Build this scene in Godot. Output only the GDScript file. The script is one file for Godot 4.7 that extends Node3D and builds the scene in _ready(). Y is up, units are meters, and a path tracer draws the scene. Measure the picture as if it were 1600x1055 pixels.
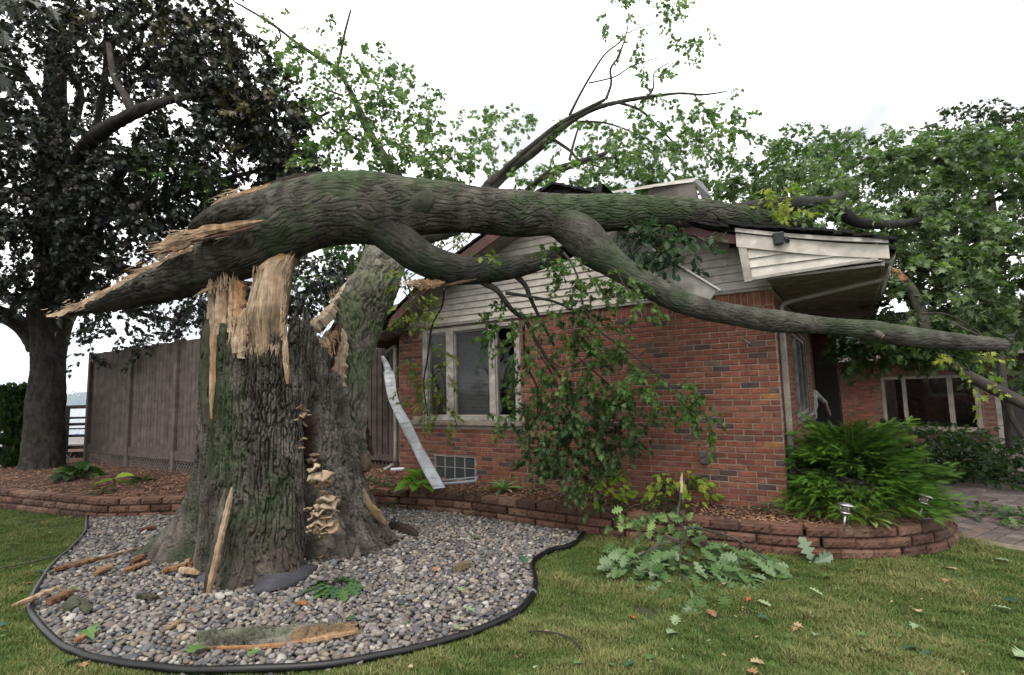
extends Node3D

# ---------------------------------------------------------------- helpers
const EYE := Vector3(0, 1.7, 0)
var lens_basis: Basis
var rng := RandomNumberGenerator.new()
var nz := FastNoiseLite.new()
var taken := {}
var mats := {}
var tex := {}


class MB:
	var v := PackedVector3Array()
	var c := PackedColorArray()
	var ix := PackedInt32Array()
	var col := Color.WHITE

	func vert(p: Vector3) -> int:
		v.append(p)
		c.append(col)
		return v.size() - 1

	func tri(a: int, b: int, d: int) -> void:
		ix.append(a)
		ix.append(d)
		ix.append(b)

	# corners counter-clockwise as seen from outside
	func quad(a: Vector3, b: Vector3, d: Vector3, e: Vector3) -> void:
		var n := v.size()
		v.append_array(PackedVector3Array([a, b, d, e]))
		c.append_array(PackedColorArray([col, col, col, col]))
		ix.append_array(PackedInt32Array([n, n + 2, n + 1, n, n + 3, n + 2]))

	func tri3(a: Vector3, b: Vector3, d: Vector3) -> void:
		var n := v.size()
		v.append_array(PackedVector3Array([a, b, d]))
		c.append_array(PackedColorArray([col, col, col]))
		ix.append_array(PackedInt32Array([n, n + 2, n + 1]))

	func fan(poly: Array) -> void:
		for k in range(1, poly.size() - 1):
			tri3(poly[0], poly[k], poly[k + 1])

	# rows of equal length already appended from vertex first; joins them
	func weave(first: int, rows: int, cols: int, wrap: bool) -> void:
		for r in rows - 1:
			for k in (cols if wrap else cols - 1):
				var a := first + r * cols + k
				var b := first + r * cols + (k + 1) % cols
				var e := a + cols
				var d := b + cols
				ix.append_array(PackedInt32Array([a, d, b, a, e, d]))

	func box(x: Transform3D, s: Vector3, bevel := 0.0) -> void:
		var h := s * 0.5
		if bevel <= 0.0:
			var p := []
			for k in 8:
				p.append(x * Vector3(h.x * (1 if k & 1 else -1), h.y * (1 if k & 2 else -1), h.z * (1 if k & 4 else -1)))
			for f in [[4, 5, 7, 6], [1, 0, 2, 3], [5, 1, 3, 7], [0, 4, 6, 2], [6, 7, 3, 2], [0, 1, 5, 4]]:
				quad(p[f[0]], p[f[1]], p[f[2]], p[f[3]])
			return
		var q := h - Vector3.ONE * bevel
		var sg := func(k: int) -> Vector3: return Vector3(1 if k & 1 else -1, 1 if k & 2 else -1, 1 if k & 4 else -1)
		var pt := func(k: int, ax: int) -> Vector3:
			var s3: Vector3 = sg.call(k)
			var r: Vector3 = s3 * q
			r[ax] = s3[ax] * h[ax]
			return x * r
		for f in [[4, 5, 7, 6, 2], [1, 0, 2, 3, 2], [5, 1, 3, 7, 0], [0, 4, 6, 2, 0], [6, 7, 3, 2, 1], [0, 1, 5, 4, 1]]:
			quad(pt.call(f[0], f[4]), pt.call(f[1], f[4]), pt.call(f[2], f[4]), pt.call(f[3], f[4]))
		# edges: [corner a, corner b, axis1, axis2] turned outward by a test
		var mid := x.origin
		for e in [[0, 1], [2, 3], [4, 5], [6, 7], [0, 2], [1, 3], [4, 6], [5, 7], [0, 4], [1, 5], [2, 6], [3, 7]]:
			var along: int = [1, 2, 4].find(e[0] ^ e[1])
			var a1 := (along + 1) % 3
			var a2 := (along + 2) % 3
			_out(pt.call(e[0], a1), pt.call(e[1], a1), pt.call(e[1], a2), pt.call(e[0], a2), mid)
		for k in 8:
			var a: Vector3 = pt.call(k, 0)
			var b: Vector3 = pt.call(k, 1)
			var d: Vector3 = pt.call(k, 2)
			if (b - a).cross(d - a).dot(a - mid) > 0:
				tri3(a, b, d)
			else:
				tri3(a, d, b)

	func _out(a: Vector3, b: Vector3, d: Vector3, e: Vector3, mid: Vector3) -> void:
		if (b - a).cross(d - a).dot((a + d) * 0.5 - mid) > 0:
			quad(a, b, d, e)
		else:
			quad(a, e, d, b)

	func join(o: MB, x := Transform3D.IDENTITY) -> void:
		var n := v.size()
		v.append_array(x * o.v)
		c.append_array(o.c)
		for k in o.ix:
			ix.append(k + n)

	func commit(smooth := false) -> ArrayMesh:
		var a := []
		a.resize(Mesh.ARRAY_MAX)
		var m := ArrayMesh.new()
		if smooth:
			a[Mesh.ARRAY_VERTEX] = v
			a[Mesh.ARRAY_COLOR] = c
			a[Mesh.ARRAY_INDEX] = ix
			var st := SurfaceTool.new()
			st.create_from_arrays(a)
			st.generate_normals()
			st.commit(m)
			return m
		var fv := PackedVector3Array()
		var fc := PackedColorArray()
		var fn := PackedVector3Array()
		fv.resize(ix.size())
		fc.resize(ix.size())
		fn.resize(ix.size())
		for t in range(0, ix.size(), 3):
			var n := (v[ix[t + 2]] - v[ix[t]]).cross(v[ix[t + 1]] - v[ix[t]]).normalized()
			for k in 3:
				fv[t + k] = v[ix[t + k]]
				fc[t + k] = c[ix[t + k]]
				fn[t + k] = n
		a[Mesh.ARRAY_VERTEX] = fv
		a[Mesh.ARRAY_COLOR] = fc
		a[Mesh.ARRAY_NORMAL] = fn
		m.add_surface_from_arrays(Mesh.PRIMITIVE_TRIANGLES, a)
		return m


func rf(a: float, b: float) -> float:
	return rng.randf_range(a, b)


func rv() -> Vector3:
	return Vector3(rf(-1, 1), rf(-1, 1), rf(-1, 1))


# a point of the place: where a sight line of the survey photograph is z metres deep
func P(u: float, v: float, z: float) -> Vector3:
	var d := lens_basis * Vector3((u - 800.0) / 830.0, -(v - 527.5) / 830.0, -1.0)
	return EYE + d * (z / -d.z)


# where that sight line meets the level y
func G(u: float, v: float, y: float) -> Vector3:
	var d := lens_basis * Vector3((u - 800.0) / 830.0, -(v - 527.5) / 830.0, -1.0)
	return EYE + d * ((y - EYE.y) / d.y)


# the house's own axes: s metres left of its front right corner, y up, off metres out of the front wall
const CORNER := Vector3(3.0, 0, -6.02)
const ALONG := Vector3(-0.8425, 0, -0.5388)
const OUT := Vector3(-0.5388, 0, 0.8425)


func H(s: float, y: float, off := 0.0) -> Vector3:
	return CORNER + ALONG * s + OUT * off + Vector3(0, y, 0)


func hx(s: float, y: float, off := 0.0) -> Transform3D:      # x to the right along the wall, y up, z out
	return Transform3D(Basis(-ALONG, Vector3.UP, OUT), H(s, y, off))


func hbox(mb: MB, s0: float, s1: float, y0: float, y1: float, o0: float, o1: float, bevel := 0.0) -> void:
	mb.box(hx((s0 + s1) / 2, (y0 + y1) / 2, (o0 + o1) / 2), Vector3(absf(s1 - s0), absf(y1 - y0), absf(o1 - o0)), bevel)


func numbered(n: String) -> String:
	taken[n] = taken.get(n, -1) + 1
	return n if taken[n] == 0 else "%s_%03d" % [n, taken[n]]


func tag(o: Node, label: String, category := "", group := "", kind := "") -> Node:
	if label: o.set_meta("label", label)
	if category: o.set_meta("category", category)
	if group: o.set_meta("group", group)
	if kind: o.set_meta("kind", kind)
	return o


func thing(called: String, label: String, category: String, at: Vector3, group := "") -> Node3D:
	var o := Node3D.new()
	o.name = numbered(called)
	add_child(o, true)
	o.position = at
	tag(o, label, category, group)
	return o


func part(parent: Node3D, called: String, mesh: Mesh, m: Material, x := Transform3D.IDENTITY, kind := "") -> MeshInstance3D:
	var o := MeshInstance3D.new()
	o.name = called if parent != self else numbered(called)
	o.mesh = mesh
	o.material_override = m
	parent.add_child(o, true)
	o.global_transform = x
	if kind: o.set_meta("kind", kind)
	return o


func holder(parent: Node3D, called: String, at: Vector3) -> Node3D:
	var o := Node3D.new()
	o.name = called
	parent.add_child(o, true)
	o.global_position = at
	return o


func many(parent: Node3D, called: String, mesh: Mesh, m: Material, xs: Array, cs: PackedColorArray, kind := "stuff") -> MultiMeshInstance3D:
	var mm := MultiMesh.new()
	mm.transform_format = MultiMesh.TRANSFORM_3D
	mm.use_colors = true
	mm.mesh = mesh
	mm.instance_count = xs.size()
	for k in xs.size():
		mm.set_instance_transform(k, xs[k])
		mm.set_instance_color(k, cs[k])
	var o := MultiMeshInstance3D.new()
	o.name = called if parent != self else numbered(called)
	o.multimesh = mm
	o.material_override = m
	parent.add_child(o, true)
	o.global_transform = Transform3D.IDENTITY
	if kind: o.set_meta("kind", kind)
	return o


func noise_tex(key: String, freq: float, lo: float, hi: float, kind := FastNoiseLite.TYPE_SIMPLEX_SMOOTH, oct := 4, seed_ := 1) -> NoiseTexture2D:
	if tex.has(key): return tex[key]
	var n := FastNoiseLite.new()
	n.noise_type = kind
	n.frequency = freq
	n.fractal_octaves = oct
	n.seed = seed_
	var g := Gradient.new()
	g.offsets = PackedFloat32Array([0.0, 1.0])
	g.colors = PackedColorArray([Color(lo, lo, lo), Color(hi, hi, hi)])
	var t := NoiseTexture2D.new()
	t.width = 512
	t.height = 512
	t.seamless = true
	t.noise = n
	t.color_ramp = g
	tex[key] = t
	return t


# long fibres, drawn along y
func grain_tex(key: String, lo: float, hi: float) -> ImageTexture:
	if tex.has(key): return tex[key]
	var n := FastNoiseLite.new()
	n.frequency = 1.0
	n.fractal_octaves = 3
	n.seed = 5
	var im := Image.create(256, 256, false, Image.FORMAT_L8)
	for y in 256:
		for x in 256:
			var a := TAU * x / 256.0
			var b := TAU * y / 256.0
			var s := n.get_noise_3d(cos(a) * 7.0 + cos(b) * 0.25, sin(a) * 7.0 + sin(b) * 0.25, sin(b) * 0.3)
			var f := n.get_noise_3d(cos(a) * 16.0, sin(a) * 16.0, cos(b) * 0.4 + 9.0)
			var q: float = clampf(0.5 + 0.6 * s + 0.35 * f, 0, 1)
			im.set_pixel(x, y, Color.from_hsv(0, 0, lerpf(lo, hi, q)))
	tex[key] = ImageTexture.create_from_image(im)
	return tex[key]


# a procedural material: colour (linear), roughness, fine and coarse mottling, relief in millimetres
func M(key: String, col := Color.WHITE, rough := 0.9, fine := 4.0, coarse := 0.7, relief := 1.0, opts := {}) -> StandardMaterial3D:
	if mats.has(key): return mats[key]
	var m := StandardMaterial3D.new()
	m.resource_name = key
	m.albedo_color = col.linear_to_srgb()
	m.roughness = rough
	m.vertex_color_use_as_albedo = opts.get("tint", false)
	m.metallic = opts.get("metal", 0.0)
	m.metallic_specular = opts.get("spec", 0.4)
	if fine > 0.0:
		m.uv1_triplanar = true
		m.uv1_world_triplanar = opts.get("world", true)
		var sc: Vector3 = opts.get("stretch", Vector3.ONE)
		m.uv1_scale = sc * fine
		m.albedo_texture = opts.get("fine_tex", noise_tex("fine", 0.03, 0.72, 1.0))
		if coarse > 0.0:
			m.detail_enabled = true
			m.detail_blend_mode = BaseMaterial3D.BLEND_MODE_MUL
			m.detail_albedo = opts.get("coarse_tex", noise_tex("coarse", 0.012, 0.62, 1.0, FastNoiseLite.TYPE_SIMPLEX_SMOOTH, 5, 7))
			m.detail_uv_layer = BaseMaterial3D.DETAIL_UV_2
			m.uv2_triplanar = true
			m.uv2_world_triplanar = opts.get("world", true)
			m.uv2_scale = Vector3.ONE * coarse
		if relief > 0.0:
			m.heightmap_enabled = true
			m.heightmap_texture = opts.get("relief_tex", noise_tex("bump", 0.05, 0.0, 1.0, FastNoiseLite.TYPE_SIMPLEX_SMOOTH, 4, 3))
			m.heightmap_scale = relief * 0.1
	if opts.has("back"):
		m.backlight_enabled = true
		m.backlight = opts.back
	mats[key] = m
	return m


func glass(key: String, alpha := 0.12, spec := 0.24, tint := Color(0.02, 0.03, 0.03)) -> StandardMaterial3D:
	if mats.has(key): return mats[key]
	var m := StandardMaterial3D.new()
	m.resource_name = key
	m.transparency = BaseMaterial3D.TRANSPARENCY_ALPHA
	m.albedo_color = Color(tint.r, tint.g, tint.b, alpha)
	m.roughness = 0.02
	m.metallic_specular = spec
	mats[key] = m
	return m


# ---------------------------------------------------------------- curves and tubes
# st: [Vector3, radius] stations -> the same, finely spaced (Catmull-Rom)
func fine_path(st: Array, step: float) -> Array:
	var out := []
	var n := st.size()
	for k in n - 1:
		var a = st[maxi(k - 1, 0)]
		var b = st[k]
		var c = st[k + 1]
		var d = st[mini(k + 2, n - 1)]
		var m := maxi(1, int(ceil((c[0] - b[0]).length() / step)))
		for j in m:
			var t := float(j) / m
			var p: Vector3 = (b[0] as Vector3).cubic_interpolate(c[0], a[0], d[0], t)
			out.append([p, cubic_interpolate(b[1], c[1], a[1], d[1], t)])
	out.append([st[n - 1][0], st[n - 1][1]])
	return out


var bark_plate := 0.0
var bark_color := Color.WHITE


# the furrowed surface of a trunk: how far it stands out at a spot, and its colour there
func bark(p: Vector3, nrm: Vector3, ca: float, sa: float, r: float, t: float, K: Dictionary) -> float:
	var k: float = K.fu * r
	var w := nz.get_noise_3d(p.x * 2.6, p.y * 2.6, p.z * 2.6) * 0.8
	var a := absf(nz.get_noise_3d(ca * k + w, sa * k + w, t * K.fv))
	var b := absf(nz.get_noise_3d(ca * k * 0.7 + 31.0, sa * k * 0.7 - w, t * K.fv * 3.0))
	var plate: float = smoothstep(0.0, 0.3, a) * (1.0 - K.get("cross", 0.38) * (1.0 - smoothstep(0.0, 0.14, b)))
	var f := nz.get_noise_3d(p.x * 30.0, p.y * 30.0, p.z * 30.0)
	var g2 := nz.get_noise_3d(ca * k * 2.3 + 70.0, sa * k * 2.3, t * K.fv * 1.9)
	var lum := 0.5 + 0.9 * nz.get_noise_3d(p.x * 5.0 + 7.0, p.y * 3.0, p.z * 5.0) + 0.35 * f
	bark_color = (K.dark as Color).lerp(K.light, clampf(lum * 0.75 + (plate - 0.5) * 0.5, 0.0, 1.0))
	var ms: float = nz.get_noise_3d(p.x * 1.5 + 50.0, p.y * 1.5, p.z * 1.5) * 1.1 + 0.5 * nz.get_noise_3d(p.x * 6.0, p.y * 6.0, p.z * 6.0) + nrm.dot(K.mdir) * K.mk + K.mb + 0.5 * f
	if K.has("fadex"): ms -= 1.2 * (1.0 - smoothstep(K.fadex - 0.9, K.fadex + 0.3, p.x))
	bark_color = bark_color.lerp(K.moss, clampf(ms + 0.06, 0.0, 0.76))
	bark_plate = plate
	return K.depth * (plate - 0.75) + K.depth * (0.22 * f + 0.28 * g2)


func tube(mb: MB, stations: Array, segs: int, step: float, K := {}, cap0 := true, cap1 := true) -> void:
	var st := fine_path(stations, step)
	var n := st.size()
	var up := Vector3.UP
	var first := mb.v.size()
	var t := 0.0
	var side := Vector3.ZERO
	for k in n:
		var p: Vector3 = st[k][0]
		var r: float = st[k][1]
		var d: Vector3 = (st[mini(k + 1, n - 1)][0] - st[maxi(k - 1, 0)][0]).normalized()
		if k == 0:
			side = d.cross(up if absf(d.y) < 0.9 else Vector3.RIGHT).normalized()
		side = (side - d * side.dot(d)).normalized()
		var b := side.cross(d)
		if k > 0: t += (p - (st[k - 1][0] as Vector3)).length()
		for j in segs:
			var an := TAU * j / segs
			var ca := cos(an)
			var sa := sin(an)
			var dir := side * ca + b * sa
			var q := p + dir * r
			if K.is_empty():
				mb.vert(q)
			else:
				var e: float = bark(q, dir, ca, sa, r, t, K)
				if K.has("lump"):
					e += r * K.lump * nz.get_noise_3d(q.x * 1.1 + 3.0, q.y * 1.1, q.z * 1.1)
				if K.has("jag0") and k < K.jagn:
					pass
				mb.v.append(q + dir * e)
				mb.c.append(bark_color)
	# weave with the outside outward: ring runs side -> b = side x d, clockwise about d seen along it
	for k in n - 1:
		for j in segs:
			var a0 := first + k * segs + j
			var a1 := first + k * segs + (j + 1) % segs
			mb.ix.append_array(PackedInt32Array([a0, a1 + segs, a0 + segs, a0, a1, a1 + segs]))
	if cap0:
		var m0 := mb.vert(st[0][0])
		for j in segs:
			mb.ix.append_array(PackedInt32Array([m0, first + (j + 1) % segs, first + j]))
	if cap1:
		var l := first + (n - 1) * segs
		var m1 := mb.vert(st[n - 1][0])
		for j in segs:
			mb.ix.append_array(PackedInt32Array([m1, l + j, l + (j + 1) % segs]))


func tube_mesh(stations: Array, segs: int, step: float, K := {}, smooth := true) -> ArrayMesh:
	var mb := MB.new()
	tube(mb, stations, segs, step, K)
	return mb.commit(smooth)


# pixel stations [u, v, half width in px, depth] -> [point, radius]
func trunk_path(list: Array) -> Array:
	var out := []
	for e in list:
		out.append([P(e[0], e[1], e[3]), e[2] / 830.0 * e[3]])
	return out


# a solid lofted through closed rings (arrays of Vector3, counter-clockwise seen against the direction of travel)
func loft(mb: MB, rings: Array, caps := true) -> void:
	var first := mb.v.size()
	var n: int = rings[0].size()
	for r in rings:
		for p in r:
			mb.vert(p)
	mb.weave(first, rings.size(), n, true)
	if caps:
		for e in [0, rings.size() - 1]:
			var mid := Vector3.ZERO
			for p in rings[e]: mid += p
			var m := mb.vert(mid / n)
			for k in n:
				var a := first + int(e) * n + k
				var b := first + int(e) * n + (k + 1) % n
				mb.tri(m, b, a) if e == 0 else mb.tri(m, a, b)


# ---------------------------------------------------------------- the scene
func _ready() -> void:
	rng.seed = 20
	nz.noise_type = FastNoiseLite.TYPE_SIMPLEX_SMOOTH
	nz.frequency = 1.0
	nz.fractal_type = FastNoiseLite.FRACTAL_NONE
	nz.seed = 11
	lens_basis = Basis(Vector3.RIGHT, deg_to_rad(5.8)) * Basis(Vector3.BACK, deg_to_rad(-1.43))
	var cam := Camera3D.new()
	cam.name = "camera"
	add_child(cam)
	cam.transform = Transform3D(lens_basis, EYE)
	cam.fov = 64.87
	cam.near = 0.05
	cam.far = 5000.0
	cam.current = true

	# an even bright overcast with a few thinner grey streaks
	var im := Image.create(768, 384, false, Image.FORMAT_RGBF)
	var cn := FastNoiseLite.new()
	cn.frequency = 1.0
	cn.fractal_octaves = 5
	cn.seed = 4
	for y in 384:
		var el := (0.5 - (y + 0.5) / 384.0) * PI
		for x in 768:
			var az := (x + 0.5) / 768.0 * TAU
			var d := Vector3(cos(az) * cos(el), sin(el), sin(az) * cos(el))
			if d.y < 0.0:
				im.set_pixel(x, y, Color(0.16, 0.17, 0.13))
				continue
			var q := d / (d.y + 0.25)
			var k := smoothstep(-0.35, 0.45, cn.get_noise_3d(q.x * 0.8, q.y, q.z * 1.3))
			im.set_pixel(x, y, Color(1.0, 1.0, 1.0).lerp(Color(0.24, 0.25, 0.265), k))
	var sky := PanoramaSkyMaterial.new()
	sky.panorama = ImageTexture.create_from_image(im)
	sky.energy_multiplier = 1.0
	var env := Environment.new()
	env.background_mode = Environment.BG_SKY
	env.sky = Sky.new()
	env.sky.sky_material = sky
	env.tonemap_mode = Environment.TONE_MAPPER_LINEAR
	env.tonemap_exposure = 3.5
	env.volumetric_fog_enabled = true
	env.volumetric_fog_density = 0.0
	env.sdfgi_enabled = true
	env.ssao_enabled = true
	env.ssil_enabled = true
	var we := WorldEnvironment.new()
	we.name = "daylight"
	we.environment = env
	add_child(we)

	var sun := DirectionalLight3D.new()
	sun.name = "veiled_sun"
	add_child(sun)
	sun.rotation_degrees = Vector3(-62, -18, 0)
	sun.light_color = Color(1.0, 0.97, 0.92)
	sun.light_energy = 0.3
	sun.light_angular_distance = 25.0
	sun.shadow_enabled = true

	setting()
	retaining_wall()
	house()
	wing()
	fences()
	stump()
	fallen_trunk()
	leaning_trunk()
	background_trees()
	maple()
	hanging_branch()
	bed_plants()
	fallen_branch()
	gravel_bed()
	lawn_litter()
	people()


# ---------------------------------------------------------------- ground, lake, drive
var edge_line := PackedVector2Array()
var bed_line := []                       # outer foot of the retaining wall
var drive_poly := PackedVector2Array()
var gravel_poly := PackedVector2Array()


func smooth_line(pts: Array, step: float) -> PackedVector2Array:
	var st := []
	for p in pts:
		st.append([Vector3(p[0], 0, p[1]), 0.0])
	var out := PackedVector2Array()
	for e in fine_path(st, step):
		out.append(Vector2(e[0].x, e[0].z))
	return out


func sheet(poly: PackedVector2Array, y: float, col := Color.WHITE) -> ArrayMesh:
	var mb := MB.new()
	mb.col = col
	for p in poly:
		mb.vert(Vector3(p.x, y, p.y))
	var t := Geometry2D.triangulate_polygon(poly)
	for k in range(0, t.size(), 3):
		var a := poly[t[k]]
		var b := poly[t[k + 1]]
		var d := poly[t[k + 2]]
		if (b - a).cross(d - a) < 0:
			mb.tri(t[k], t[k + 1], t[k + 2])
		else:
			mb.tri(t[k], t[k + 2], t[k + 1])
	return mb.commit()


func setting() -> void:
	edge_line = smooth_line([[-6.25, -7.95], [-5.98, -7.6], [-5.52, -7.0], [-5.09, -6.27], [-4.82, -5.74], [-4.51, -5.24], [-4.18, -4.77], [-3.96, -4.5], [-3.65, -4.22], [-3.33, -3.97], [-3.05, -3.78], [-2.75, -3.63], [-2.48, -3.55], [-2.1, -3.47], [-1.72, -3.44], [-1.23, -3.47], [-0.8, -3.61], [-0.56, -3.72], [-0.3, -3.9], [-0.05, -4.15], [0.09, -4.45], [0.15, -4.81], [0.14, -5.2], [0.18, -5.47], [0.36, -5.75], [0.61, -5.95], [0.78, -6.4]], 0.06)
	bed_line = [[-16.0, -11.8], [-13.0, -10.6], [-11.0, -9.9], [-9.6, -9.35], [-8.45, -8.9], [-7.37, -8.43], [-6.4, -8.02], [-5.92, -7.87], [-5.04, -7.87], [-4.2, -7.95], [-3.2, -8.08], [-2.4, -8.1], [-1.78, -7.98], [-0.85, -7.6], [-0.14, -7.13], [0.24, -6.85], [0.68, -6.53], [1.4, -6.1], [2.19, -5.69], [2.64, -5.47], [3.09, -5.34], [3.56, -5.3], [3.93, -5.38], [4.3, -5.53], [4.66, -5.82], [4.83, -6.15], [4.84, -6.6], [4.78, -7.2], [4.7, -8.2], [4.65, -9.6], [4.6, -11.0]]
	var land := PackedVector2Array([Vector2(-40, 30), Vector2(120, 30), Vector2(120, -150), Vector2(6, -150), Vector2(2, -24), Vector2(-9, -19.5), Vector2(-40, -21)])
	var lawn := part(self, "ground", sheet(land, 0.0), M("soil_under_grass", Color(0.075, 0.085, 0.03), 1.0, 1.6, 0.25, 6.0))
	tag(lawn, "lawn soil running under the short grass", "", "", "structure")
	# bank down to the water
	var mb := MB.new()
	var rim := [Vector2(6, -150), Vector2(2, -24), Vector2(-9, -19.5), Vector2(-40, -21)]
	for k in rim.size() - 1:
		var a := Vector3(rim[k].x, 0, rim[k].y)
		var b := Vector3(rim[k + 1].x, 0, rim[k + 1].y)
		var o := Vector3(-1.2, -3.2, -3.0)
		mb.quad(a, b, b + o, a + o)
	tag(part(self, "bank", mb.commit(), M("bank_earth", Color(0.2, 0.19, 0.16), 1.0, 1.0, 0.3, 8.0)), "stony bank falling to the lake", "", "", "structure")
	var lake := PackedVector2Array([Vector2(-2500, 30), Vector2(2500, 30), Vector2(2500, -4000), Vector2(-2500, -4000)])
	var wm := M("lake_water", Color(0.05, 0.07, 0.08), 0.12, 0.6, 0.0, 0.0)
	wm.heightmap_enabled = true
	wm.heightmap_texture = noise_tex("bump", 0.05, 0.0, 1.0)
	wm.heightmap_scale = 3.0
	tag(part(self, "lake", sheet(lake, -3.0), wm), "pale calm lake behind the garden", "", "", "structure")

	# driveway of pavers
	drive_poly = PackedVector2Array([Vector2(4.78, -5.93), Vector2(5.1, -5.52), Vector2(6.3, -4.9), Vector2(9, -3.6), Vector2(16, -1.0), Vector2(22, -9), Vector2(14, -17), Vector2(9.2, -15.2), Vector2(4.75, -11.0), Vector2(4.9, -7.0), Vector2(4.93, -6.3)])
	var drive := holder(self, numbered("driveway"), Vector3(7, 0, -8))
	tag(drive, "paved driveway of pinkish grey blocks in front of the wing", "", "", "structure")
	part(drive, "joint_sand", sheet(drive_poly, 0.006), M("joint_sand", Color(0.05, 0.043, 0.036), 1.0, 6.0, 1.0, 2.0))
	var ang := deg_to_rad(33.0)
	var ux := Vector2(cos(ang), -sin(ang))
	var uz := Vector2(sin(ang), cos(ang))
	var tones := []
	for k in 5:
		var q := MB.new()
		q.col = [Color(0.2, 0.155, 0.14), Color(0.175, 0.135, 0.125), Color(0.225, 0.185, 0.17), Color(0.19, 0.14, 0.115), Color(0.15, 0.125, 0.12)][k]
		q.box(Transform3D(), Vector3(0.232, 0.05, 0.152), 0.007)
		tones.append(q)
	var tone_mesh := []
	for q in tones: tone_mesh.append(q.commit())
	var pm := M("paver_concrete", Color.WHITE, 0.95, 5.0, 0.5, 1.2, {"tint": true})
	var spots := []
	for i in range(-60, 110):
		for j in range(-75, 45):
			var c2 := Vector2(5.2, -6.0) + ux * (i * 0.24 + (0.12 if j & 1 else 0.0)) + uz * (j * 0.16)
			if c2.y < -13.5 or c2.x > 14.5 or c2.x - 0.97 * -c2.y > 0.6: continue
			if not Geometry2D.is_point_in_polygon(c2, drive_poly): continue
			spots.append(c2)
	spots.sort_custom(func(a, b): return a.length() < b.length())
	var rest := MB.new()
	for k in spots.size():
		var c2: Vector2 = spots[k]
		var x := Transform3D(Basis(Vector3.UP, ang + rf(-0.02, 0.02)) * Basis(Vector3(rf(-1, 1), 0, rf(-1, 1)).normalized(), rf(0, 0.012)), Vector3(c2.x, -0.008 + rf(-0.003, 0.004), c2.y))
		var w := rng.randi() % 5
		if k < 300:
			part(drive, "paver", tone_mesh[w], pm, x)
		else:
			rest.join(tones[w], x)
	part(drive, "pavers", rest.commit(), pm, Transform3D.IDENTITY, "stuff")
	# pale concrete strip between pavers and lawn
	var cb := MB.new()
	cb.col = Color(0.4, 0.33, 0.24)
	var ln := [Vector2(4.86, -5.78), Vector2(5.12, -5.5), Vector2(6.3, -4.87), Vector2(9, -3.57)]
	for k in ln.size() - 1:
		var a: Vector2 = ln[k]
		var b: Vector2 = ln[k + 1]
		var d := (b - a)
		var n2 := Vector2(-d.y, d.x).normalized()
		var m2 := (a + b) / 2 + n2 * 0.07
		cb.box(Transform3D(Basis(Vector3.UP, -d.angle()), Vector3(m2.x, 0.0, m2.y)), Vector3(d.length() - 0.004, 0.05, 0.16), 0.008)
	part(drive, "edge_strip", cb.commit(), M("edge_concrete", Color.WHITE, 0.95, 4.0, 0.6, 1.5, {"tint": true}))

	# mulch
	var wall2 := smooth_line(bed_line, 0.15)
	var mulch := MB.new()
	var rows := 14
	var chips := []
	for k in wall2.size():
		var p := wall2[k]
		var a := wall2[maxi(k - 1, 0)]
		var b := wall2[mini(k + 1, wall2.size() - 1)]
		var n2 := Vector2((b - a).y, -(b - a).x).normalized()       # towards the house
		var reach := 1.9
		if p.x < -6.0: reach = lerpf(1.9, 6.0, clampf((-6.0 - p.x) / 2.0, 0, 1))
		elif p.x < -1.5: reach = 2.6
		elif p.x > 3.2: reach = 0.9
		for r in rows:
			var t := 1.0 - float(r) / (rows - 1)
			var q := p + n2 * (0.05 + reach * t)
			var y := mulch_y(q, reach * t)
			mulch.vert(Vector3(q.x, y, q.y))
	mulch.weave(0, wall2.size(), rows, false)
	tag(part(self, "mulch", mulch.commit(true), M("mulch_bed", Color(0.16, 0.078, 0.05), 1.0, 9.0, 0.8, 9.0)), "brown wood mulch of the raised bed", "", "", "stuff")
	var cm := MB.new()
	cm.box(Transform3D(), Vector3(0.028, 0.005, 0.011), 0.0015)
	var cc := PackedColorArray()
	for k in 26000:
		var i := rng.randi_range(1, wall2.size() - 2)
		var p := wall2[i]
		if p.x < -11.5 or p.x > 4.9: continue
		var n2 := Vector2((wall2[i + 1] - wall2[i - 1]).y, -(wall2[i + 1] - wall2[i - 1]).x).normalized()
		var lim := 0.8 if p.x > 3.2 else 1.6 if p.x > -6.0 else 4.0
		var d := 0.16 + pow(rng.randf(), 1.3) * lim
		var q := p + n2 * d + Vector2(rf(-0.08, 0.08), rf(-0.08, 0.08))
		var sc := rf(0.6, 1.7)
		chips.append(Transform3D(Basis.from_euler(Vector3(rf(-0.5, 0.5), rf(0, TAU), rf(-0.5, 0.5))) * Basis.from_scale(Vector3(sc, sc, rf(0.7, 1.6) * sc)), Vector3(q.x, mulch_y(q, d) + 0.008, q.y)))
		cc.append(Color(0.21, 0.1, 0.06).lerp(Color(0.34, 0.2, 0.13), rng.randf()) * rf(0.65, 1.15))
	tag(many(self, "mulch_chips", cm.commit(), M("chip_wood", Color.WHITE, 0.95, 20.0, 0.0, 0.5, {"tint": true}), chips, cc), "loose reddish wood chips over the raised bed", "", "", "stuff")

	grass()
	# storm litter: torn leaf bits and twig ends all over the grass and pebbles
	var bits := []
	var bc := PackedColorArray()
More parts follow.
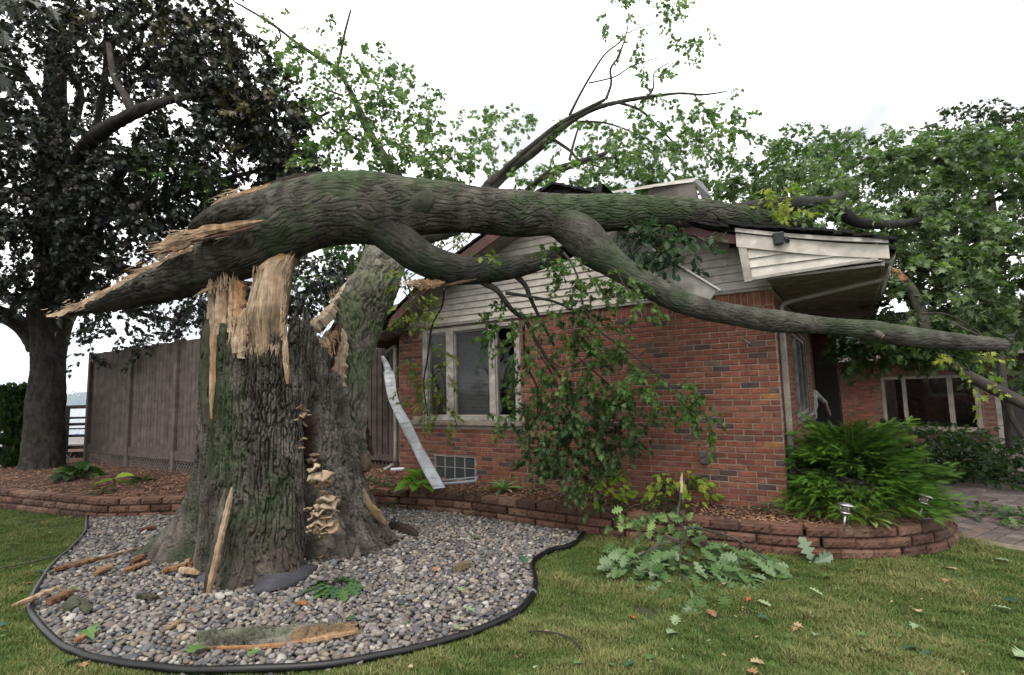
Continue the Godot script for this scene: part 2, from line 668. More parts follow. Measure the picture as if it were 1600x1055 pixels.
	for k in 1500:
		var z := -2.8 - 6.0 * pow(rng.randf(), 1.4)
		var q := Vector2(rf(-1.0, 1.05) * -z, z)
		if in_bed(q) or (q - Vector2(-2.65, -5.85)).length() < 1.0: continue
		var on_stone := Geometry2D.is_point_in_polygon(q, gravel_poly)
		var s := rf(0.012, 0.04) * (0.8 if on_stone else 1.0)
		bits.append(Transform3D(leaf_basis(Vector3(rf(-1, 1), rf(-0.2, 0.2), rf(-1, 1)), (Vector3.UP + rv() * 0.6).normalized(), s) * Basis.from_scale(Vector3(rf(0.25, 1.3), 1, 1)), Vector3(q.x, 0.07 if on_stone else rf(0.02, 0.045), q.y)))
		var r := rng.randf()
		bc.append((Color(0.13, 0.07, 0.035) if r < 0.4 else Color(0.3, 0.2, 0.11) if r < 0.6 else Color(0.07, 0.13, 0.04) if r < 0.9 else Color(0.18, 0.24, 0.12)) * rf(0.6, 1.2))
	tag(many(self, "storm_litter", leaf_mesh("small"), leaf_mat("litter_bits", 0.8, Color(0.2, 0.2, 0.15)), bits, bc), "torn leaf bits and twig ends scattered over grass and pebbles", "", "", "stuff")

	far_shore()


func mulch_y(q: Vector2, d: float) -> float:
	var y := 0.265 + minf(d, 1.2) * 0.07
	return y + 0.02 * nz.get_noise_2d(q.x * 1.7, q.y * 1.7) + 0.008 * nz.get_noise_2d(q.x * 14.0, q.y * 14.0)


func in_bed(q: Vector2) -> bool:
	return Geometry2D.is_point_in_polygon(q, bed_poly)


var bed_poly := PackedVector2Array()


func grass() -> void:
	gravel_poly = edge_line.duplicate()
	for p in [[0.3, -6.7], [-0.85, -7.55], [-1.78, -7.95], [-3.2, -8.05], [-5.0, -7.85], [-6.2, -7.95]]:
		gravel_poly.append(Vector2(p[0], p[1]))
	bed_poly = smooth_line(bed_line, 0.2)
	for p in [[4.6, -16.0], [-16.0, -22.0]]:
		bed_poly.append(Vector2(p[0], p[1]))
	var mb := MB.new()
	for k in 8:
		var a := TAU * k / 8.0 + rf(-0.5, 0.5)
		var h := rf(0.018, 0.042)
		var lean := rf(0.01, 0.035)
		var o := Vector3(cos(a), 0, sin(a))
		var s := Vector3(-o.z, 0, o.x) * rf(0.0013, 0.0022)
		var b := o * rf(0.0, 0.02) + Vector3(rf(-0.015, 0.015), 0, rf(-0.015, 0.015))
		var m := b + o * lean * 0.4 + Vector3.UP * h * 0.6
		var tip := b + o * lean + Vector3.UP * h
		mb.quad(b - s, b + s, m + s * 0.8, m - s * 0.8)
		mb.tri3(m - s * 0.8, m + s * 0.8, tip)
	var mesh := mb.commit()
	var xs := []
	var cs := PackedColorArray()
	var left := 150000
	for k in 420000:
		if left <= 0: break
		var z := -2.6 - 9.0 * pow(rng.randf(), 1.7)
		var x := rf(-0.99, 1.05) * (-z + 0.3)
		var q := Vector2(x, z)
		if Geometry2D.is_point_in_polygon(q, gravel_poly) or in_bed(q) or Geometry2D.is_point_in_polygon(q, drive_poly): continue
		var patch := nz.get_noise_2d(x * 0.9, z * 0.9) + 0.6 * nz.get_noise_2d(x * 3.1 + 9, z * 3.1)
		var bare := nz.get_noise_2d(x * 1.6 + 40, z * 1.6)
		if (q - Vector2(0.98, -4.22)).length() < rf(0.07, 0.2): continue
		if bare > 0.45 and rng.randf() < 0.5: continue
		left -= 1
		var s := rf(0.6, 1.2) * (1.0 + 0.3 * patch)
		var clump := nz.get_noise_2d(x * 9.0, z * 9.0)
		if clump > 0.25: s *= 1.0 + clump * 0.45
		elif clump < -0.4 and rng.randf() < 0.45: continue
		xs.append(Transform3D(Basis(Vector3.UP, rf(0, TAU)).scaled(Vector3(s * 1.15, s, s * 1.15)), Vector3(x, -0.003, z)))
		var g := Color(0.048, 0.09, 0.018).lerp(Color(0.115, 0.135, 0.043), clampf(0.5 + patch * 0.5 + rf(-0.3, 0.3), 0, 1))
		if rng.randf() < 0.08 + 0.2 * maxf(patch, 0.0): g = Color(0.22, 0.185, 0.085) * rf(0.7, 1.1)
		cs.append(g)
	tag(many(self, "grass", mesh, M("grass_blade", Color.WHITE, 0.75, 0.0, 0.0, 0.0, {"tint": true, "spec": 0.3, "back": Color(0.5, 0.55, 0.3)}), xs, cs), "short green and straw coloured lawn grass", "", "", "stuff")


func far_shore() -> void:
	var ground := MB.new()
	ground.col = Color(0.06, 0.08, 0.05)
	var st := []
	for k in 41:
		var x := -900.0 + k * 30.0
		st.append([Vector3(x, -3.0, -560 + 40 * sin(k * 0.4)), 5.0 + 3.0 * nz.get_noise_2d(x * 0.02, 3.0)])
	tube(ground, st, 8, 30.0)
	tag(part(self, "far_shore", ground.commit(true), M("far_bank", Color(0.06, 0.08, 0.045), 1.0, 0.05, 0.0, 0.0)), "low far bank of the lake", "", "", "structure")
	var xs := []
	var cs := PackedColorArray()
	for k in 9000:
		var x := rf(-760, -60)
		var hgt := 12.0 + 6.0 * nz.get_noise_2d(x * 0.02, 9.0) + 3.0 * nz.get_noise_2d(x * 0.09, 1.0)
		if x < -480: hgt *= 0.8
		var y := -2.0 + hgt * rng.randf()
		xs.append(Transform3D(Basis.from_euler(rv() * 3.0).scaled(Vector3.ONE * rf(1.2, 2.6)), Vector3(x, y, -540 + rf(-8, 8))))
		cs.append(Color(0.05, 0.085, 0.035).lerp(Color(0.1, 0.13, 0.05), rng.randf()))
	var mb := MB.new()
	for k in 6:
		var p := rv()
		mb.tri3(p + rv() * 0.8, p + rv() * 0.8, p + rv() * 0.8)
	tag(many(self, "far_woods", mb.commit(), M("far_leaves", Color.WHITE, 1.0, 0.0, 0.0, 0.0, {"tint": true}), xs, cs), "hazy line of trees on the far shore", "", "", "stuff")
	var mist := FogVolume.new()
	mist.name = "lake_haze"
	mist.size = Vector3(1100, 60, 420)
	mist.position = Vector3(-420, 27, -310)
	var fm := FogMaterial.new()
	fm.density = 0.0013
	fm.albedo = Color(0.82, 0.89, 0.96)
	mist.material = fm
	add_child(mist)
	tag(mist, "thin pale haze over the lake", "", "", "stuff")
	# a dinghy under a blue cover
	var at := G(118, 688, -2.9)
	at = P(119, 684, 60.0)
	at.y = -3.0
	var b := thing("covered_boat", "small boat under a bright blue cover, seen through the deck rails", "boat", at)
	var hull := MB.new()
	var rings := []
	for k in 9:
		var t := k / 8.0
		var w := 0.62 * sqrt(maxf(0.0, 1.0 - pow(absf(t * 2 - 1), 2.6))) + 0.05
		var ring := []
		for j in 12:
			var a := TAU * j / 12.0
			ring.append(at + Vector3((t - 0.5) * 2.6, 0.25 + 0.42 * sin(a) * (0.9 if sin(a) < 0 else 0.5), w * cos(a)))
		ring.reverse()
		rings.append(ring)
	loft(hull, rings)
	part(b, "hull", hull.commit(true), M("boat_hull", Color(0.6, 0.6, 0.58), 0.5, 2.0, 0.0, 0.0))
	var cov := MB.new()
	rings = []
	for k in 9:
		var t := k / 8.0
		var w := 0.6 * sqrt(maxf(0.0, 1.0 - pow(absf(t * 2 - 1), 2.6))) + 0.03
		var ring := []
		for j in 10:
			var a := PI * j / 9.0
			ring.append(at + Vector3((t - 0.5) * 2.3, 0.42 + (0.75 + 0.06 * sin(k * 2.0)) * sin(a) * sqrt(maxf(0.05, 1.0 - pow(t * 2 - 1, 2))), w * cos(a)))
		ring.reverse()
		rings.append(ring)
	loft(cov, rings)
	part(b, "cover", cov.commit(true), M("blue_tarp", Color(0.02, 0.09, 0.5), 0.6, 2.0, 0.0, 1.0))
	# a paraglider far over the lake
	var kp := P(25, 596, 330.0)
	var kite := thing("kite_canopy", "small curved reddish kite canopy in the sky over the far shore", "kite", kp)
	var km := MB.new()
	var kr := []
	for k in 9:
		var t := k / 8.0
		var ring := []
		for j in 8:
			var a := TAU * j / 8.0
			ring.append(kp + Vector3((t - 0.5) * 4.6, 1.3 - 2.4 * pow(t, 2.0) + 0.28 * cos(a) * sqrt(maxf(0.03, 1 - pow(2 * t - 1, 4))), 0.8 * sin(a)))
		kr.append(ring)
	loft(km, kr)
	part(kite, "canopy", km.commit(true), M("kite_cloth", Color(0.42, 0.3, 0.27), 0.8, 1.0, 0.0, 0.0))
	# two pale houses on the far shore
	for k in 2:
		var hp := P(6 + k * 32, 612, 520.0)
		hp.y = 3.5
		var hh := thing("far_house", ["tiny white house on the far shore at the picture's left edge", "tiny grey house on the far shore just left of the maple trunk"][k], "house", hp, "houses on the far shore")
		var w := MB.new()
		w.box(Transform3D(Basis(), hp + Vector3(0, 2.2, 18)), Vector3(11 - k * 2, 4.4, 7))
		part(hh, "wall", w.commit(), M("far_wall%d" % k, [Color(0.75, 0.74, 0.72), Color(0.5, 0.5, 0.5)][k], 0.9, 0.3, 0.0, 0.0))
		var rr := MB.new()
		var lx := 6.0 - k
		for s in [-1, 1]:
			rr.box(Transform3D(Basis(Vector3.RIGHT, s * 0.6), hp + Vector3(0, 5.4, 18 + s * 1.9)), Vector3(lx * 2, 0.3, 4.8))
		part(hh, "roof", rr.commit(), M("far_roof", Color(0.2, 0.18, 0.17), 0.9, 0.3, 0.0, 0.0))


# ---------------------------------------------------------------- retaining wall
func retaining_wall() -> void:
	var w := thing("retaining_wall", "low curved retaining wall of rough brown concrete blocks around the bed", "wall", Vector3(0, 0, -7))
	var line := smooth_line(bed_line, 0.05)
	var bm := M("block_concrete", Color.WHITE, 0.97, 4.0, 0.6, 4.0, {"tint": true})
	var kinds := []
	for k in 8:
		var mb := MB.new()
		mb.col = [Color(0.18, 0.09, 0.06), Color(0.215, 0.112, 0.075), Color(0.13, 0.067, 0.048), Color(0.25, 0.145, 0.1)][k % 4] * (1.0 if k < 4 else 0.85)
		# rough split face towards +z, flat top
		var nx := 12
		var ny := 5
		var f0 := mb.v.size()
		for j in ny:
			for i in nx:
				var fx := float(i) / (nx - 1) * 2 - 1
				var fy := float(j) / (ny - 1) * 2 - 1
				var edge := maxf(pow(absf(fx), 12), pow(absf(fy), 4))
				var z := 0.1 - edge * 0.03 + (1 - edge) * 0.012 * nz.get_noise_3d(fx * 3 + k * 9, fy * 2.0, k * 5.0) + 0.004 * nz.get_noise_3d(fx * 9, fy * 6 + k * 7, 2.0)
				mb.vert(Vector3(fx * 0.146, fy * 0.0485, z))
		mb.weave(f0, ny, nx, false)
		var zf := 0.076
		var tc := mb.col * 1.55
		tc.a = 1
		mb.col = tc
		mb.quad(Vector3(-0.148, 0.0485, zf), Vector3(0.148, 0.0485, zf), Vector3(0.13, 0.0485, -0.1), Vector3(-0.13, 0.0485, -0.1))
		mb.col = mb.c[0]
		mb.quad(Vector3(-0.13, -0.0485, -0.1), Vector3(0.13, -0.0485, -0.1), Vector3(0.148, -0.0485, zf), Vector3(-0.148, -0.0485, zf))
		for s in [-1, 1]:
			var a := Vector3(s * 0.148, -0.0485, zf)
			var b := Vector3(s * 0.13, -0.0485, -0.1)
			var d := b + Vector3.UP * 0.097
			var e := a + Vector3.UP * 0.097
			if s > 0: mb.quad(a, b, d, e)
			else: mb.quad(b, a, e, d)
		mb.quad(Vector3(0.13, -0.0485, -0.1), Vector3(-0.13, -0.0485, -0.1), Vector3(-0.13, 0.0485, -0.1), Vector3(0.13, 0.0485, -0.1))
		kinds.append(mb.commit())
	for course in 3:
		var acc := 0.15 * (course % 2)
		var next := 0.0
		var dist := 0.0
		for k in range(1, line.size()):
			dist += (line[k] - line[k - 1]).length()
			if dist < acc + next: continue
			next += 0.3005
			var p := line[k]
			if p.x < -12.5 or p.y < -9.4 and p.x > 0: continue
			var d := (line[mini(k + 2, line.size() - 1)] - line[maxi(k - 2, 0)]).normalized()
			var inward := Vector2(d.y, -d.x)
			var c := p + inward * (0.085 + course * 0.014 + rf(-0.006, 0.006))
			var x := Transform3D(Basis(Vector3.UP, -d.angle() + rf(-0.02, 0.02)), Vector3(c.x, 0.046 + course * 0.0985 + rf(-0.002, 0.002), c.y))
			part(w, "block", kinds[rng.randi() % 8], bm, x)


# ---------------------------------------------------------------- the brick house
const RIDGE_S := 2.55
const RIDGE_Y := 4.52
const SLOPE := 0.42


func roof_y(s: float, off: float) -> float:
	var y := RIDGE_Y - SLOPE * absf(s - RIDGE_S)
	# crushed under the fallen trunk, and at the left rake under the leaning one
	var d := exp(-pow((s - 0.55) / 0.75, 2.0)) * 0.17 * (1.0 - smoothstep(1.0, 4.5, 0.45 - off))
	var e := exp(-pow((s - 5.9) / 0.8, 2.0)) * 0.22 * (1.0 - smoothstep(1.5, 4.5, 0.45 - off))
	return y - d - e


func brick_tones() -> Array:
	return [Color(0.335, 0.122, 0.078), Color(0.285, 0.102, 0.068), Color(0.365, 0.145, 0.088), Color(0.24, 0.088, 0.063), Color(0.325, 0.138, 0.092), Color(0.125, 0.08, 0.07), Color(0.19, 0.122, 0.092), Color(0.46, 0.22, 0.085)]


func brick_mesh(tone: Color, sz: Vector3, warp: int) -> MB:
	var mb := MB.new()
	mb.col = tone
	mb.box(Transform3D(Basis.from_euler(Vector3(0, 0, 0.004 * (warp - 1)))), sz, 0.0035 + 0.0015 * warp)
	return mb


func house() -> void:
	var h := thing("brick_house", "single storey brick house with cream gable siding, its roof edge crushed by the fallen trunk", "house", H(2.9, 0.3, -3))
	var brick_m := M("brick_clay", Color.WHITE, 0.93, 9.0, 1.6, 1.2, {"tint": true})
	var mortar := M("mortar", Color(0.47, 0.38, 0.31), 0.98, 12.0, 1.0, 1.0)
	var cream := M("cream_vinyl", Color(0.56, 0.515, 0.455), 0.6, 0.5, 0.0, 0.0)
	var trim := M("cream_trim", Color(0.56, 0.52, 0.465), 0.55, 0.5, 0.5, 0.0)
	var soff := M("soffit_panel", Color(0.45, 0.4, 0.35), 0.7, 3.0, 0.5, 0.3)
	var maroon := M("maroon_board", Color(0.155, 0.07, 0.062), 0.7, 4.0, 0.6, 0.5)
	var shingle := M("asphalt_shingle", Color(0.022, 0.021, 0.022), 0.97, 14.0, 1.0, 2.0)
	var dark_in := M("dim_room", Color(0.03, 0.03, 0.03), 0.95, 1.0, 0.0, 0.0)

	# --- front wall: mortar body with its window openings, bricks proud of it
	var fw := holder(h, "front_wall", H(2.95, 0.3))
	var mb := MB.new()
	var mo := -0.009
	hbox(mb, 0.004, 3.43, 0.2, 2.83, -0.2, mo)
	hbox(mb, 5.352, 5.9, 0.2, 2.83, -0.2, mo)
	hbox(mb, 3.43, 5.352, 0.7, 1.245, -0.2, mo)
	hbox(mb, 3.43, 4.30, 0.2, 0.7, -0.2, mo)
	hbox(mb, 5.12, 5.352, 0.2, 0.7, -0.2, mo)
	hbox(mb, 4.30, 5.12, 0.2, 0.345, -0.2, mo)
	hbox(mb, 3.43, 5.352, 2.755, 2.83, -0.2, -0.03)
	part(fw, "mortar", mb.commit(), mortar)
	var tones := brick_tones()
	var weights := [0, 0, 0, 1, 1, 1, 2, 2, 3, 3, 4, 4, 4, 5, 6]
	var lens := [0.193, 0.0905]
	var cache := {}
	var list := []                                   # [s centre, y centre, length, height]
	for r in 34:
		var y := 0.352 + r * 0.0677
		var s := 0.0
		var first := true
		while s < 5.89:
			var l := 0.2033
			if first and r % 2 == 1: l = 0.1016
			first = false
			var e := minf(s + l, 5.895)
			if e - s > 0.03:
				for piece in clip_openings(s, e, y):
					if piece.y - piece.x > 0.03: list.append([(piece.x + piece.y) / 2, y, piece.y - piece.x - 0.0105, 0.0575])
			s += l
	var sold := 0.0
	while sold < 5.85:                               # soldier course under the siding
		if sold > 5.36 or sold < 3.40: list.append([sold + 0.034, 2.72, 0.0575, 0.19])
		sold += 0.0677
	list.sort_custom(func(a, b): return a[0] < b[0])
	var rest := MB.new()
	var n := 0
	for b in list:
		var ti: int = weights[rng.randi() % weights.size()]
		if b[1] > 1.2 and b[1] < 1.9 and b[0] > 0.9 and rng.randf() < 0.04: ti = 5
		if absf(b[0] - 0.1) < 0.09 and absf(b[1] - 1.57) < 0.035: ti = 7
		if rng.randf() < 0.004: ti = 7
		var wv := rng.randi() % 3
		var key := "%.3f %.3f %d %d" % [b[2], b[3], ti, wv]
		if not cache.has(key):
			var one := brick_mesh(tones[ti] * rf(0.9, 1.08), Vector3(b[2], b[3], 0.06), wv)
			cache[key] = [one, one.commit()]
		var x := hx(b[0], b[1] + rf(-0.0012, 0.0012), -0.03 + rf(-0.002, 0.002))
		if n < 300:
			part(fw, "brick", cache[key][1], brick_m, x)
		else:
			rest.join(cache[key][0], x)
		n += 1
	part(fw, "bricks", rest.commit(), brick_m, Transform3D.IDENTITY, "stuff")

	# --- right side wall, seen at a slant
	var sw := holder(h, "side_wall", H(0, 0.3, -2.7))
	mb = MB.new()
	hbox(mb, 0.009, 0.2, 0.0, 2.83, -1.95, -0.2)
	hbox(mb, 0.009, 0.2, 0.0, 1.2, -4.6, -1.95)
	hbox(mb, 0.009, 0.2, 2.5, 2.83, -4.6, -1.95)
	hbox(mb, 0.009, 0.2, 0.0, 2.83, -5.6, -4.6)
	part(sw, "mortar", mb.commit(), mortar)
	rest = MB.new()
	for r in 36:
		var y := 0.352 + r * 0.0677
		var o := -0.07 - (0.1 if r % 2 else 0.0)
		while o > -5.6:
			var inside := o < -1.85 and o > -4.7 and y > 1.16 and y < 2.54
			if not inside:
				var q := brick_mesh(tones[weights[rng.randi() % weights.size()]], Vector3(0.193, 0.0575, 0.06), 1)
				rest.join(q, Transform3D(Basis(-OUT, Vector3.UP, -ALONG), H(0.03, y, o - 0.1)))
			o -= 0.2033
	part(sw, "bricks", rest.commit(), brick_m, Transform3D.IDENTITY, "stuff")
	# its long window: frame, panes, sill
	var win := holder(h, "window", H(0.05, 1.2, -3.3))
	mb = MB.new()
	for o in [-1.98, -2.9, -3.75, -4.57]: hbox(mb, 0.03, 0.1, 1.25, 2.5, o - 0.03, o + 0.03, 0.004)
	hbox(mb, 0.032, 0.098, 2.44, 2.5, -4.6, -1.95)
	hbox(mb, 0.032, 0.098, 1.2, 1.26, -4.6, -1.95)
	part(win, "frame", mb.commit(), trim)
	mb = MB.new()
	hbox(mb, -0.05, 0.1, 1.145, 1.2, -4.68, -1.87, 0.006)
	part(win, "sill", mb.commit(), trim)
	mb = MB.new()
	hbox(mb, 0.06, 0.066, 1.25, 2.46, -4.56, -1.99)
	part(win, "pane", mb.commit(), glass("window_glass"))

	# --- the rest of the shell, and a dim room inside
	mb = MB.new()
	hbox(mb, 5.7, 5.9, 0.0, 2.83, -7.0, -0.2)
	hbox(mb, 0.0, 5.9, 0.0, 4.5, -7.2, -7.0)
	part(h, "rear_wall", mb.commit(), mortar)
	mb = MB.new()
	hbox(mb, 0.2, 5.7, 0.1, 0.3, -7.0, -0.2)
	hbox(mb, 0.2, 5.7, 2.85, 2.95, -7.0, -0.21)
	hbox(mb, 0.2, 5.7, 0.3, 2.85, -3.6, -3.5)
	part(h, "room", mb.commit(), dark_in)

	# --- front window
	win = holder(h, "window", H(4.4, 1.25))
	mb = MB.new()
	for e in [[3.43, 3.52], [3.88, 3.99], [4.69, 4.84], [5.24, 5.35]]:
		hbox(mb, e[0], e[1], 1.27, 2.75, -0.1, 0.012, 0.006)
	part(win, "frame", mb.commit(), trim)
	mb = MB.new()
	hbox(mb, 3.432, 5.348, 2.69, 2.752, -0.098, 0.009, 0.004)
	hbox(mb, 3.432, 5.348, 1.262, 1.325, -0.098, 0.009, 0.004)
	part(win, "head_and_rail", mb.commit(), trim)
	for e in [[3.52, 3.88], [3.99, 4.69], [4.84, 5.24]]:
		mb = MB.new()                                # sash with a step
		hbox(mb, e[0], e[0] + 0.022, 1.327, 2.688, -0.085, -0.02, 0.003)
		hbox(mb, e[1] - 0.022, e[1], 1.327, 2.688, -0.085, -0.02, 0.003)
		hbox(mb, e[0] + 0.022, e[1] - 0.022, 1.327, 1.352, -0.084, -0.021, 0.003)
		hbox(mb, e[0] + 0.022, e[1] - 0.022, 2.665, 2.688, -0.084, -0.021, 0.003)
		part(win, "sash", mb.commit(), trim)
		mb = MB.new()
		hbox(mb, e[0] + 0.02, e[1] - 0.02, 1.345, 2.67, -0.056, -0.05)
		part(win, "pane", mb.commit(), glass("window_glass"))
	mb = MB.new()
	hbox(mb, 3.40, 5.58, 1.188, 1.258, -0.12, 0.055, 0.008)
	part(win, "sill", mb.commit(), M("stone_sill", Color(0.36, 0.3, 0.25), 0.9, 6.0, 0.8, 1.0))
	mb = MB.new()
	for k in 62:
		var y := 1.37 + k * 0.021
		var sag := 0.0
		mb.box(hx(4.34, y + sag, -0.125) * Transform3D(Basis(Vector3.RIGHT, 0.55)), Vector3(0.68, 0.0012, 0.024))
	for s in [4.12, 4.56]: hbox(mb, s - 0.002, s + 0.002, 1.36, 2.68, -0.112, -0.110)
	hbox(mb, 4.0, 4.68, 2.665, 2.69, -0.15, -0.11)
	part(win, "blind", mb.commit(), M("blind_slat", Color(0.15, 0.16, 0.17), 0.6, 3.0, 0.0, 0.0))
	# a pale vase with stems standing inside behind the blind
	mb = MB.new()
	tube(mb, [[H(4.02, 1.33, -0.25), 0.05], [H(4.02, 1.42, -0.25), 0.075], [H(4.02, 1.53, -0.25), 0.06], [H(4.02, 1.6, -0.25), 0.03], [H(4.02, 1.64, -0.25), 0.036]], 14, 0.02)
	var vase := thing("vase", "pale vase standing inside the house window at the blind's right edge", "vase", H(4.02, 1.33, -0.25))
	part(vase, "body", mb.commit(true), M("vase_glaze", Color(0.7, 0.7, 0.68), 0.3, 3.0, 0.0, 0.0))
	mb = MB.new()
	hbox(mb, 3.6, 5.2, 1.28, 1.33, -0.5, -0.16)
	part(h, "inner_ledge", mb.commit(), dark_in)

	# --- basement window of glass blocks
	win = holder(h, "glass_block_window", H(4.7, 0.35))
	for i in 4:
		for j in 2:
			mb = MB.new()
			hbox(mb, 4.32 + i * 0.2, 4.505 + i * 0.2, 0.36 + j * 0.17, 0.52 + j * 0.17, -0.1, -0.025, 0.012)
			part(win, "glass_block", mb.commit(), M("block_glass", Color(0.035, 0.045, 0.045), 0.12, 30.0, 0.0, 1.5))
	mb = MB.new()
	hbox(mb, 4.305, 5.115, 0.347, 0.695, -0.12, -0.06)
	for k in 5: hbox(mb, 4.304 + k * 0.2, 4.318 + k * 0.2, 0.347, 0.7, -0.06, -0.016, 0.003)
	hbox(mb, 4.304, 5.118, 0.521, 0.529, -0.059, -0.018)
	hbox(mb, 4.304, 5.118, 0.69, 0.7, -0.059, -0.012)
	part(win, "block_frame", mb.commit(), M("pale_mortar", Color(0.36, 0.35, 0.33), 0.9, 10.0, 0.0, 0.5))

	# --- gable siding, board by board
	for k in 18:
		var y := 2.835 + k * 0.1
		var top := y + 0.1
		var hi := 0.0
		var lo := 0.0
		var half := (RIDGE_Y - 0.14 - y) / SLOPE
		var s0 := maxf(0.0, RIDGE_S - half)
		var s1 := minf(5.9, RIDGE_S + half)
		for t in 20:                                 # stay under the crushed roof
			if roof_y(s0, 0.0) - 0.12 < y: s0 += 0.04
			if roof_y(s1, 0.0) - 0.12 < y: s1 -= 0.04
		if s1 - s0 < 0.1: break
		mb = MB.new()
		var a := [H(s1, y, 0.028), H(s0, y, 0.028), H(s0, top + 0.012, 0.006), H(s1, top + 0.012, 0.006)]
		var b := [H(s1, y, -0.01), H(s0, y, -0.01), H(s0, top + 0.012, -0.01), H(s1, top + 0.012, -0.01)]
		mb.quad(a[0], a[1], a[2], a[3])
		mb.quad(b[1], b[0], b[3], b[2])
		mb.quad(b[0], b[1], a[1], a[0])
		mb.quad(a[3], a[2], b[2], b[3])
		mb.quad(b[0], a[0], a[3], b[3])
		mb.quad(a[1], b[1], b[2], a[2])
		part(h, "siding_board", mb.commit(), cream)
		lo = hi
	mb = MB.new()
	hbox(mb, 0.0, 5.9, 2.792, 2.832, -0.02, 0.022, 0.003)
	part(h, "siding_base_trim", mb.commit(), trim)
	mb = MB.new()                                    # backing behind the siding
	mb.fan([H(5.9, 2.83, -0.02), H(0.0, 2.83, -0.02), H(0.0, 3.3, -0.02), H(RIDGE_S, 4.42, -0.02), H(5.9, 2.95, -0.02)])
	mb.fan([H(5.9, 2.95, -0.16), H(RIDGE_S, 4.42, -0.16), H(0.0, 3.3, -0.16), H(0.0, 2.83, -0.16), H(5.9, 2.83, -0.16)])
	part(h, "gable_backing", mb.commit(), M("sheathing", Color(0.2, 0.16, 0.12), 0.95, 3.0, 0.5, 0.0))

	# --- roof slabs with lapped shingle courses
	var roof := holder(h, "roof", H(RIDGE_S, RIDGE_Y, -3))
	for sd in [0, 1]:
		var s_from: float = RIDGE_S
		var s_to: float = -1.12 if sd == 0 else 6.95
		mb = MB.new()
		var courses := 26
		var oo := [0.47, 0.2, -0.2, -0.6, -1.1, -1.7, -2.4, -3.2, -4.2, -5.4, -7.2]
		for c in courses:
			var sa := lerpf(s_from, s_to, float(c) / courses)
			var sb := lerpf(s_from, s_to, float(c + 1) / courses + 0.008)
			for k in oo.size() - 1:
				var w0 := 0.008 * nz.get_noise_2d(sa * 5.0, oo[k] * 3.0)
				var w1 := 0.008 * nz.get_noise_2d(sa * 5.0, oo[k + 1] * 3.0)
				var p0 := H(sa, roof_y(sa, oo[k]) + 0.012, oo[k])
				var p1 := H(sb, roof_y(sb, oo[k]) + 0.022 + w0, oo[k])
				var p2 := H(sb, roof_y(sb, oo[k + 1]) + 0.022 + w1, oo[k + 1])
				var p3 := H(sa, roof_y(sa, oo[k + 1]) + 0.012, oo[k + 1])
				var dn := Vector3(0, -0.03, 0)
				if sd == 0:
					mb.quad(p0, p1, p2, p3)
					mb.quad(p0 + dn, p1 + dn, p1, p0)
				else:
					mb.quad(p3, p2, p1, p0)
					mb.quad(p1 + dn, p0 + dn, p0, p1)
				mb.quad(p1 + dn, p2 + dn, p2, p1) if sd == 0 else mb.quad(p2 + dn, p1 + dn, p1, p2)
		part(roof, "shingle_slope", mb.commit(), shingle)
		mb = MB.new()                                # deck below
		var ss := []
		for c in 31: ss.append(lerpf(s_from, s_to, c / 30.0))
		for c in 30:
			for k in oo.size() - 1:
				var q := []
				for e in [[c, k], [c + 1, k], [c + 1, k + 1], [c, k + 1]]:
					q.append(H(ss[e[0]], roof_y(ss[e[0]], oo[e[1]]) - 0.035, minf(oo[e[1]], 0.44)))
				mb.quad(q[3], q[2], q[1], q[0]) if sd == 0 else mb.quad(q[0], q[1], q[2], q[3])
		part(roof, "roof_deck", mb.commit(), M("deck_board", Color(0.2, 0.14, 0.09), 0.95, 3.0, 0.6, 0.5))
	# torn shingles standing up over the ridge where the trunk hit
	mb = MB.new()
	var strip := []
	for k in 13:
		var s := 3.25 - k * 0.115
		var y := 4.56 - 0.02 * k + 0.03 * sin(k * 1.7) + 0.015 * nz.get_noise_2d(k * 1.3, 4)
		strip.append([s, y])
	for k in 12:
		var a: Array = strip[k]
		var b: Array = strip[k + 1]
		var t0 := 0.07 + 0.03 * sin(k * 2.1)
		mb.quad(H(a[0], a[1] - 0.16, 0.42), H(b[0], b[1] - 0.16, 0.42), H(b[0], b[1] + 0.03, 0.3 + t0), H(a[0], a[1] + 0.03, 0.3 + t0))
		mb.quad(H(a[0], a[1] + 0.03, 0.3 + t0), H(b[0], b[1] + 0.03, 0.3 + t0), H(b[0], b[1], -0.25), H(a[0], a[1], -0.25))
	part(roof, "torn_shingle", mb.commit(), shingle)

	# --- left rake: soffit and maroon fascia
	mb = MB.new()
	for k in 22:
		var s0 := RIDGE_S + k * 0.165
		var s1 := s0 + 0.165
		mb.quad(H(s1, roof_y(s1, 0.4) - 0.16, 0.0), H(s0, roof_y(s0, 0.4) - 0.16, 0.0), H(s0, roof_y(s0, 0.4) - 0.16, 0.42), H(s1, roof_y(s1, 0.4) - 0.16, 0.42))
		if k % 2 == 0:                               # a bead at each soffit panel joint
			hbox(mb, s0 - 0.006, s0 + 0.006, roof_y(s0, 0.4) - 0.169, roof_y(s0, 0.4) - 0.159, 0.0, 0.42)
	part(h, "soffit", mb.commit(), soff)
	mb = MB.new()
	for k in 24:
		var s0 := RIDGE_S + 0.45 + k * 0.112
		var s1 := s0 + 0.112
		var j := 0.0 if k < 22 else 0.03 * (k - 21)
		var a0 := roof_y(s0, 0.45) - 0.045
		var a1 := roof_y(s1, 0.45) - 0.045
		mb.quad(H(s1, a1 - 0.17, 0.45), H(s0, a0 - 0.17, 0.45), H(s0, a0, 0.45), H(s1, a1 - j, 0.45))
		mb.quad(H(s1, a1 - 0.17, 0.42), H(s0, a0 - 0.17, 0.42), H(s0, a0 - 0.17, 0.45), H(s1, a1 - 0.17, 0.45))
	part(h, "fascia_board", mb.commit(), maroon)
	# thin metal drip edge strips sprung loose above it
	mb = MB.new()
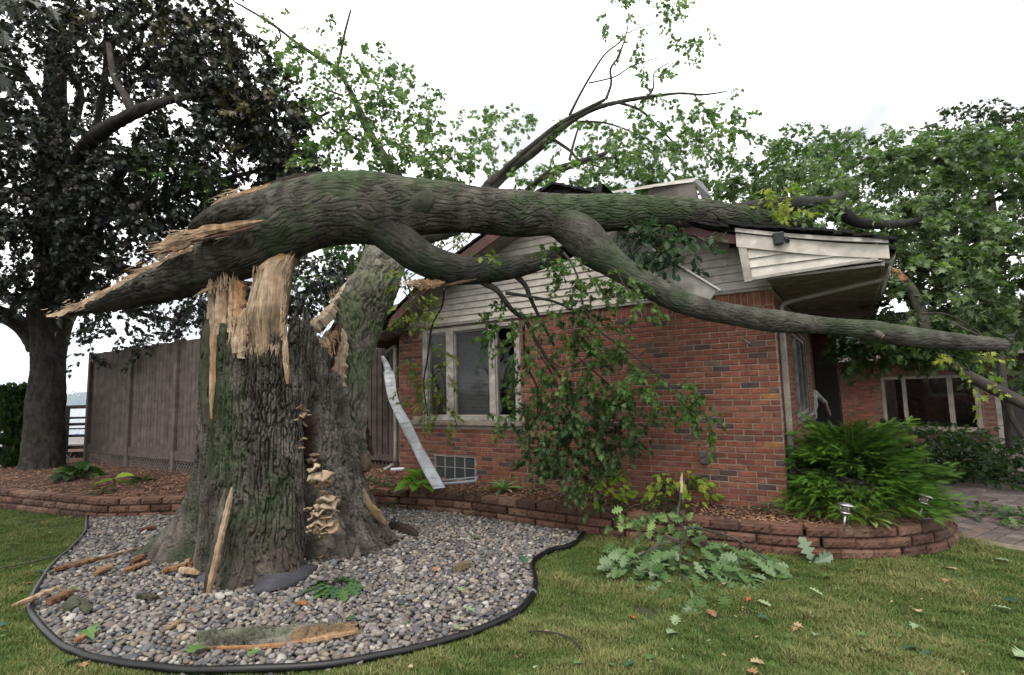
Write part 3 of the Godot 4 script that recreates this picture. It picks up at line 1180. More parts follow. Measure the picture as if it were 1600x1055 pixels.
	for e in [[[5.35, 3.55, 0.62], [4.7, 3.84, 0.55], [4.1, 4.06, 0.5], [3.5, 4.3, 0.46]], [[5.2, 3.47, 0.6], [4.6, 3.77, 0.52], [4.0, 4.02, 0.48]]]:
		var st := []
		for q in e: st.append([H(q[0], q[1], q[2]), 0.011])
		tube(mb, st, 6, 0.1)
	part(h, "drip_edge", mb.commit(true), M("white_metal", Color(0.62, 0.63, 0.64), 0.35, 3.0, 0.0, 0.0, {"metal": 0.3}))
	# right side of the gable: fascia down to the break, then the piece that hangs
	mb = MB.new()
	for k in 8:
		var s1 := 1.9 - k * 0.09
		var s0 := s1 - 0.09
		mb.quad(H(s1, roof_y(s1, 0.45) - 0.2, 0.45), H(s0, roof_y(s0, 0.45) - 0.2, 0.45), H(s0, roof_y(s0, 0.45) - 0.04, 0.45), H(s1, roof_y(s1, 0.45) - 0.04, 0.45))
	part(h, "fascia_board", mb.commit(), maroon)
	mb = MB.new()                                    # maroon sub fascia over the dark gap
	for k in 4:
		var s1 := 0.95 - k * 0.18
		var s0 := s1 - 0.18
		mb.quad(H(s1, roof_y(s1, 0.45) - 0.14, 0.43), H(s0, roof_y(s0, 0.45) - 0.14, 0.43), H(s0, roof_y(s0, 0.45) - 0.03, 0.43), H(s1, roof_y(s1, 0.45) - 0.03, 0.43))
	part(h, "sub_fascia", mb.commit(), maroon)
	var hang := holder(h, "hanging_fascia", H(1.2, 3.2, 0.42))
	mb = MB.new()
	var pa := P(952, 366, 6.32)
	var pb := P(1113, 465, 5.93)
	var dd := (pb - pa).normalized()
	var upn := (Vector3.UP - dd * dd.y).normalized()
	upn = (upn + OUT * 0.1).normalized()
	var nn := dd.cross(upn).normalized()
	var bb := Basis(dd, upn, nn)
	mb.box(Transform3D(bb, (pa + pb) / 2), Vector3((pb - pa).length(), 0.2, 0.022), 0.004)
	part(hang, "board", mb.commit(), trim)
	mb = MB.new()
	mb.box(Transform3D(bb, (pa + pb) / 2 + upn * 0.112 + nn * 0.012 + dd * 0.03), Vector3((pb - pa).length(), 0.022, 0.06), 0.003)
	part(hang, "drip_edge", mb.commit(), M("pale_metal", Color(0.6, 0.57, 0.53), 0.4, 3.0, 0.0, 0.0))

	# --- gable return box at the right end
	var box := holder(h, "gable_return", H(-0.45, 3.1, 0.4))
	var off := 0.45
	for k in 4:
		var y0 := 2.875 + k * 0.105
		mb = MB.new()
		var s_l := 0.165 + k * 0.012
		var e0 := ret_end(y0)
		var e1 := ret_end(y0 + 0.105)
		if s_l - e1 < 0.06: e1 = s_l - 0.06
		mb.quad(H(s_l, y0, off + 0.022), H(e0, y0, off + 0.022), H(e1, y0 + 0.107, off + 0.002), H(s_l, y0 + 0.107, off + 0.002))
		mb.quad(H(s_l, y0, off - 0.01), H(e0, y0, off - 0.01), H(e0, y0, off + 0.022), H(s_l, y0, off + 0.022))
		part(box, "siding_board", mb.commit(), cream)
	mb = MB.new()
	mb.quad(H(0.165, 2.84, off + 0.03), H(-1.0, 2.885, off + 0.03), H(-1.0, 2.912, off + 0.03), H(0.165, 2.872, off + 0.03))
	mb.quad(H(0.165, 2.84, off - 0.02), H(-1.0, 2.885, off - 0.02), H(-1.0, 2.885, off + 0.03), H(0.165, 2.84, off + 0.03))
	part(box, "bottom_trim", mb.commit(), trim)
	mb = MB.new()
	mb.box(hx(0.2, 3.1, off + 0.01) * Transform3D(Basis(Vector3.BACK, 0.1)), Vector3(0.085, 0.55, 0.05), 0.005)
	part(box, "end_board", mb.commit(), trim)
	mb = MB.new()                                    # fascia, sagging a little
	var f := []
	for k in 13:
		var s := 0.27 - k * 0.1135
		var y := lerpf(3.385, 3.02, k / 12.0) - 0.02 * sin(k / 12.0 * PI)
		f.append([s, y, y - lerpf(0.15, 0.135, k / 12.0)])
	for k in 12:
		var o1 := off + 0.035 + 0.012 * sin(k * 0.5)
		var o2 := off + 0.035 + 0.012 * sin((k + 1) * 0.5)
		mb.quad(H(f[k][0], f[k][2], o1), H(f[k + 1][0], f[k + 1][2], o2), H(f[k + 1][0], f[k + 1][1], o2), H(f[k][0], f[k][1], o1))
		mb.quad(H(f[k][0], f[k][2], off), H(f[k + 1][0], f[k + 1][2], off), H(f[k + 1][0], f[k + 1][2], o2), H(f[k][0], f[k][2], o1))
		mb.quad(H(f[k][0], f[k][1], o1), H(f[k + 1][0], f[k + 1][1], o2), H(f[k + 1][0], f[k + 1][1], off), H(f[k][0], f[k][1], off))
	part(box, "fascia_board", mb.commit(), cream)
	mb = MB.new()                                    # drip edge on top of the fascia
	for k in 12:
		var o1 := off + 0.07
		var t0: float = f[k][1] + 0.012
		var t1: float = f[k + 1][1] + 0.012
		mb.quad(H(f[k][0], t0, o1), H(f[k + 1][0], t1, o1), H(f[k + 1][0], t1 + 0.045, o1 - 0.01), H(f[k][0], t0 + 0.045, o1 - 0.01))
		mb.quad(H(f[k][0], t0, off), H(f[k + 1][0], t1, off), H(f[k + 1][0], t1, o1), H(f[k][0], t0, o1))
		mb.quad(H(f[k][0], t0 + 0.045, o1 - 0.01), H(f[k + 1][0], t1 + 0.045, o1 - 0.01), H(f[k + 1][0], t1 + 0.05, off), H(f[k][0], t0 + 0.05, off))
	part(box, "drip_edge", mb.commit(), trim)
	mb = MB.new()                                    # ragged shingle lip over it
	for k in 26:
		var s := 0.95 - k * 0.082
		var y := roof_y(s, 0.45) + 0.005
		var ytar := lerpf(3.47, 3.075, clampf((0.3 - s) / 1.4, 0, 1)) if s < 0.3 else y
		y = lerpf(y, ytar + 0.03, 0.8)
		mb.box(hx(s, y, 0.42 + rf(-0.02, 0.03)) * Transform3D(Basis.from_euler(Vector3(rf(-0.1, 0.1), 0, -0.28 + rf(-0.12, 0.12)))), Vector3(0.1, 0.026, 0.24))
	part(box, "shingle_edge", mb.commit(), shingle)
	# floodlight housing on the fascia
	mb = MB.new()
	mb.box(hx(-0.155, 3.235, off + 0.1) * Transform3D(Basis.from_euler(Vector3(0.15, 0.2, 0.05))), Vector3(0.1, 0.125, 0.12), 0.008)
	var fl := part(h, "floodlight", mb.commit(), M("dark_plastic", Color(0.03, 0.033, 0.04), 0.45, 6.0, 0.0, 0.0))
	mb = MB.new()
	tube(mb, [[H(-0.22, 3.23, off + 0.1), 0.02], [H(-0.24, 3.2, off + 0.05), 0.02]], 8, 0.05)
	part(fl, "arm", mb.commit(true), M("dark_plastic"))

	# --- eave soffit over the entrance, gutter and downspout
	mb = MB.new()
	hbox(mb, -1.02, 0.0, 2.835, 2.86, -7.0, 0.44)
	for k in 12: hbox(mb, -1.02, 0.0, 2.829, 2.836, 0.3 - k * 0.6, 0.31 - k * 0.6)
	part(h, "eave_soffit", mb.commit(), soff)
	mb = MB.new()
	hbox(mb, -1.05, -1.02, 2.83, 3.02, -7.0, 0.44, 0.003)
	part(h, "eave_fascia", mb.commit(), trim)
	mb = MB.new()
	var prof := [[-1.05, 2.99], [-1.05, 2.89], [-1.1, 2.885], [-1.15, 2.93], [-1.16, 2.99], [-1.145, 2.99], [-1.135, 2.935], [-1.1, 2.9], [-1.065, 2.9], [-1.065, 2.99]]
	var rings := []
	for o in [0.25, -2.0, -4.5, -7.0]:
		var ring := []
		for q in prof: ring.append(H(q[0], q[1], o))
		ring.reverse()
		rings.append(ring)
	loft(mb, rings)
	part(h, "gutter", mb.commit(), trim)
	var pipe := M("downpipe_metal", Color(0.4, 0.36, 0.31), 0.5, 3.0, 0.5, 0.0)
	mb = MB.new()
	tube(mb, [[H(-1.1, 2.9, 0.0), 0.026], [H(-1.09, 2.82, -0.02), 0.026], [H(-1.03, 2.77, -0.05), 0.026], [H(-0.8, 2.745, -0.1), 0.026], [H(-0.45, 2.7, -0.17), 0.026], [H(-0.14, 2.66, -0.24), 0.026], [H(-0.06, 2.62, -0.26), 0.026], [H(-0.044, 2.5, -0.26), 0.026]], 10, 0.05)
	part(h, "downspout", mb.commit(true), pipe)
	# corner pipe that reads as the pale vertical line at the wall's end
	mb = MB.new()
	hbox(mb, -0.077, -0.012, 0.4, 2.54, -0.3, -0.22, 0.008)
	part(h, "downspout", mb.commit(), pipe)

	# --- left recess: siding return, eave, downspout
	mb = MB.new()
	for k in 8:
		var y := 2.62 + k * 0.1
		hbox(mb, 5.93, 8.2, y, y + 0.092, -0.93, -0.88 + 0.0)
		hbox(mb, 5.93, 8.2, y, y + 0.03, -0.879, -0.872)
	hbox(mb, 5.93, 8.2, 0.2, 3.5, -1.1, -0.94)
	part(h, "recess_siding", mb.commit(), cream)
	mb = MB.new()
	tube(mb, [[H(6.75, 2.5, -0.55), 0.035], [H(6.2, 2.56, -0.2), 0.035], [H(6.03, 2.5, -0.05), 0.035], [H(6.02, 2.36, -0.03), 0.035], [H(6.02, 0.62, -0.03), 0.035], [H(6.04, 0.5, 0.03), 0.035], [H(6.1, 0.43, 0.15), 0.035]], 10, 0.06)
	part(h, "downspout", mb.commit(true), pipe)
	mb = MB.new()
	tube(mb, [[P(612, 734, 8.85), 0.03], [P(632, 733, 8.7), 0.03]], 10, 0.1)
	part(h, "drain_pipe", mb.commit(true), M("white_metal"))
	# outlet box and hose bracket on the brick
	mb = MB.new()
	hbox(mb, 0.83, 0.9, 0.78, 0.94, 0.0, 0.055, 0.008)
	tube(mb, [[H(0.865, 0.9, 0.05), 0.03], [H(0.865, 0.9, 0.1), 0.03]], 10, 0.05)
	tube(mb, [[H(0.865, 0.83, 0.05), 0.03], [H(0.865, 0.83, 0.09), 0.028]], 10, 0.05)
	part(h, "outlet_box", mb.commit(), M("grey_plastic", Color(0.09, 0.085, 0.085), 0.5, 6.0, 0.0, 0.0))
	mb = MB.new()
	tube(mb, [[H(0.33, 2.25, 0.0), 0.01], [H(0.33, 2.24, 0.1), 0.012], [H(0.25, 2.16, 0.12), 0.014]], 7, 0.04)
	part(h, "wall_bracket", mb.commit(true), M("grey_plastic"))

	# --- sheet metal box section lying on the roof behind the trunk
	var piece := holder(h, "torn_roof_edge", P(1030, 298, 7.2))
	mb = MB.new()
	var q0 := P(948, 303, 7.1)
	var q1 := P(1083, 281, 7.1)
	var q2 := P(1112, 308, 7.1)
	mb.quad(P(1012, 306, 7.1), P(1092, 311, 7.1), P(1085, 284, 7.0), P(1020, 292, 7.0))
	part(piece, "board", mb.commit(), soff)
	mb = MB.new()
	mb.quad(q0, P(1020, 293, 6.98), P(1084, 284, 6.98), P(1086, 278, 7.3))
	mb.quad(q0, P(1086, 278, 7.3), P(1070, 280, 7.6), P(948, 300, 7.5))
	part(piece, "metal_edge", mb.commit(), trim)
	mb = MB.new()
	mb.quad(P(1086, 284, 7.0), P(1096, 310, 7.05), q2, P(1098, 285, 7.4))
	mb.quad(P(1086, 284, 7.0), P(1098, 285, 7.4), P(1092, 281, 7.5), P(1086, 279, 7.3))
	part(piece, "end_cap", mb.commit(), M("dark_metal", Color(0.08, 0.08, 0.085), 0.4, 3.0, 0.0, 0.0))


func ret_end(y: float) -> float:                     # right end of the return's siding under the sloping fascia
	return clampf(0.29 - (3.3 - y) / (3.3 - 2.875) * 1.33, -1.04, 0.2)


func clip_openings(s: float, e: float, y: float) -> Array:
	var out := [Vector2(s, e)]
	for o in [[3.425, 5.357, 1.22, 3.0], [4.295, 5.125, 0.31, 0.715], [3.39, 5.59, 1.17, 1.275]]:
		if y + 0.03 < o[2] or y - 0.03 > o[3]: continue
		var keep := []
		for p in out:
			if p.y <= o[0] or p.x >= o[1]:
				keep.append(p)
				continue
			if p.x < o[0]: keep.append(Vector2(p.x, o[0]))
			if p.y > o[1]: keep.append(Vector2(o[1], p.y))
		out = keep
	return out


# ---------------------------------------------------------------- the wing across the drive
const WING := Vector3(10.15, 0, -13.93)
const WA := Vector3(0.693, 0, 0.721)                 # to the right along its wall
const WN := Vector3(-0.721, 0, 0.693)


func wx(a: float, y: float, o: float) -> Vector3:
	return WING + WA * a + WN * o + Vector3(0, y, 0)


func wbox(mb: MB, a0: float, a1: float, y0: float, y1: float, o0: float, o1: float, bevel := 0.0) -> void:
	mb.box(Transform3D(Basis(WA, Vector3.UP, WN), wx((a0 + a1) / 2, (y0 + y1) / 2, (o0 + o1) / 2)), Vector3(a1 - a0, y1 - y0, o1 - o0), bevel)


func wing() -> void:
	var w := thing("brick_wing", "brick wing across the drive with a three part window, beyond the juniper", "building", wx(0, 0, -2))
	var trim := M("wing_trim", Color(0.36, 0.31, 0.27), 0.6, 3.0, 0.5, 0.2)
	var mortar := M("wing_mortar", Color(0.22, 0.15, 0.12), 0.98, 12.0, 1.0, 1.0)
	var mb := MB.new()
	var a0 := -5.2
	wbox(mb, a0, -0.47, 0, 2.35, -0.2, -0.008)
	wbox(mb, -0.47, 1.5, 0, 0.5, -0.2, -0.008)
	wbox(mb, -0.47, 1.5, 1.83, 2.35, -0.2, -0.008)
	wbox(mb, 1.5, 1.76, 0, 2.35, -0.2, -0.008)
	wbox(mb, 1.76, 2.75, 1.9, 2.35, -0.2, -0.008)
	wbox(mb, 2.75, 6.0, 0, 2.35, -0.2, -0.008)
	part(w, "wall", mb.commit(), mortar)
	var tones := brick_tones()
	var ones := []
	for t in tones:
		var q := MB.new()
		q.col = t * 0.9
		q.box(Transform3D(Basis(WA, Vector3.UP, WN), Vector3.ZERO), Vector3(0.175, 0.05, 0.05), 0.003)
		ones.append(q)
	var rest := MB.new()
	for r in 38:
		var y := 0.05 + r * 0.06
		var a := a0 + (0.0925 if r % 2 else 0.0)
		while a < 5.9:
			a += 0.185
			var hole := (a > -0.55 and a < 1.58 and y > 0.44 and y < 1.87) or (a > 1.7 and a < 2.82 and y < 1.93)
			if not hole: rest.join(ones[[0, 1, 2, 3, 4, 1, 3, 6][rng.randi() % 8]], Transform3D(Basis(), wx(a, y, -0.025)))
	part(w, "bricks", rest.commit(), M("brick_clay"), Transform3D.IDENTITY, "stuff")
	var win := holder(w, "window", wx(0.5, 0.5, 0))
	mb = MB.new()
	for e in [[-0.47, -0.4], [-0.02, 0.06], [0.9, 1.0], [1.4, 1.5]]: wbox(mb, e[0], e[1], 0.5, 1.83, -0.1, 0.015, 0.005)
	wbox(mb, -0.468, 1.498, 1.765, 1.832, -0.098, 0.012)
	wbox(mb, -0.468, 1.498, 0.498, 0.56, -0.098, 0.012)
	part(win, "frame", mb.commit(), trim)
	mb = MB.new()
	wbox(mb, -0.52, 1.56, 0.45, 0.498, -0.1, 0.06, 0.005)
	part(win, "sill", mb.commit(), trim)
	for e in [[-0.4, -0.02], [0.06, 0.9], [1.0, 1.4]]:
		mb = MB.new()
		wbox(mb, e[0], e[1], 0.56, 1.765, -0.06, -0.054)
		part(win, "pane", mb.commit(), glass("wing_glass", 0.12, 0.5))
	var d := holder(w, "door", wx(2.2, 0, 0))
	mb = MB.new()
	wbox(mb, 1.76, 1.86, 0, 1.9, -0.15, 0.015, 0.006)
	wbox(mb, 2.66, 2.75, 0, 1.9, -0.15, 0.015, 0.006)
	wbox(mb, 1.86, 2.66, 1.8, 1.898, -0.149, 0.012, 0.006)
	part(d, "frame", mb.commit(), M("pale_frame", Color(0.42, 0.37, 0.33), 0.6, 3.0, 0.5, 0.2))
	mb = MB.new()
	wbox(mb, 1.865, 2.655, 0.05, 1.795, -0.12, -0.07, 0.004)
	part(d, "leaf", mb.commit(), M("door_leaf", Color(0.06, 0.05, 0.05), 0.5, 3.0, 0.5, 0.2))
	mb = MB.new()
	tube(mb, [[wx(1.9, 0.92, -0.07), 0.014], [wx(1.9, 0.92, -0.01), 0.014], [wx(1.98, 0.92, 0.0), 0.012]], 8, 0.04)
	part(d, "handle", mb.commit(true), M("white_metal"))
	mb = MB.new()
	wbox(mb, 0.95, 3.2, 0, 0.16, 0.02, 0.9, 0.015)
	part(w, "door_step", mb.commit(), M("edge_concrete2", Color(0.3, 0.27, 0.24), 0.95, 4.0, 0.6, 1.5))
	mb = MB.new()
	wbox(mb, a0, 6.0, 0, 2.4, -6.0, -5.8)
	wbox(mb, a0, a0 + 0.2, 0, 2.4, -5.8, -0.2)
	wbox(mb, 5.8, 6.0, 0, 2.4, -5.8, -0.2)
	wbox(mb, a0 + 0.2, 5.8, 0.0, 0.04, -5.8, -0.2)
	part(w, "rear_wall", mb.commit(), mortar)
	mb = MB.new()
	for k in 14:
		var t0 := k / 14.0
		var t1 := (k + 1) / 14.0
		var y0 := 2.36 + t0 * 1.5
		var y1 := 2.36 + t1 * 1.5
		var o0 := 0.55 - t0 * 3.8
		var o1 := 0.55 - t1 * 3.8
		mb.quad(wx(a0 - 0.2, y0 + 0.03, o0), wx(6.2, y0 + 0.03, o0), wx(6.2, y1 + 0.01, o1), wx(a0 - 0.2, y1 + 0.01, o1))
		mb.quad(wx(a0 - 0.2, y0, o0), wx(6.2, y0, o0), wx(6.2, y0 + 0.03, o0), wx(a0 - 0.2, y0 + 0.03, o0))
	mb.quad(wx(a0 - 0.2, 3.86, -3.25), wx(6.2, 3.86, -3.25), wx(6.2, 2.3, -6.4), wx(a0 - 0.2, 2.3, -6.4))
	part(w, "roof", mb.commit(), M("asphalt_shingle"))
	mb = MB.new()
	wbox(mb, a0 - 0.2, 6.2, 2.3, 2.34, -0.2, 0.54)
	wbox(mb, a0 - 0.2, 6.2, 2.27, 2.4, 0.54, 0.57, 0.004)
	part(w, "eave", mb.commit(), trim)
	# linking wall with the dark entry between house and wing
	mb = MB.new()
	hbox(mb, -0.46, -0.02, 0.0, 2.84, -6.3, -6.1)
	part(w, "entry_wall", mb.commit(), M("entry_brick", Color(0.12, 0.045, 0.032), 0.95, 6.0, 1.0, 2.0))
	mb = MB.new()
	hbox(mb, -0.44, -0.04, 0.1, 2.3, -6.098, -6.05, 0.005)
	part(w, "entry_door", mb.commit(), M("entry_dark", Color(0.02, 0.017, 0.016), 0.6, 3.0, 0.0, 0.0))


# ---------------------------------------------------------------- fences and deck rail
func fences() -> void:
	var boardm := M("fence_board", Color.WHITE, 0.92, 3.0, 0.6, 1.5, {"tint": true, "stretch": Vector3(3, 0.35, 3), "relief_tex": grain_tex("grain", 0.0, 1.0)})
	var f := thing("board_fence", "tall taupe board fence on a lattice base, left of the stump", "fence", Vector3(-7.5, 0.3, -11))
	var a := Vector3(-9.83, 0, -12.42)
	var right := -ALONG
	var fb := func(mb: MB, x0: float, x1: float, y0: float, y1: float, o0: float, o1: float, bev: float) -> void:
		mb.box(Transform3D(Basis(right, Vector3.UP, OUT), a + right * ((x0 + x1) / 2) + OUT * ((o0 + o1) / 2) + Vector3(0, (y0 + y1) / 2, 0)), Vector3(x1 - x0, y1 - y0, o1 - o0), bev)
	var tone := func() -> Color: return Color(0.19, 0.153, 0.13) * rf(0.86, 1.12)
	var x := 0.0
	var k := 0
	while x < 6.6:
		var w := rf(0.125, 0.15)
		var mb := MB.new()
		mb.col = tone.call()
		fb.call(mb, x, x + w - 0.012, 0.72, 2.83 + rf(-0.012, 0.012), -0.012, 0.012, 0.003)
		part(f, "board", mb.commit(), boardm)
		if k % 2 == 0:
			mb = MB.new()
			mb.col = tone.call()
			fb.call(mb, x + w - 0.03, x + w + 0.018, 0.74, 2.8, -0.034, -0.014, 0.002)
			part(f, "batten", mb.commit(), boardm)
		x += w
		k += 1
	for px in [-0.06, 2.02, 3.95, 5.9]:
		var mb := MB.new()
		mb.col = tone.call()
		fb.call(mb, px, px + 0.11, 0.2, 2.86, 0.014, 0.075, 0.006)
		part(f, "post", mb.commit(), boardm)
	var mb2 := MB.new()
	mb2.col = tone.call()
	fb.call(mb2, -0.02, 6.6, 0.56, 0.74, 0.0155, 0.05, 0.005)
	part(f, "bottom_rail", mb2.commit(), boardm)
	mb2 = MB.new()
	mb2.col = Color(0.1, 0.075, 0.066)
	for e in [[0.0, 6.6, 1.2, 1.29], [0.0, 6.6, 2.2, 2.29]]: fb.call(mb2, e[0], e[1], e[2], e[3], -0.08, -0.036, 0.004)
	part(f, "back_rail", mb2.commit(), boardm)
	# lattice
	mb2 = MB.new()
	mb2.col = Color(0.23, 0.19, 0.17)
	for q in 2:
		for i in 66:
			var cx := i * 0.1
			var s := 1.0 if q == 0 else -1.0
			mb2.box(Transform3D(Basis(right, Vector3.UP, OUT), a + right * cx + OUT * (0.006 + 0.008 * q) + Vector3(0, 0.38, 0)) * Transform3D(Basis(Vector3.BACK, s * 0.72)), Vector3(0.026, 0.5, 0.007))
	part(f, "lattice", mb2.commit(), boardm, Transform3D.IDENTITY, "stuff")
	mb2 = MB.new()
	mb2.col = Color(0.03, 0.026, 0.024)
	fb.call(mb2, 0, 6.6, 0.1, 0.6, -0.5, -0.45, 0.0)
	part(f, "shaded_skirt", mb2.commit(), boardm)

	# short panel by the house
	var g := thing("fence_panel", "narrow taupe fence panel beside the house's left corner, behind the white metal strip", "fence", H(7, 0.3, -0.8))
	var s := 6.0
	while s < 8.3:
		var mb := MB.new()
		mb.col = tone.call()
		hbox(mb, s, s + 0.128, 0.5, 2.62, -0.74, -0.715, 0.003)
		part(g, "board", mb.commit(), boardm)
		s += 0.152
	var r := MB.new()
	r.col = tone.call()
	hbox(r, 6.0, 8.3, 0.44, 0.56, -0.712, -0.68, 0.004)
	part(g, "bottom_rail", r.commit(), boardm)
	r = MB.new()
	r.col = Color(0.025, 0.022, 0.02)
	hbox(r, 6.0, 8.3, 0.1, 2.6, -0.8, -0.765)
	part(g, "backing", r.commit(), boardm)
	r = MB.new()
	r.col = tone.call() * 0.8
	for q in 2:
		for i in 24:
			r.box(hx(6.0 + i * 0.1, 0.33, -0.72 + 0.008 * q) * Transform3D(Basis(Vector3.BACK, (0.72 if q else -0.72))), Vector3(0.024, 0.3, 0.006))
	part(g, "lattice", r.commit(), boardm, Transform3D.IDENTITY, "stuff")

	# deck rail towards the lake
	var d := thing("deck_railing", "dark wooden deck railing between the maple trunk and the board fence", "railing", P(115, 700, 13.0))
	for e in [[104, 0.075], [60, 0.075]]:
		var mb := MB.new()
		mb.col = Color(0.05, 0.04, 0.036)
		var p := P(e[0], 640, 13.1)
		mb.box(Transform3D(Basis(), Vector3(p.x, 0.85, p.z)), Vector3(0.11, 1.5, 0.1), 0.006)
		part(d, "post", mb.commit(), boardm)
	for e in [[638, 0.075], [655, 0.045], [665, 0.06], [672, 0.03], [683, 0.055], [701, 0.07]]:
		var mb := MB.new()
		mb.col = Color(0.06, 0.048, 0.043)
		var p0 := P(40, e[0], 13.2)
		var p1 := P(140, e[0] - 1, 13.2)
		p1.y = p0.y
		mb.box(Transform3D(Basis(), (p0 + p1) / 2), Vector3(p1.x - p0.x, e[1] * 1.15, 0.035), 0.004)
		part(d, "rail", mb.commit(), boardm)
	var lw := MB.new()
	lw.col = Color(0.045, 0.035, 0.03)
	var q0 := P(60, 715, 13.3)
	var q1 := P(140, 715, 13.3)
	lw.box(Transform3D(Basis(), Vector3((q0.x + q1.x) / 2, 0.28, q0.z)), Vector3(q1.x - q0.x, 0.42, 0.03))
	part(d, "skirt_board", lw.commit(), boardm)
	# dock planks showing pale below the rails
	var dk := thing("dock", "pale weathered dock planks seen low through the deck railing", "dock", P(118, 695, 22.0))
	for k2 in 10:
		var mb := MB.new()
		mb.col = Color(0.3, 0.29, 0.27) * rf(0.85, 1.1)
		var c := P(118, 692, 24.0)
		mb.box(Transform3D(Basis(Vector3.UP, 0.1), Vector3(c.x, 0.0 + c.y * 0.0 + 0.02, c.z + 2.4 - k2 * 0.5)), Vector3(5.0, 0.04, 0.46), 0.006)
		part(dk, "plank", mb.commit(), boardm)
	# crossed sticks leaning at the foot of the rail
	var cs := thing("crossed_stakes", "thin crossed garden stakes leaning by the fence's lattice", "stakes", P(108, 735, 12.3))
	for e in [[97, 738, 112, 706], [117, 738, 101, 706], [108, 736, 116, 712]]:
		part(cs, "stake", tube_mesh([[P(e[0], e[1], 12.3), 0.012], [P(e[2], e[3], 12.4), 0.009]], 6, 0.3), M("grey_stick", Color(0.16, 0.13, 0.11), 0.9, 6.0, 0.0, 0.5))


# ---------------------------------------------------------------- the broken tree
const AXIS := Vector3(-2.65, 0, -5.85)


func lerp_table(t: Array, x: float) -> float:        # [[x, y], ...] rising in x
	if x <= t[0][0]: return t[0][1]
	for k in range(1, t.size()):
		if x <= t[k][0]:
			return lerpf(t[k - 1][1], t[k][1], (x - t[k - 1][0]) / (t[k][0] - t[k - 1][0]))
	return t[t.size() - 1][1]


func ang_gap(a: float, b: float) -> float:
	return wrapf(a - b, -180.0, 180.0)


func stump_r(deg: float, y: float) -> float:
	var r := 0.665
	var h := maxf(y, -0.1)
	for l in [[193, 0.86, 24, 0.5], [148, -0.14, 16, 0.4], [120, 0.08, 12, 0.5], [84, 0.28, 14, 0.45], [56, 0.34, 13, 0.5], [8, 0.2, 10, 0.9], [-16, 0.58, 20, 0.95], [-60, 0.4, 25, 0.4], [-105, 0.5, 28, 0.35], [238, 0.45, 22, 0.35]]:
		var g: float = ang_gap(deg, l[0]) / l[2]
		r += l[1] * exp(-g * g) * exp(-h / l[3])
		r += l[1] * 0.12 * exp(-g * g) * exp(-h / 1.2)
	r += 0.05 * exp(-h / 0.5)
	var c: float = ang_gap(deg, 27.0 + 4.0 * smoothstep(0.3, 1.6, h) + 5.0 * nz.get_noise_1d(h * 2.6)) / lerpf(8.5, 4.5, smoothstep(0.2, 1.4, h))
	r -= 0.24 * exp(-c * c) * (1.0 - smoothstep(1.35, 1.85, h))
	return r


func stump_at(deg: float, y: float, extra := 0.0) -> Vector3:
	var r := stump_r(deg, y) + extra
	return AXIS + Vector3(cos(deg_to_rad(deg)) * r, y, sin(deg_to_rad(deg)) * r)


var bark_top := [[-180, 2.2], [-120, 1.7], [-60, 1.6], [-22, 1.55], [-12, 1.72], [4, 1.92], [16, 2.1], [26, 2.28], [34, 2.42], [45, 2.58], [50, 2.5], [53, 2.22], [58, 2.26], [66, 2.2], [76, 2.24], [88, 2.2], [95, 2.22], [100, 2.28], [104, 2.32], [111, 2.4], [113.5, 2.3], [115.5, 1.45], [128, 1.25], [135, 1.6], [138, 2.35], [145, 2.45], [155, 2.3], [165, 2.1], [180, 2.2]]
var wood_top := [[-180, 2.1], [-120, 1.6], [-60, 1.5], [-22, 1.5], [0, 1.8], [30, 2.15], [50, 2.3], [53, 2.1], [95, 2.1], [101, 2.45], [104, 2.55], [107, 2.88], [117, 2.92], [121, 2.8], [125, 2.86], [134, 2.83], [139, 2.7], [146, 2.4], [180, 2.1]]


func wood_mat() -> StandardMaterial3D:
	return M("fresh_wood", Color.WHITE, 0.75, 1.6, 1.4, 5.0, {"tint": true, "stretch": Vector3(2.2, 0.45, 2.2), "fine_tex": grain_tex("grain_col", 0.62, 1.0), "relief_tex": grain_tex("grain", 0.0, 1.0)})


func bark_mat() -> StandardMaterial3D:
	return M("bark", Color.WHITE, 0.97, 7.0, 0.9, 6.0, {"tint": true, "fine_tex": noise_tex("barkfine", 0.04, 0.5, 1.0, FastNoiseLite.TYPE_SIMPLEX_SMOOTH, 5, 21)})


const PALE := Color(0.74, 0.565, 0.39)
const PALE_TAN := Color(0.56, 0.36, 0.2)
const ORANGE := Color(0.47, 0.2, 0.07)
const ROT := Color(0.055, 0.022, 0.014)
const ROT_TAN := Color(0.21, 0.11, 0.06)

var OLD := {"fu": 17.0, "fv": 1.4, "depth": 0.04, "dark": Color(0.075, 0.06, 0.047), "light": Color(0.29, 0.255, 0.22), "moss": Color(0.085, 0.135, 0.055), "mdir": Vector3(-0.75, 0, 0.1), "mk": 0.65, "mb": -0.12}
var MID := {"fu": 17.0, "fv": 2.8, "depth": 0.0115, "cross": 0.3, "fadex": -2.3, "dark": Color(0.075, 0.068, 0.052), "light": Color(0.235, 0.22, 0.18), "moss": Color(0.1, 0.17, 0.065), "mdir": Vector3(-0.1, 0.25, 0.5), "mk": 0.6, "mb": -0.02, "lump": 0.08}
var LIMB := {"fu": 26.0, "fv": 6.0, "depth": 0.008, "dark": Color(0.09, 0.085, 0.066), "light": Color(0.21, 0.205, 0.165), "moss": Color(0.09, 0.145, 0.065), "mdir": Vector3(0, 0.9, 0.2), "mk": 0.3, "mb": -0.05, "lump": 0.2}
var LEAN := {"fu": 13.0, "fv": 3.6, "depth": 0.042, "dark": Color(0.15, 0.14, 0.108), "light": Color(0.43, 0.4, 0.335), "moss": Color(0.25, 0.345, 0.16), "mdir": Vector3(0.75, -0.3, 0.35), "mk": 0.75, "mb": 0.1, "lump": 0.1}
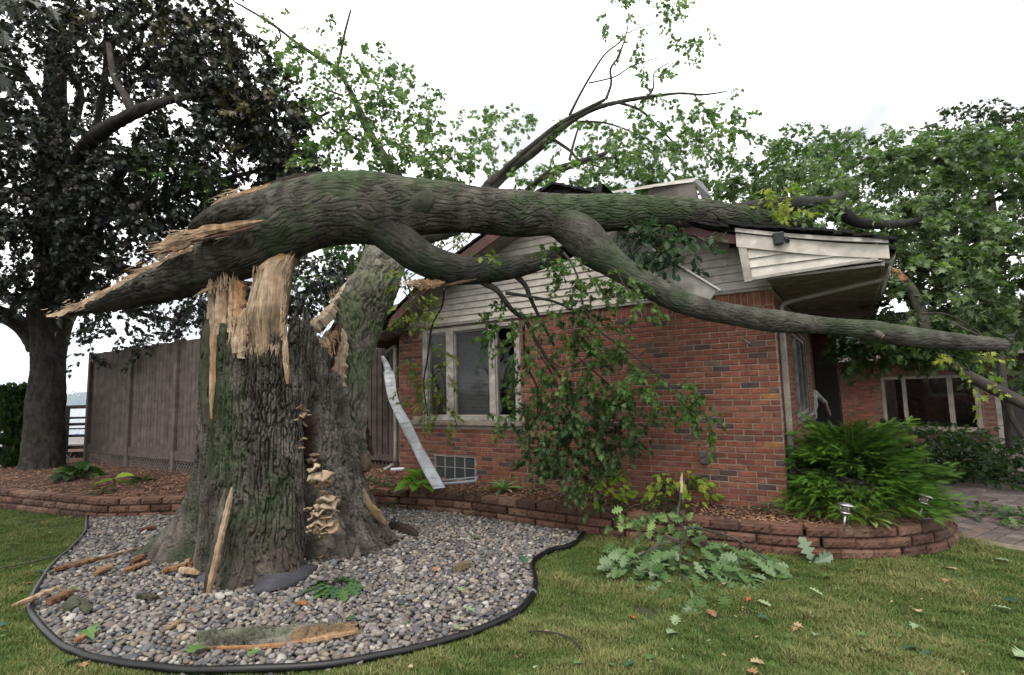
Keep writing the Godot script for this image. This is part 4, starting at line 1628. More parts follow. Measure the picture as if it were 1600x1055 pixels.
var SPLIT := {"fu": 36.0, "fv": 1.6, "depth": 0.018, "cross": 0.25, "dark": Color(0.055, 0.047, 0.037), "light": Color(0.2, 0.18, 0.15), "moss": Color(0.06, 0.09, 0.04), "mdir": Vector3.UP, "mk": 0.2, "mb": -0.3, "lump": 0.08}
var TWIG := {"fu": 40.0, "fv": 8.0, "depth": 0.001, "dark": Color(0.075, 0.066, 0.056), "light": Color(0.17, 0.15, 0.13), "moss": Color(0.08, 0.1, 0.06), "mdir": Vector3.UP, "mk": 0.2, "mb": -0.4}


# a split piece of wood: a tapering, ragged wedge along a path with a flat cross-section
func shard(mb: MB, path: Array, width: Array, thick: float, across: Vector3, c0: Color, c1: Color, rag := 0.15, n := 14) -> void:
	var st := []
	for k in path.size(): st.append([path[k], width[k]])
	var fp := fine_path(st, maxf(0.01, (path[path.size() - 1] - path[0]).length() / n))
	var rings := []
	for k in fp.size():
		var p: Vector3 = fp[k][0]
		var d: Vector3 = (fp[mini(k + 1, fp.size() - 1)][0] - fp[maxi(k - 1, 0)][0]).normalized()
		var x := (across - d * across.dot(d)).normalized()
		var z := x.cross(d).normalized()
		var w: float = fp[k][1]
		var e0 := w * (1.0 + rag * nz.get_noise_2d(k * 0.5, p.x * 7.0))
		var e1 := w * (1.0 + rag * nz.get_noise_2d(k * 0.45 + 40, p.y * 7.0))
		var t := thick * minf(1.0, w / maxf(0.0001, float(width.max())) + 0.25)
		var ring := []
		for q in [[e0, -0.35], [e0 * 0.86, 0.3], [e0 * 0.35, 0.5], [-e1 * 0.1, 0.38], [-e1 * 0.6, 0.5], [-e1, 0.2], [-e1 * 0.95, -0.4], [-e1 * 0.2, -0.5], [e0 * 0.5, -0.46]]:
			ring.append(p + x * float(q[0]) + z * (float(q[1]) * t + 0.12 * t * nz.get_noise_3d(q[0] * 40.0, q[1] * 3.0, k * 0.25)))
		ring.reverse()
		rings.append(ring)
	var first := mb.v.size()
	loft(mb, rings)
	var cols := rings[0].size() as int
	for k in range(first, mb.v.size()):
		var r := float((k - first) / cols) / maxf(1.0, rings.size() - 1)
		mb.c[k] = c0.lerp(c1, clampf(r + 0.35 * nz.get_noise_3d(mb.v[k].x * 20, mb.v[k].y * 4, mb.v[k].z * 20), 0, 1))


func stump() -> void:
	var s := thing("tree_stump", "massive mossy broken tree stump with flared roots standing in the pebbles", "tree stump", AXIS)
	var nu := 760
	var nv := 300
	var mb := MB.new()
	for i in nv:
		for j in nu:
			var deg := wrapf(360.0 * j / nu, -180.0, 180.0)
			var top := lerp_table(bark_top, deg)
			top += 0.09 * nz.get_noise_2d(deg * 0.22, 1.0) + 0.16 * nz.get_noise_2d(roundf(deg * 0.21 + 0.6 * nz.get_noise_1d(deg * 0.3)) * 1.7, 7.0) + 0.02 * nz.get_noise_2d(deg * 1.5, 3.0)
			var t := float(i) / (nv - 1)
			var y := lerpf(-0.08, top, t)
			var a := deg_to_rad(deg)
			var r := stump_r(deg, y)
			var dir := Vector3(cos(a), 0, sin(a))
			var p := AXIS + dir * r + Vector3(0, y, 0)
			var e := bark(p, dir, cos(a), sin(a), 0.85, y + 0.25 * nz.get_noise_2d(a * 2.0, 5.0), OLD)
			e *= lerpf(0.8, 1.1, smoothstep(0.1, 1.2, y))
			var gap := ang_gap(deg, 29.0)
			if deg > -60 and deg < 22: e *= 1.4
			if absf(ang_gap(deg, 185.0)) < 45: e *= 1.6
			if absf(gap) < 8.0 and y < 1.8:              # rotten wood shows in the cleft
				bark_color = bark_color.lerp(ROT * 1.5, (1.0 - smoothstep(2.0, 6.5, absf(gap))) * (1.0 - smoothstep(1.3, 1.8, y)))
			if y < 0.55 and deg > 40 and deg < 110: bark_color = bark_color.lerp(Color(0.125, 0.095, 0.075), 0.5 * (1.0 - smoothstep(0.3, 0.9, y)))
			if i == nv - 1: e -= 0.05
			mb.v.append(p + dir * e)
			mb.c.append(bark_color)
	for i in nv - 1:
		for j in nu:
			var a0 := i * nu + j
			var a1 := i * nu + (j + 1) % nu
			mb.ix.append_array(PackedInt32Array([a0, a1, a1 + nu, a0, a1 + nu, a0 + nu]))
	part(s, "bark", mb.commit(true), bark_mat())

	# the wood inside, torn off higher than the bark on its left
	mb = MB.new()
	var wu := 240
	var wv := 60
	for i in wv:
		for j in wu:
			var deg := wrapf(360.0 * j / wu, -180.0, 180.0)
			var top := lerp_table(wood_top, deg) + 0.05 * nz.get_noise_2d(deg * 0.5, 3.0) + 0.05 * absf(nz.get_noise_2d(deg * 2.2, 9.0))
			var t := float(i) / (wv - 1)
			var y := lerpf(0.9, top, t)
			var a := deg_to_rad(deg)
			var r := stump_r(deg, y) - 0.05 - 0.1 * smoothstep(2.3, 2.9, y)
			var slot := absf(ang_gap(deg, 122.0))
			r -= 0.07 * (1.0 - smoothstep(0.5, 2.5, absf(ang_gap(deg, 127.0)))) + 0.05 * (1.0 - smoothstep(0.0, 1.2, absf(ang_gap(deg, 118.0))))
			r += 0.014 * nz.get_noise_2d(deg * 0.6, y * 0.5) + 0.006 * nz.get_noise_2d(deg * 3.0, y * 1.2)
			var dir := Vector3(cos(a), 0, sin(a))
			mb.v.append(AXIS + dir * r + Vector3(0, y, 0))
			var c := PALE.lerp(Color(0.5, 0.27, 0.14), clampf(0.4 + nz.get_noise_2d(deg * 0.3, y * 0.7) * 1.2, 0, 1))
			if deg > 99 and deg < 116: c = c.lerp(ORANGE, smoothstep(2.5, 2.75, y) * 0.8)
			if deg > 115 and deg < 131 and y < 2.35: c = c.lerp(Color(0.5, 0.26, 0.09), 0.75)
			mb.c.append(c)
	for i in wv - 1:
		for j in wu:
			var a0 := i * wu + j
			var a1 := i * wu + (j + 1) % wu
			mb.ix.append_array(PackedInt32Array([a0, a1, a1 + wu, a0, a1 + wu, a0 + wu]))
	# rotten hollow: turns inward from the rim
	for ring in [[0.78, -0.05], [0.5, -0.45], [0.2, -0.55]]:
		for j in wu:
			var rim := mb.v[(wv - 1) * wu + j]
			var o := Vector3(rim.x, 0, rim.z) - Vector3(AXIS.x, 0, AXIS.z)
			mb.v.append(AXIS + o * ring[0] + Vector3(0, minf(rim.y, 2.6) + ring[1] * (1.2 if rim.y > 2.3 else 0.8) + 0.06 * nz.get_noise_2d(j * 0.4, ring[0] * 9), 0))
			mb.c.append(ROT_TAN if ring[0] > 0.7 else ROT)
	for q in 3:
		for j in wu:
			var a0 := (wv - 1 + q) * wu + j
			var a1 := (wv - 1 + q) * wu + (j + 1) % wu
			mb.ix.append_array(PackedInt32Array([a0, a1, a1 + wu, a0, a1 + wu, a0 + wu]))
	part(s, "heartwood", mb.commit(true), wood_mat())

	# the tongue of pale wood that still joins the trunk
	mb = MB.new()
	var le := [[383, 575, 5.34], [381, 530, 5.29], [381, 498, 5.24], [386, 478, 5.2], [393, 450, 5.2], [399, 428, 5.24], [406, 414, 5.27], [420, 404, 5.3], [436, 398, 5.34]]
	var ri := [[439, 575, 5.34], [438, 530, 5.29], [438, 506, 5.24], [440, 480, 5.2], [443, 456, 5.22], [446, 434, 5.26], [447, 420, 5.3], [451, 411, 5.34], [458, 401, 5.4]]
	var rows := 46
	var cols := 36
	for face in 2:
		var first := mb.v.size()
		for i in rows:
			var t := float(i) / (rows - 1) * (le.size() - 1)
			var k := mini(int(t), le.size() - 2)
			var ft := t - k
			var l := P(le[k][0], le[k][1], le[k][2]).lerp(P(le[k + 1][0], le[k + 1][1], le[k + 1][2]), ft)
			var r := P(ri[k][0], ri[k][1], ri[k][2]).lerp(P(ri[k + 1][0], ri[k + 1][1], ri[k + 1][2]), ft)
			for j in cols:
				var q := float(j) / (cols - 1)
				var p := l.lerp(r, q)
				var bulge := 0.07 * (1 - pow(2 * q - 1, 2)) + 0.014 * nz.get_noise_2d(q * 16.0 + 3.0, t * 0.3) + 0.006 * nz.get_noise_2d(q * 60.0, t * 1.0)
				# splits running up the fibre
				for cr in [[0.3, 0.012, 1.5, 5.5], [0.74, 0.02, 0.5, 7.0], [0.52, 0.008, 0.0, 2.0]]:
					if t > cr[2] and t < cr[3]: bulge -= 0.05 * exp(-pow((q - cr[0] - 0.02 * sin(t)) / cr[1], 2))
				if face == 0 and i == 0: p.y += 0.05 * nz.get_noise_2d(q * 14.0, 2.0)
				p.z += bulge if face == 0 else bulge * 0.3 - 0.16
				mb.v.append(p)
				var c := PALE.lerp(Color(0.66, 0.46, 0.29), clampf(0.5 + nz.get_noise_2d(q * 9.0, t * 0.5), 0, 1))
				c = c.lerp(Color(0.5, 0.27, 0.1), smoothstep(6.2, 8.0, t) * 0.8)
				if q > 0.76: c = c.lerp(Color(0.36, 0.22, 0.14), 0.55)
				mb.c.append(c)
		if face == 0: mb.weave(first, rows, cols, false)
		else:
			for i in rows - 1:
				for j in cols - 1:
					var a0 := first + i * cols + j
					mb.ix.append_array(PackedInt32Array([a0, a0 + 1, a0 + 1 + cols, a0, a0 + 1 + cols, a0 + cols]))
	for i in rows - 1:                                   # side walls
		for e in [0, cols - 1]:
			var a0: int = i * cols + e
			var b0: int = rows * cols + a0
			mb.ix.append_array(PackedInt32Array([a0, a0 + cols, b0, a0 + cols, b0 + cols, b0]))
	part(s, "hinge_wood", mb.commit(true), wood_mat())
	# splinters standing round the break
	for e in [
		[[[376, 560, 5.13], [378, 530, 5.12], [379, 508, 5.13]], [0.035, 0.03, 0.004], 0.05, PALE, PALE_TAN],
		[[[368, 552, 5.16], [371, 528, 5.15], [377, 500, 5.15], [382, 482, 5.16]], [0.03, 0.03, 0.022, 0.004], 0.05, PALE, PALE],
		[[[449, 600, 5.11], [447, 570, 5.12], [445, 540, 5.15], [446, 515, 5.18]], [0.006, 0.022, 0.022, 0.004], 0.04, PALE_TAN, PALE],
		[[[333, 615, 5.42], [334, 560, 5.42], [334, 500, 5.45], [331, 462, 5.48], [333, 448, 5.5]], [0.01, 0.032, 0.04, 0.04, 0.01], 0.06, PALE_TAN, PALE],
		[[[346, 560, 5.3], [347, 520, 5.3], [350, 470, 5.33], [349, 448, 5.35]], [0.02, 0.05, 0.06, 0.03], 0.06, PALE, Color(0.5, 0.28, 0.17)],
		[[[372, 508, 5.2], [374, 478, 5.22], [374, 452, 5.26], [370, 440, 5.28]], [0.06, 0.075, 0.07, 0.02], 0.06, PALE_TAN, ORANGE],
		[[[328, 530, 5.5], [328, 480, 5.5], [327, 452, 5.5]], [0.03, 0.025, 0.003], 0.05, PALE, PALE],
		[[[342, 510, 5.32], [341, 470, 5.33], [343, 441, 5.34]], [0.03, 0.022, 0.003], 0.05, PALE, PALE],
		[[[360, 520, 5.24], [362, 480, 5.25], [360, 436, 5.27]], [0.03, 0.03, 0.003], 0.05, PALE, PALE_TAN],
		[[[366, 560, 5.18], [365, 530, 5.17], [368, 496, 5.17]], [0.004, 0.022, 0.003], 0.04, PALE, PALE],
		[[[352, 455, 5.4], [365, 449, 5.35], [380, 440, 5.3]], [0.012, 0.02, 0.005], 0.03, ORANGE, PALE],
		[[[500, 545, 5.72], [492, 525, 5.72], [484, 508, 5.72]], [0.03, 0.02, 0.003], 0.04, PALE, PALE_TAN],
		[[[516, 560, 5.9], [505, 540, 5.9], [498, 528, 5.9]], [0.03, 0.03, 0.004], 0.04, PALE, PALE_TAN],
	]:
		mb = MB.new()
		var path := []
		for q in e[0]: path.append(P(q[0], q[1], q[2]))
		shard(mb, path, e[1], e[2], Vector3(1, 0, 0.3), e[3], e[4], 0.5)
		part(s, "splinter", mb.commit(), wood_mat())
	fibres(s, [
		[P(410, 540, 5.15), Vector3(0.02, -1, 0.05), Vector3(0.17, 0.03, 0.02), 70, 0.1],
		[P(383, 520, 5.13), Vector3(-0.05, 1, 0), Vector3(0.03, 0.1, 0.02), 50, 0.2],
		[P(441, 500, 5.13), Vector3(0.1, 1, 0.0), Vector3(0.025, 0.2, 0.02), 70, 0.2],
		[P(446, 430, 5.25), Vector3(0.3, 0.9, 0.0), Vector3(0.03, 0.12, 0.04), 60, 0.16],
		[P(400, 430, 5.2), Vector3(-0.1, -1, 0.0), Vector3(0.04, 0.1, 0.03), 40, 0.15],
		[P(335, 455, 5.4), Vector3(0, 1, 0), Vector3(0.06, 0.05, 0.05), 60, 0.16],
		[P(355, 450, 5.3), Vector3(0.05, 1, 0), Vector3(0.1, 0.05, 0.04), 80, 0.15],
		[P(372, 520, 5.16), Vector3(0, -1, 0.1), Vector3(0.07, 0.04, 0.03), 60, 0.16],
		[P(340, 600, 5.4), Vector3(0, -1, 0), Vector3(0.04, 0.3, 0.03), 50, 0.2],
		[P(447, 560, 5.1), Vector3(0, -1, 0), Vector3(0.02, 0.12, 0.02), 30, 0.15],
		[P(505, 545, 5.8), Vector3(-0.3, 1, 0), Vector3(0.12, 0.1, 0.08), 60, 0.14],
	])
	# pale torn strip along the right root
	mb = MB.new()
	shard(mb, [P(560, 752, 6.1), P(567, 768, 6.02), P(577, 788, 5.98), P(588, 802, 5.98), P(603, 819, 6.0)], [0.012, 0.035, 0.045, 0.05, 0.012], 0.05, Vector3(0.8, 0.3, 0.4), Color(0.36, 0.25, 0.13), Color(0.42, 0.3, 0.17), 0.6)
	part(s, "torn_strip", mb.commit(), wood_mat())
	mb = MB.new()
	shard(mb, [P(313, 664, 5.7), P(316, 680, 5.66), P(321, 695, 5.62)], [0.006, 0.02, 0.012], 0.03, Vector3(1, 0, 0), ORANGE, PALE_TAN, 0.5)
	part(s, "torn_strip", mb.commit(), wood_mat())

	# shelf fungus up the cleft
	var fm := M("fungus", Color.WHITE, 0.85, 8.0, 1.5, 3.0, {"tint": true})
	for f in [[474, 640, 0.055, 30], [471, 652, 0.07, 30], [476, 664, 0.045, 30], [474, 686, 0.03, 30], [471, 700, 0.03, 31], [493, 712, 0.06, 27], [489, 722, 0.07, 28], [490, 733, 0.055, 28], [502, 746, 0.1, 26], [508, 755, 0.085, 25], [507, 770, 0.035, 26], [510, 780, 0.085, 25], [512, 788, 0.1, 25], [503, 797, 0.075, 26], [498, 805, 0.055, 27], [515, 806, 0.07, 25], [502, 815, 0.06, 27], [508, 823, 0.07, 26], [519, 824, 0.07, 24], [499, 828, 0.05, 27], [512, 834, 0.06, 25], [482, 796, 0.035, 31], [486, 810, 0.03, 31], [489, 822, 0.045, 30], [484, 831, 0.03, 31]]:
		var ray := (P(f[0], f[1], 6.0) - EYE).normalized()
		var best := 5.0
		for q in 120:                                # where that sight line meets the cleft
			var d := 4.6 + q * 0.012
			var p := EYE + ray * d
			var o := p - AXIS
			if Vector2(o.x, o.z).length() < stump_r(rad_to_deg(atan2(o.z, o.x)), p.y) + 0.02:
				best = d
				break
		var at: Vector3 = EYE + ray * (best - f[2] * 0.35)
		var out: Vector3 = (at - AXIS)
		out.y = 0
		out = out.normalized()
		mb = MB.new()
		var rings := []
		var sq := rf(0.16, 0.34)
		var tilt := rf(-0.1, 0.45)
		var roll := rf(-0.4, 0.4)
		for i in 6:
			var t := i / 5.0
			var ring := []
			for j in 14:
				var a := TAU * j / 14.0
				var w: float = f[2] * [0.25, 0.85, 1.05, 1.0, 0.7, 0.1][i] * (1.0 + 0.55 * nz.get_noise_2d(cos(a) * 2.2 + f[1], sin(a) * 2.2 + i * 0.2))
				var yy: float = f[2] * sq * [-1.0, -0.7, -0.1, 0.35, 0.75, 0.95][i] + tilt * f[2] * sin(a) + roll * f[2] * cos(a) + 0.5 * f[2] * nz.get_noise_2d(cos(a) * 1.6 + f[0], sin(a) * 1.6)
				ring.append(at + Vector3(-out.z, 0, out.x) * (cos(a) * w) + out * (sin(a) * w * 0.95) + Vector3(0, yy, 0))
			rings.append(ring)
		loft(mb, rings)
		var base := Color(0.5, 0.36, 0.235).lerp(Color(0.36, 0.22, 0.13), rf(0, 0.7))
		for k in mb.c.size(): mb.c[k] = base.lerp(Color(0.62, 0.5, 0.37), clampf(nz.get_noise_3d(mb.v[k].x * 20, mb.v[k].y * 40, mb.v[k].z * 20) + 0.3, 0, 1))
		part(s, "shelf_fungus", mb.commit(true), fm)

	# weed barrier cloth showing at the stump's foot
	var cloth := M("weed_cloth", Color(0.085, 0.085, 0.1), 0.9, 12.0, 0.8, 1.0)
	for e in [["grey flap of weed barrier cloth between the front root and the pebbles", [[398, 922], [402, 905], [425, 884], [446, 876], [470, 880], [497, 883], [480, 897], [455, 912], [425, 918]]], ["small grey flap of weed barrier cloth left of the front root beside the leaning splinter", [[308, 904], [312, 884], [322, 873], [345, 880], [372, 890], [382, 908], [360, 902], [335, 906]]]]:
		mb = MB.new()
		var c3 := Vector3.ZERO
		var ring := []
		for q in e[1]:
			var p := G(q[0], q[1], 0.085)
			ring.append(p)
			c3 += p
		c3 = c3 / ring.size() + Vector3(0, 0.045, 0)
		var back := c3 + (AXIS - c3) * 0.3
		back.y = 0.12
		for k in ring.size():
			var a: Vector3 = ring[k]
			var b: Vector3 = ring[(k + 1) % ring.size()]
			mb.tri3(c3, b, a)
			var dn := Vector3(0, -0.03, 0)
			mb.quad(a, b, b + dn, a + dn)
		var o := thing("weed_barrier", e[0], "landscape fabric", c3)
		part(o, "cloth", mb.commit(true), cloth)


# ---------------------------------------------------------------- leaves
func leaf_mesh(kind: String) -> ArrayMesh:
	var half := []
	var fold := 0.25
	match kind:
		"maple": half = [[0.0, 0.0], [0.28, 0.0], [0.13, 0.15], [0.52, 0.32], [0.19, 0.39], [0.37, 0.64], [0.12, 0.63], [0.0, 1.0]]
		"oak": half = [[0.0, 0.0], [0.07, 0.06], [0.22, 0.2], [0.1, 0.29], [0.37, 0.44], [0.14, 0.53], [0.4, 0.7], [0.17, 0.75], [0.2, 0.9], [0.0, 1.0]]
		"ovate": half = [[0.0, 0.0], [0.22, 0.12], [0.33, 0.35], [0.27, 0.62], [0.12, 0.86], [0.0, 1.0]]
		"small": half = [[0.0, 0.0], [0.3, 0.25], [0.18, 0.4], [0.26, 0.65], [0.0, 1.0]]
		"hosta":
			half = [[0.0, 0.0], [0.3, 0.1], [0.4, 0.3], [0.36, 0.55], [0.18, 0.83], [0.0, 1.0]]
			fold = 0.35
		"strap":
			half = [[0.0, 0.0], [0.1, 0.15], [0.15, 0.45], [0.11, 0.75], [0.0, 1.0]]
			fold = 0.5
	var mb := MB.new()
	var zf := func(x: float, y: float) -> float: return absf(x) * fold - 0.22 * y * y + 0.03 * sin(y * 9.0) * x * 3.0
	for s in [-1, 1]:
		for k in half.size() - 1:
			var a: Array = half[k]
			var b: Array = half[k + 1]
			var m0 := Vector3(0, a[1], zf.call(0.0, a[1]))
			var m1 := Vector3(0, b[1], zf.call(0.0, b[1]))
			var p0 := Vector3(s * a[0], a[1], zf.call(a[0], a[1]))
			var p1 := Vector3(s * b[0], b[1], zf.call(b[0], b[1]))
			if s > 0:
				if a[0] > 0: mb.tri3(m0, p0, p1)
				if b[0] > 0 or a[0] > 0: mb.tri3(m0, p1, m1)
			else:
				if a[0] > 0: mb.tri3(m0, p1, p0)
				if b[0] > 0 or a[0] > 0: mb.tri3(m0, m1, p1)
	return mb.commit()


func leaf_mat(key: String, rough := 0.55, back := Color(0.85, 0.95, 0.6)) -> StandardMaterial3D:
	return M(key, Color.WHITE, rough, 0.0, 0.0, 0.0, {"tint": true, "spec": 0.35, "back": back})


func leaf_basis(axis: Vector3, up: Vector3, size: float) -> Basis:
	var y := axis.normalized()
	var x := y.cross(up)
	if x.length() < 0.01: x = y.cross(Vector3.RIGHT)
	x = x.normalized()
	return Basis(x * size, y * size, x.cross(y) * size)


class Leaves:
	var xs := []
	var cs := PackedColorArray()
	var tw := []


# leaves on both sides of a twig from p along dir
func spray(L: Leaves, p: Vector3, dir: Vector3, length: float, n: int, size: float, ca: Color, cb: Color, droop := 0.4) -> void:
	var q := p
	var d := dir.normalized()
	var tb := leaf_basis(d + Vector3.DOWN * droop * 0.3, Vector3.BACK + Vector3.RIGHT * 0.1, 1.0)
	L.tw.append(Transform3D(Basis(tb.x, tb.y * length, tb.z), p))
	var tone := pow(rng.randf(), 1.5)
	for k in n:
		var t := (k + 0.6) / n
		q = p + (d + Vector3.DOWN * droop * t * 0.6) * length * t
		var side := d.cross(rv()).normalized()
		var ax := (d * 0.5 + side * 0.9 + Vector3.DOWN * droop * rf(0.3, 1.3)).normalized()
		var up := (Vector3.UP + rv() * 0.8).normalized()
		var s := size * rf(0.65, 1.2)
		L.xs.append(Transform3D(leaf_basis(ax, up, s), q + ax * s * 0.25))
		L.cs.append(ca.lerp(cb, clampf(tone * 0.85 + rf(-0.1, 0.3), 0, 1)) * rf(0.8, 1.2))


# a cloud of sprays: [u, v, depth, half width px, half height px, half depth m, sprays]
func cloud(L: Leaves, e: Array, per: int, size: float, ca: Color, cb: Color, droop := 0.5, shell := 0.45) -> void:
	var c := P(e[0], e[1], e[2])
	var rx: float = e[3] / 830.0 * e[2]
	var ry: float = e[4] / 830.0 * e[2]
	for k in e[6]:
		var o := rv()
		while o.length() > 1.0 or o.length() < 0.05: o = rv()
		o = o.normalized() * pow(o.length(), shell)
		var p := c + Vector3(o.x * rx, o.y * ry, o.z * e[5])
		var d := (Vector3(o.x, o.y * 0.6 - 0.1, o.z) + rv() * 0.7).normalized()
		spray(L, p, d, size * rf(1.7, 3.4), per, size, ca, cb, droop)


func twig_mesh() -> ArrayMesh:
	return tube_mesh([[Vector3.ZERO, 0.005], [Vector3(0.01, 0.5, 0), 0.0035], [Vector3(0, 1, 0), 0.001]], 3, 0.5)


func plant_leaves(parent: Node3D, L: Leaves, called: String, mesh: Mesh, m: Material) -> void:
	many(parent, called, mesh, m, L.xs, L.cs)
	var cs := PackedColorArray()
	for k in L.tw.size(): cs.append(Color(0.07, 0.055, 0.04))
	many(parent, "twigs", twig_mesh(), M("twig_bark", Color.WHITE, 0.9, 0.0, 0.0, 0.0, {"tint": true}), L.tw, cs)


func limb(parent: Node3D, called: String, list: Array, segs: int, step: float, K: Dictionary) -> MeshInstance3D:
	return part(parent, called, tube_mesh(trunk_path(list), segs, step, K), bark_mat())


# ---------------------------------------------------------------- the trunk that fell on the roof
func fallen_trunk() -> void:
	var t := thing("fallen_tree", "huge mossy trunk snapped off the stump and lying across onto the house roof", "tree trunk", P(640, 325, 5.7))
	limb(t, "trunk", [[312, 372, 8, 5.42], [320, 378, 22, 5.43], [335, 390, 40, 5.45], [358, 387, 50, 5.45], [400, 366, 55, 5.46], [450, 345, 57, 5.5], [500, 331, 59, 5.55], [550, 327, 58.5, 5.6], [600, 326, 56.5, 5.65], [650, 322, 47, 5.7], [700, 324, 41, 5.73], [760, 329, 38, 5.77], [820, 334, 37, 5.82], [870, 335, 34, 5.87], [930, 333, 29, 5.93], [1000, 331, 25.5, 6.0], [1100, 334, 21.5, 6.12], [1160, 340, 19, 6.35], [1200, 346, 15, 6.75], [1245, 352, 8, 7.3]], 300, 0.0105, MID)
	limb(t, "lower_limb", [[560, 342, 34, 5.58], [592, 352, 31, 5.56], [622, 375, 28, 5.55], [650, 398, 26, 5.55], [685, 415, 24.5, 5.58], [730, 423, 22.5, 5.62], [780, 421, 19.5, 5.7], [825, 413, 16, 5.8], [862, 402, 13, 5.95], [890, 392, 11, 6.1]], 120, 0.014, {"fu": 16.0, "fv": 4.0, "depth": 0.009, "dark": Color(0.045, 0.042, 0.035), "light": Color(0.11, 0.105, 0.09), "moss": Color(0.05, 0.08, 0.035), "mdir": Vector3(-0.6, 0.2, 0.2), "mk": 0.5, "mb": -0.1, "lump": 0.1})
	limb(t, "right_limb", [[838, 331, 33, 5.86], [872, 343, 32.5, 5.85], [905, 366, 30, 5.82], [935, 393, 27, 5.78], [968, 418, 24, 5.72], [1005, 442, 21.5, 5.65], [1050, 465, 19.5, 5.58], [1100, 482, 18, 5.5], [1150, 493, 17, 5.43], [1200, 501, 16, 5.36], [1260, 507, 15, 5.28], [1320, 512, 14, 5.22], [1368, 517, 15.5, 5.18], [1390, 522, 15, 5.16], [1450, 530, 14, 5.1], [1510, 536, 13, 5.05], [1560, 539, 11.5, 5.0], [1569, 539, 9, 5.0]], 110, 0.014, LIMB)
	var mb := MB.new()                               # knot stub on the limb
	mb.col = Color(0.3, 0.2, 0.13)
	mb.col = Color(0.17, 0.15, 0.12)
	tube(mb, [[P(1362, 517, 5.16), 0.05], [P(1374, 523, 5.09), 0.034], [P(1380, 527, 5.065), 0.022]], 12, 0.02)
	for k in range(mb.c.size() - 13, mb.c.size()): mb.c[k] = PALE_TAN
	part(t, "knot", mb.commit(), wood_mat())
	mb = MB.new()                                    # oval scar on the trunk's face
	var rings := []
	for i in 5:
		var ring := []
		for j in 28:
			var a := TAU * j / 28.0
			var r: float = [1.0, 0.93, 0.75, 0.4, 0.05][i] * (1.0 + 0.05 * sin(3 * a))
			var z: float = [0.0, 0.022, 0.012, 0.018, 0.02][i]
			ring.append(P(656 + cos(a) * r * 22, 313 - sin(a) * r * 24, 5.395 - 0.05 * r * absf(sin(a)) * 0 + 0.1 * pow(r * sin(a), 2.0) - z))
		rings.append(ring)
	mb.col = Color(0.1, 0.11, 0.075)
	loft(mb, rings, false)
	part(t, "branch_scar", mb.commit(true), bark_mat())

	# the split lower half of the trunk reaching left to a point: bark outside, pale wood on top
	var line := [[72, 494, 497, 5.2], [95, 485, 495, 5.22], [125, 470, 491, 5.25], [160, 452, 486, 5.28], [200, 431, 480, 5.3], [240, 410, 472, 5.32], [270, 394, 466, 5.34], [300, 383, 459, 5.36], [335, 371, 450, 5.38], [375, 357, 435, 5.4], [420, 340, 415, 5.42], [455, 330, 400, 5.45]]
	var fine := []
	for k in line.size() - 1:
		for j in 9:
			var f := j / 9.0
			fine.append([lerpf(line[k][0], line[k + 1][0], f), lerpf(line[k][1], line[k + 1][1], f), lerpf(line[k][2], line[k + 1][2], f), lerpf(line[k][3], line[k + 1][3], f)])
	var bk := MB.new()
	var wd := MB.new()
	var m := 46
	var wn := 10
	for k in fine.size():
		var q: Array = fine[k]
		var th: float = clampf((q[0] - 72) / 150.0, 0.02, 1.0)
		var jag := 1.6 * nz.get_noise_1d(k * 0.6) + 1.2 * nz.get_noise_1d(k * 1.7 + 30)
		var band: float = clampf((q[0] - 72) / 25.0, 0.15, 1.0) * (12.5 + 4.0 * nz.get_noise_1d(k * 0.33 + 9))
		if q[0] > 300: band *= clampf(1.0 - (q[0] - 300) / 60.0, 0.05, 1)
		var a := P(q[0], q[1] + jag * th, q[3] + 0.02)
		var a2 := P(q[0], q[1] + band + jag * th, q[3] - 0.01)
		var b := P(q[0], q[2] + jag * 0.7 * th, q[3] + 0.12 * th)
		var back := a + Vector3(0.0, 0.01, -0.42 * th)
		for j in wn:                                 # torn wood: band and top
			var f := float(j) / (wn - 1)
			var p := back.lerp(a, f / 0.6) if f < 0.6 else a.lerp(a2, (f - 0.6) / 0.4)
			p += Vector3(0, 0.012 * nz.get_noise_2d(k * 0.12, f * 22.0) * th, 0.014 * nz.get_noise_2d(k * 0.1 + 60, f * 18.0) * th)
			wd.v.append(p)
			wd.c.append(PALE.lerp(Color(0.66, 0.44, 0.26), clampf(0.5 + nz.get_noise_2d(k * 0.1, f * 12), 0, 1)).lerp(PALE_TAN, 0.5 if f < 0.5 else 0.0))
		for j in m:                                  # bark: bulges toward the front and under
			var f := float(j) / (m - 1)
			var an := f * PI * 0.92
			var c := (a2 + b) / 2
			var half := (a2 - b) / 2
			var p := c + half * cos(an / 0.92) + Vector3(0, 0, 0.17 * th * sin(an)) 
			if f > 0.75: p.z -= (f - 0.75) * 0.6 * th
			var e := bark(p, Vector3(0, 0, 1), f * 1.2, 0.0, 0.32, k * 0.05, SPLIT)
			bk.v.append(p + Vector3(0, -0.25, 1.0) * e * 1.3 * th)
			bk.c.append(bark_color)
	bk.weave(0, fine.size(), m, false)
	wd.weave(0, fine.size(), wn, false)
	bk.ix = flip(bk.ix)
	wd.ix = flip(wd.ix)
	part(t, "split_bark", bk.commit(true), bark_mat())
	part(t, "split_wood", wd.commit(true), wood_mat())

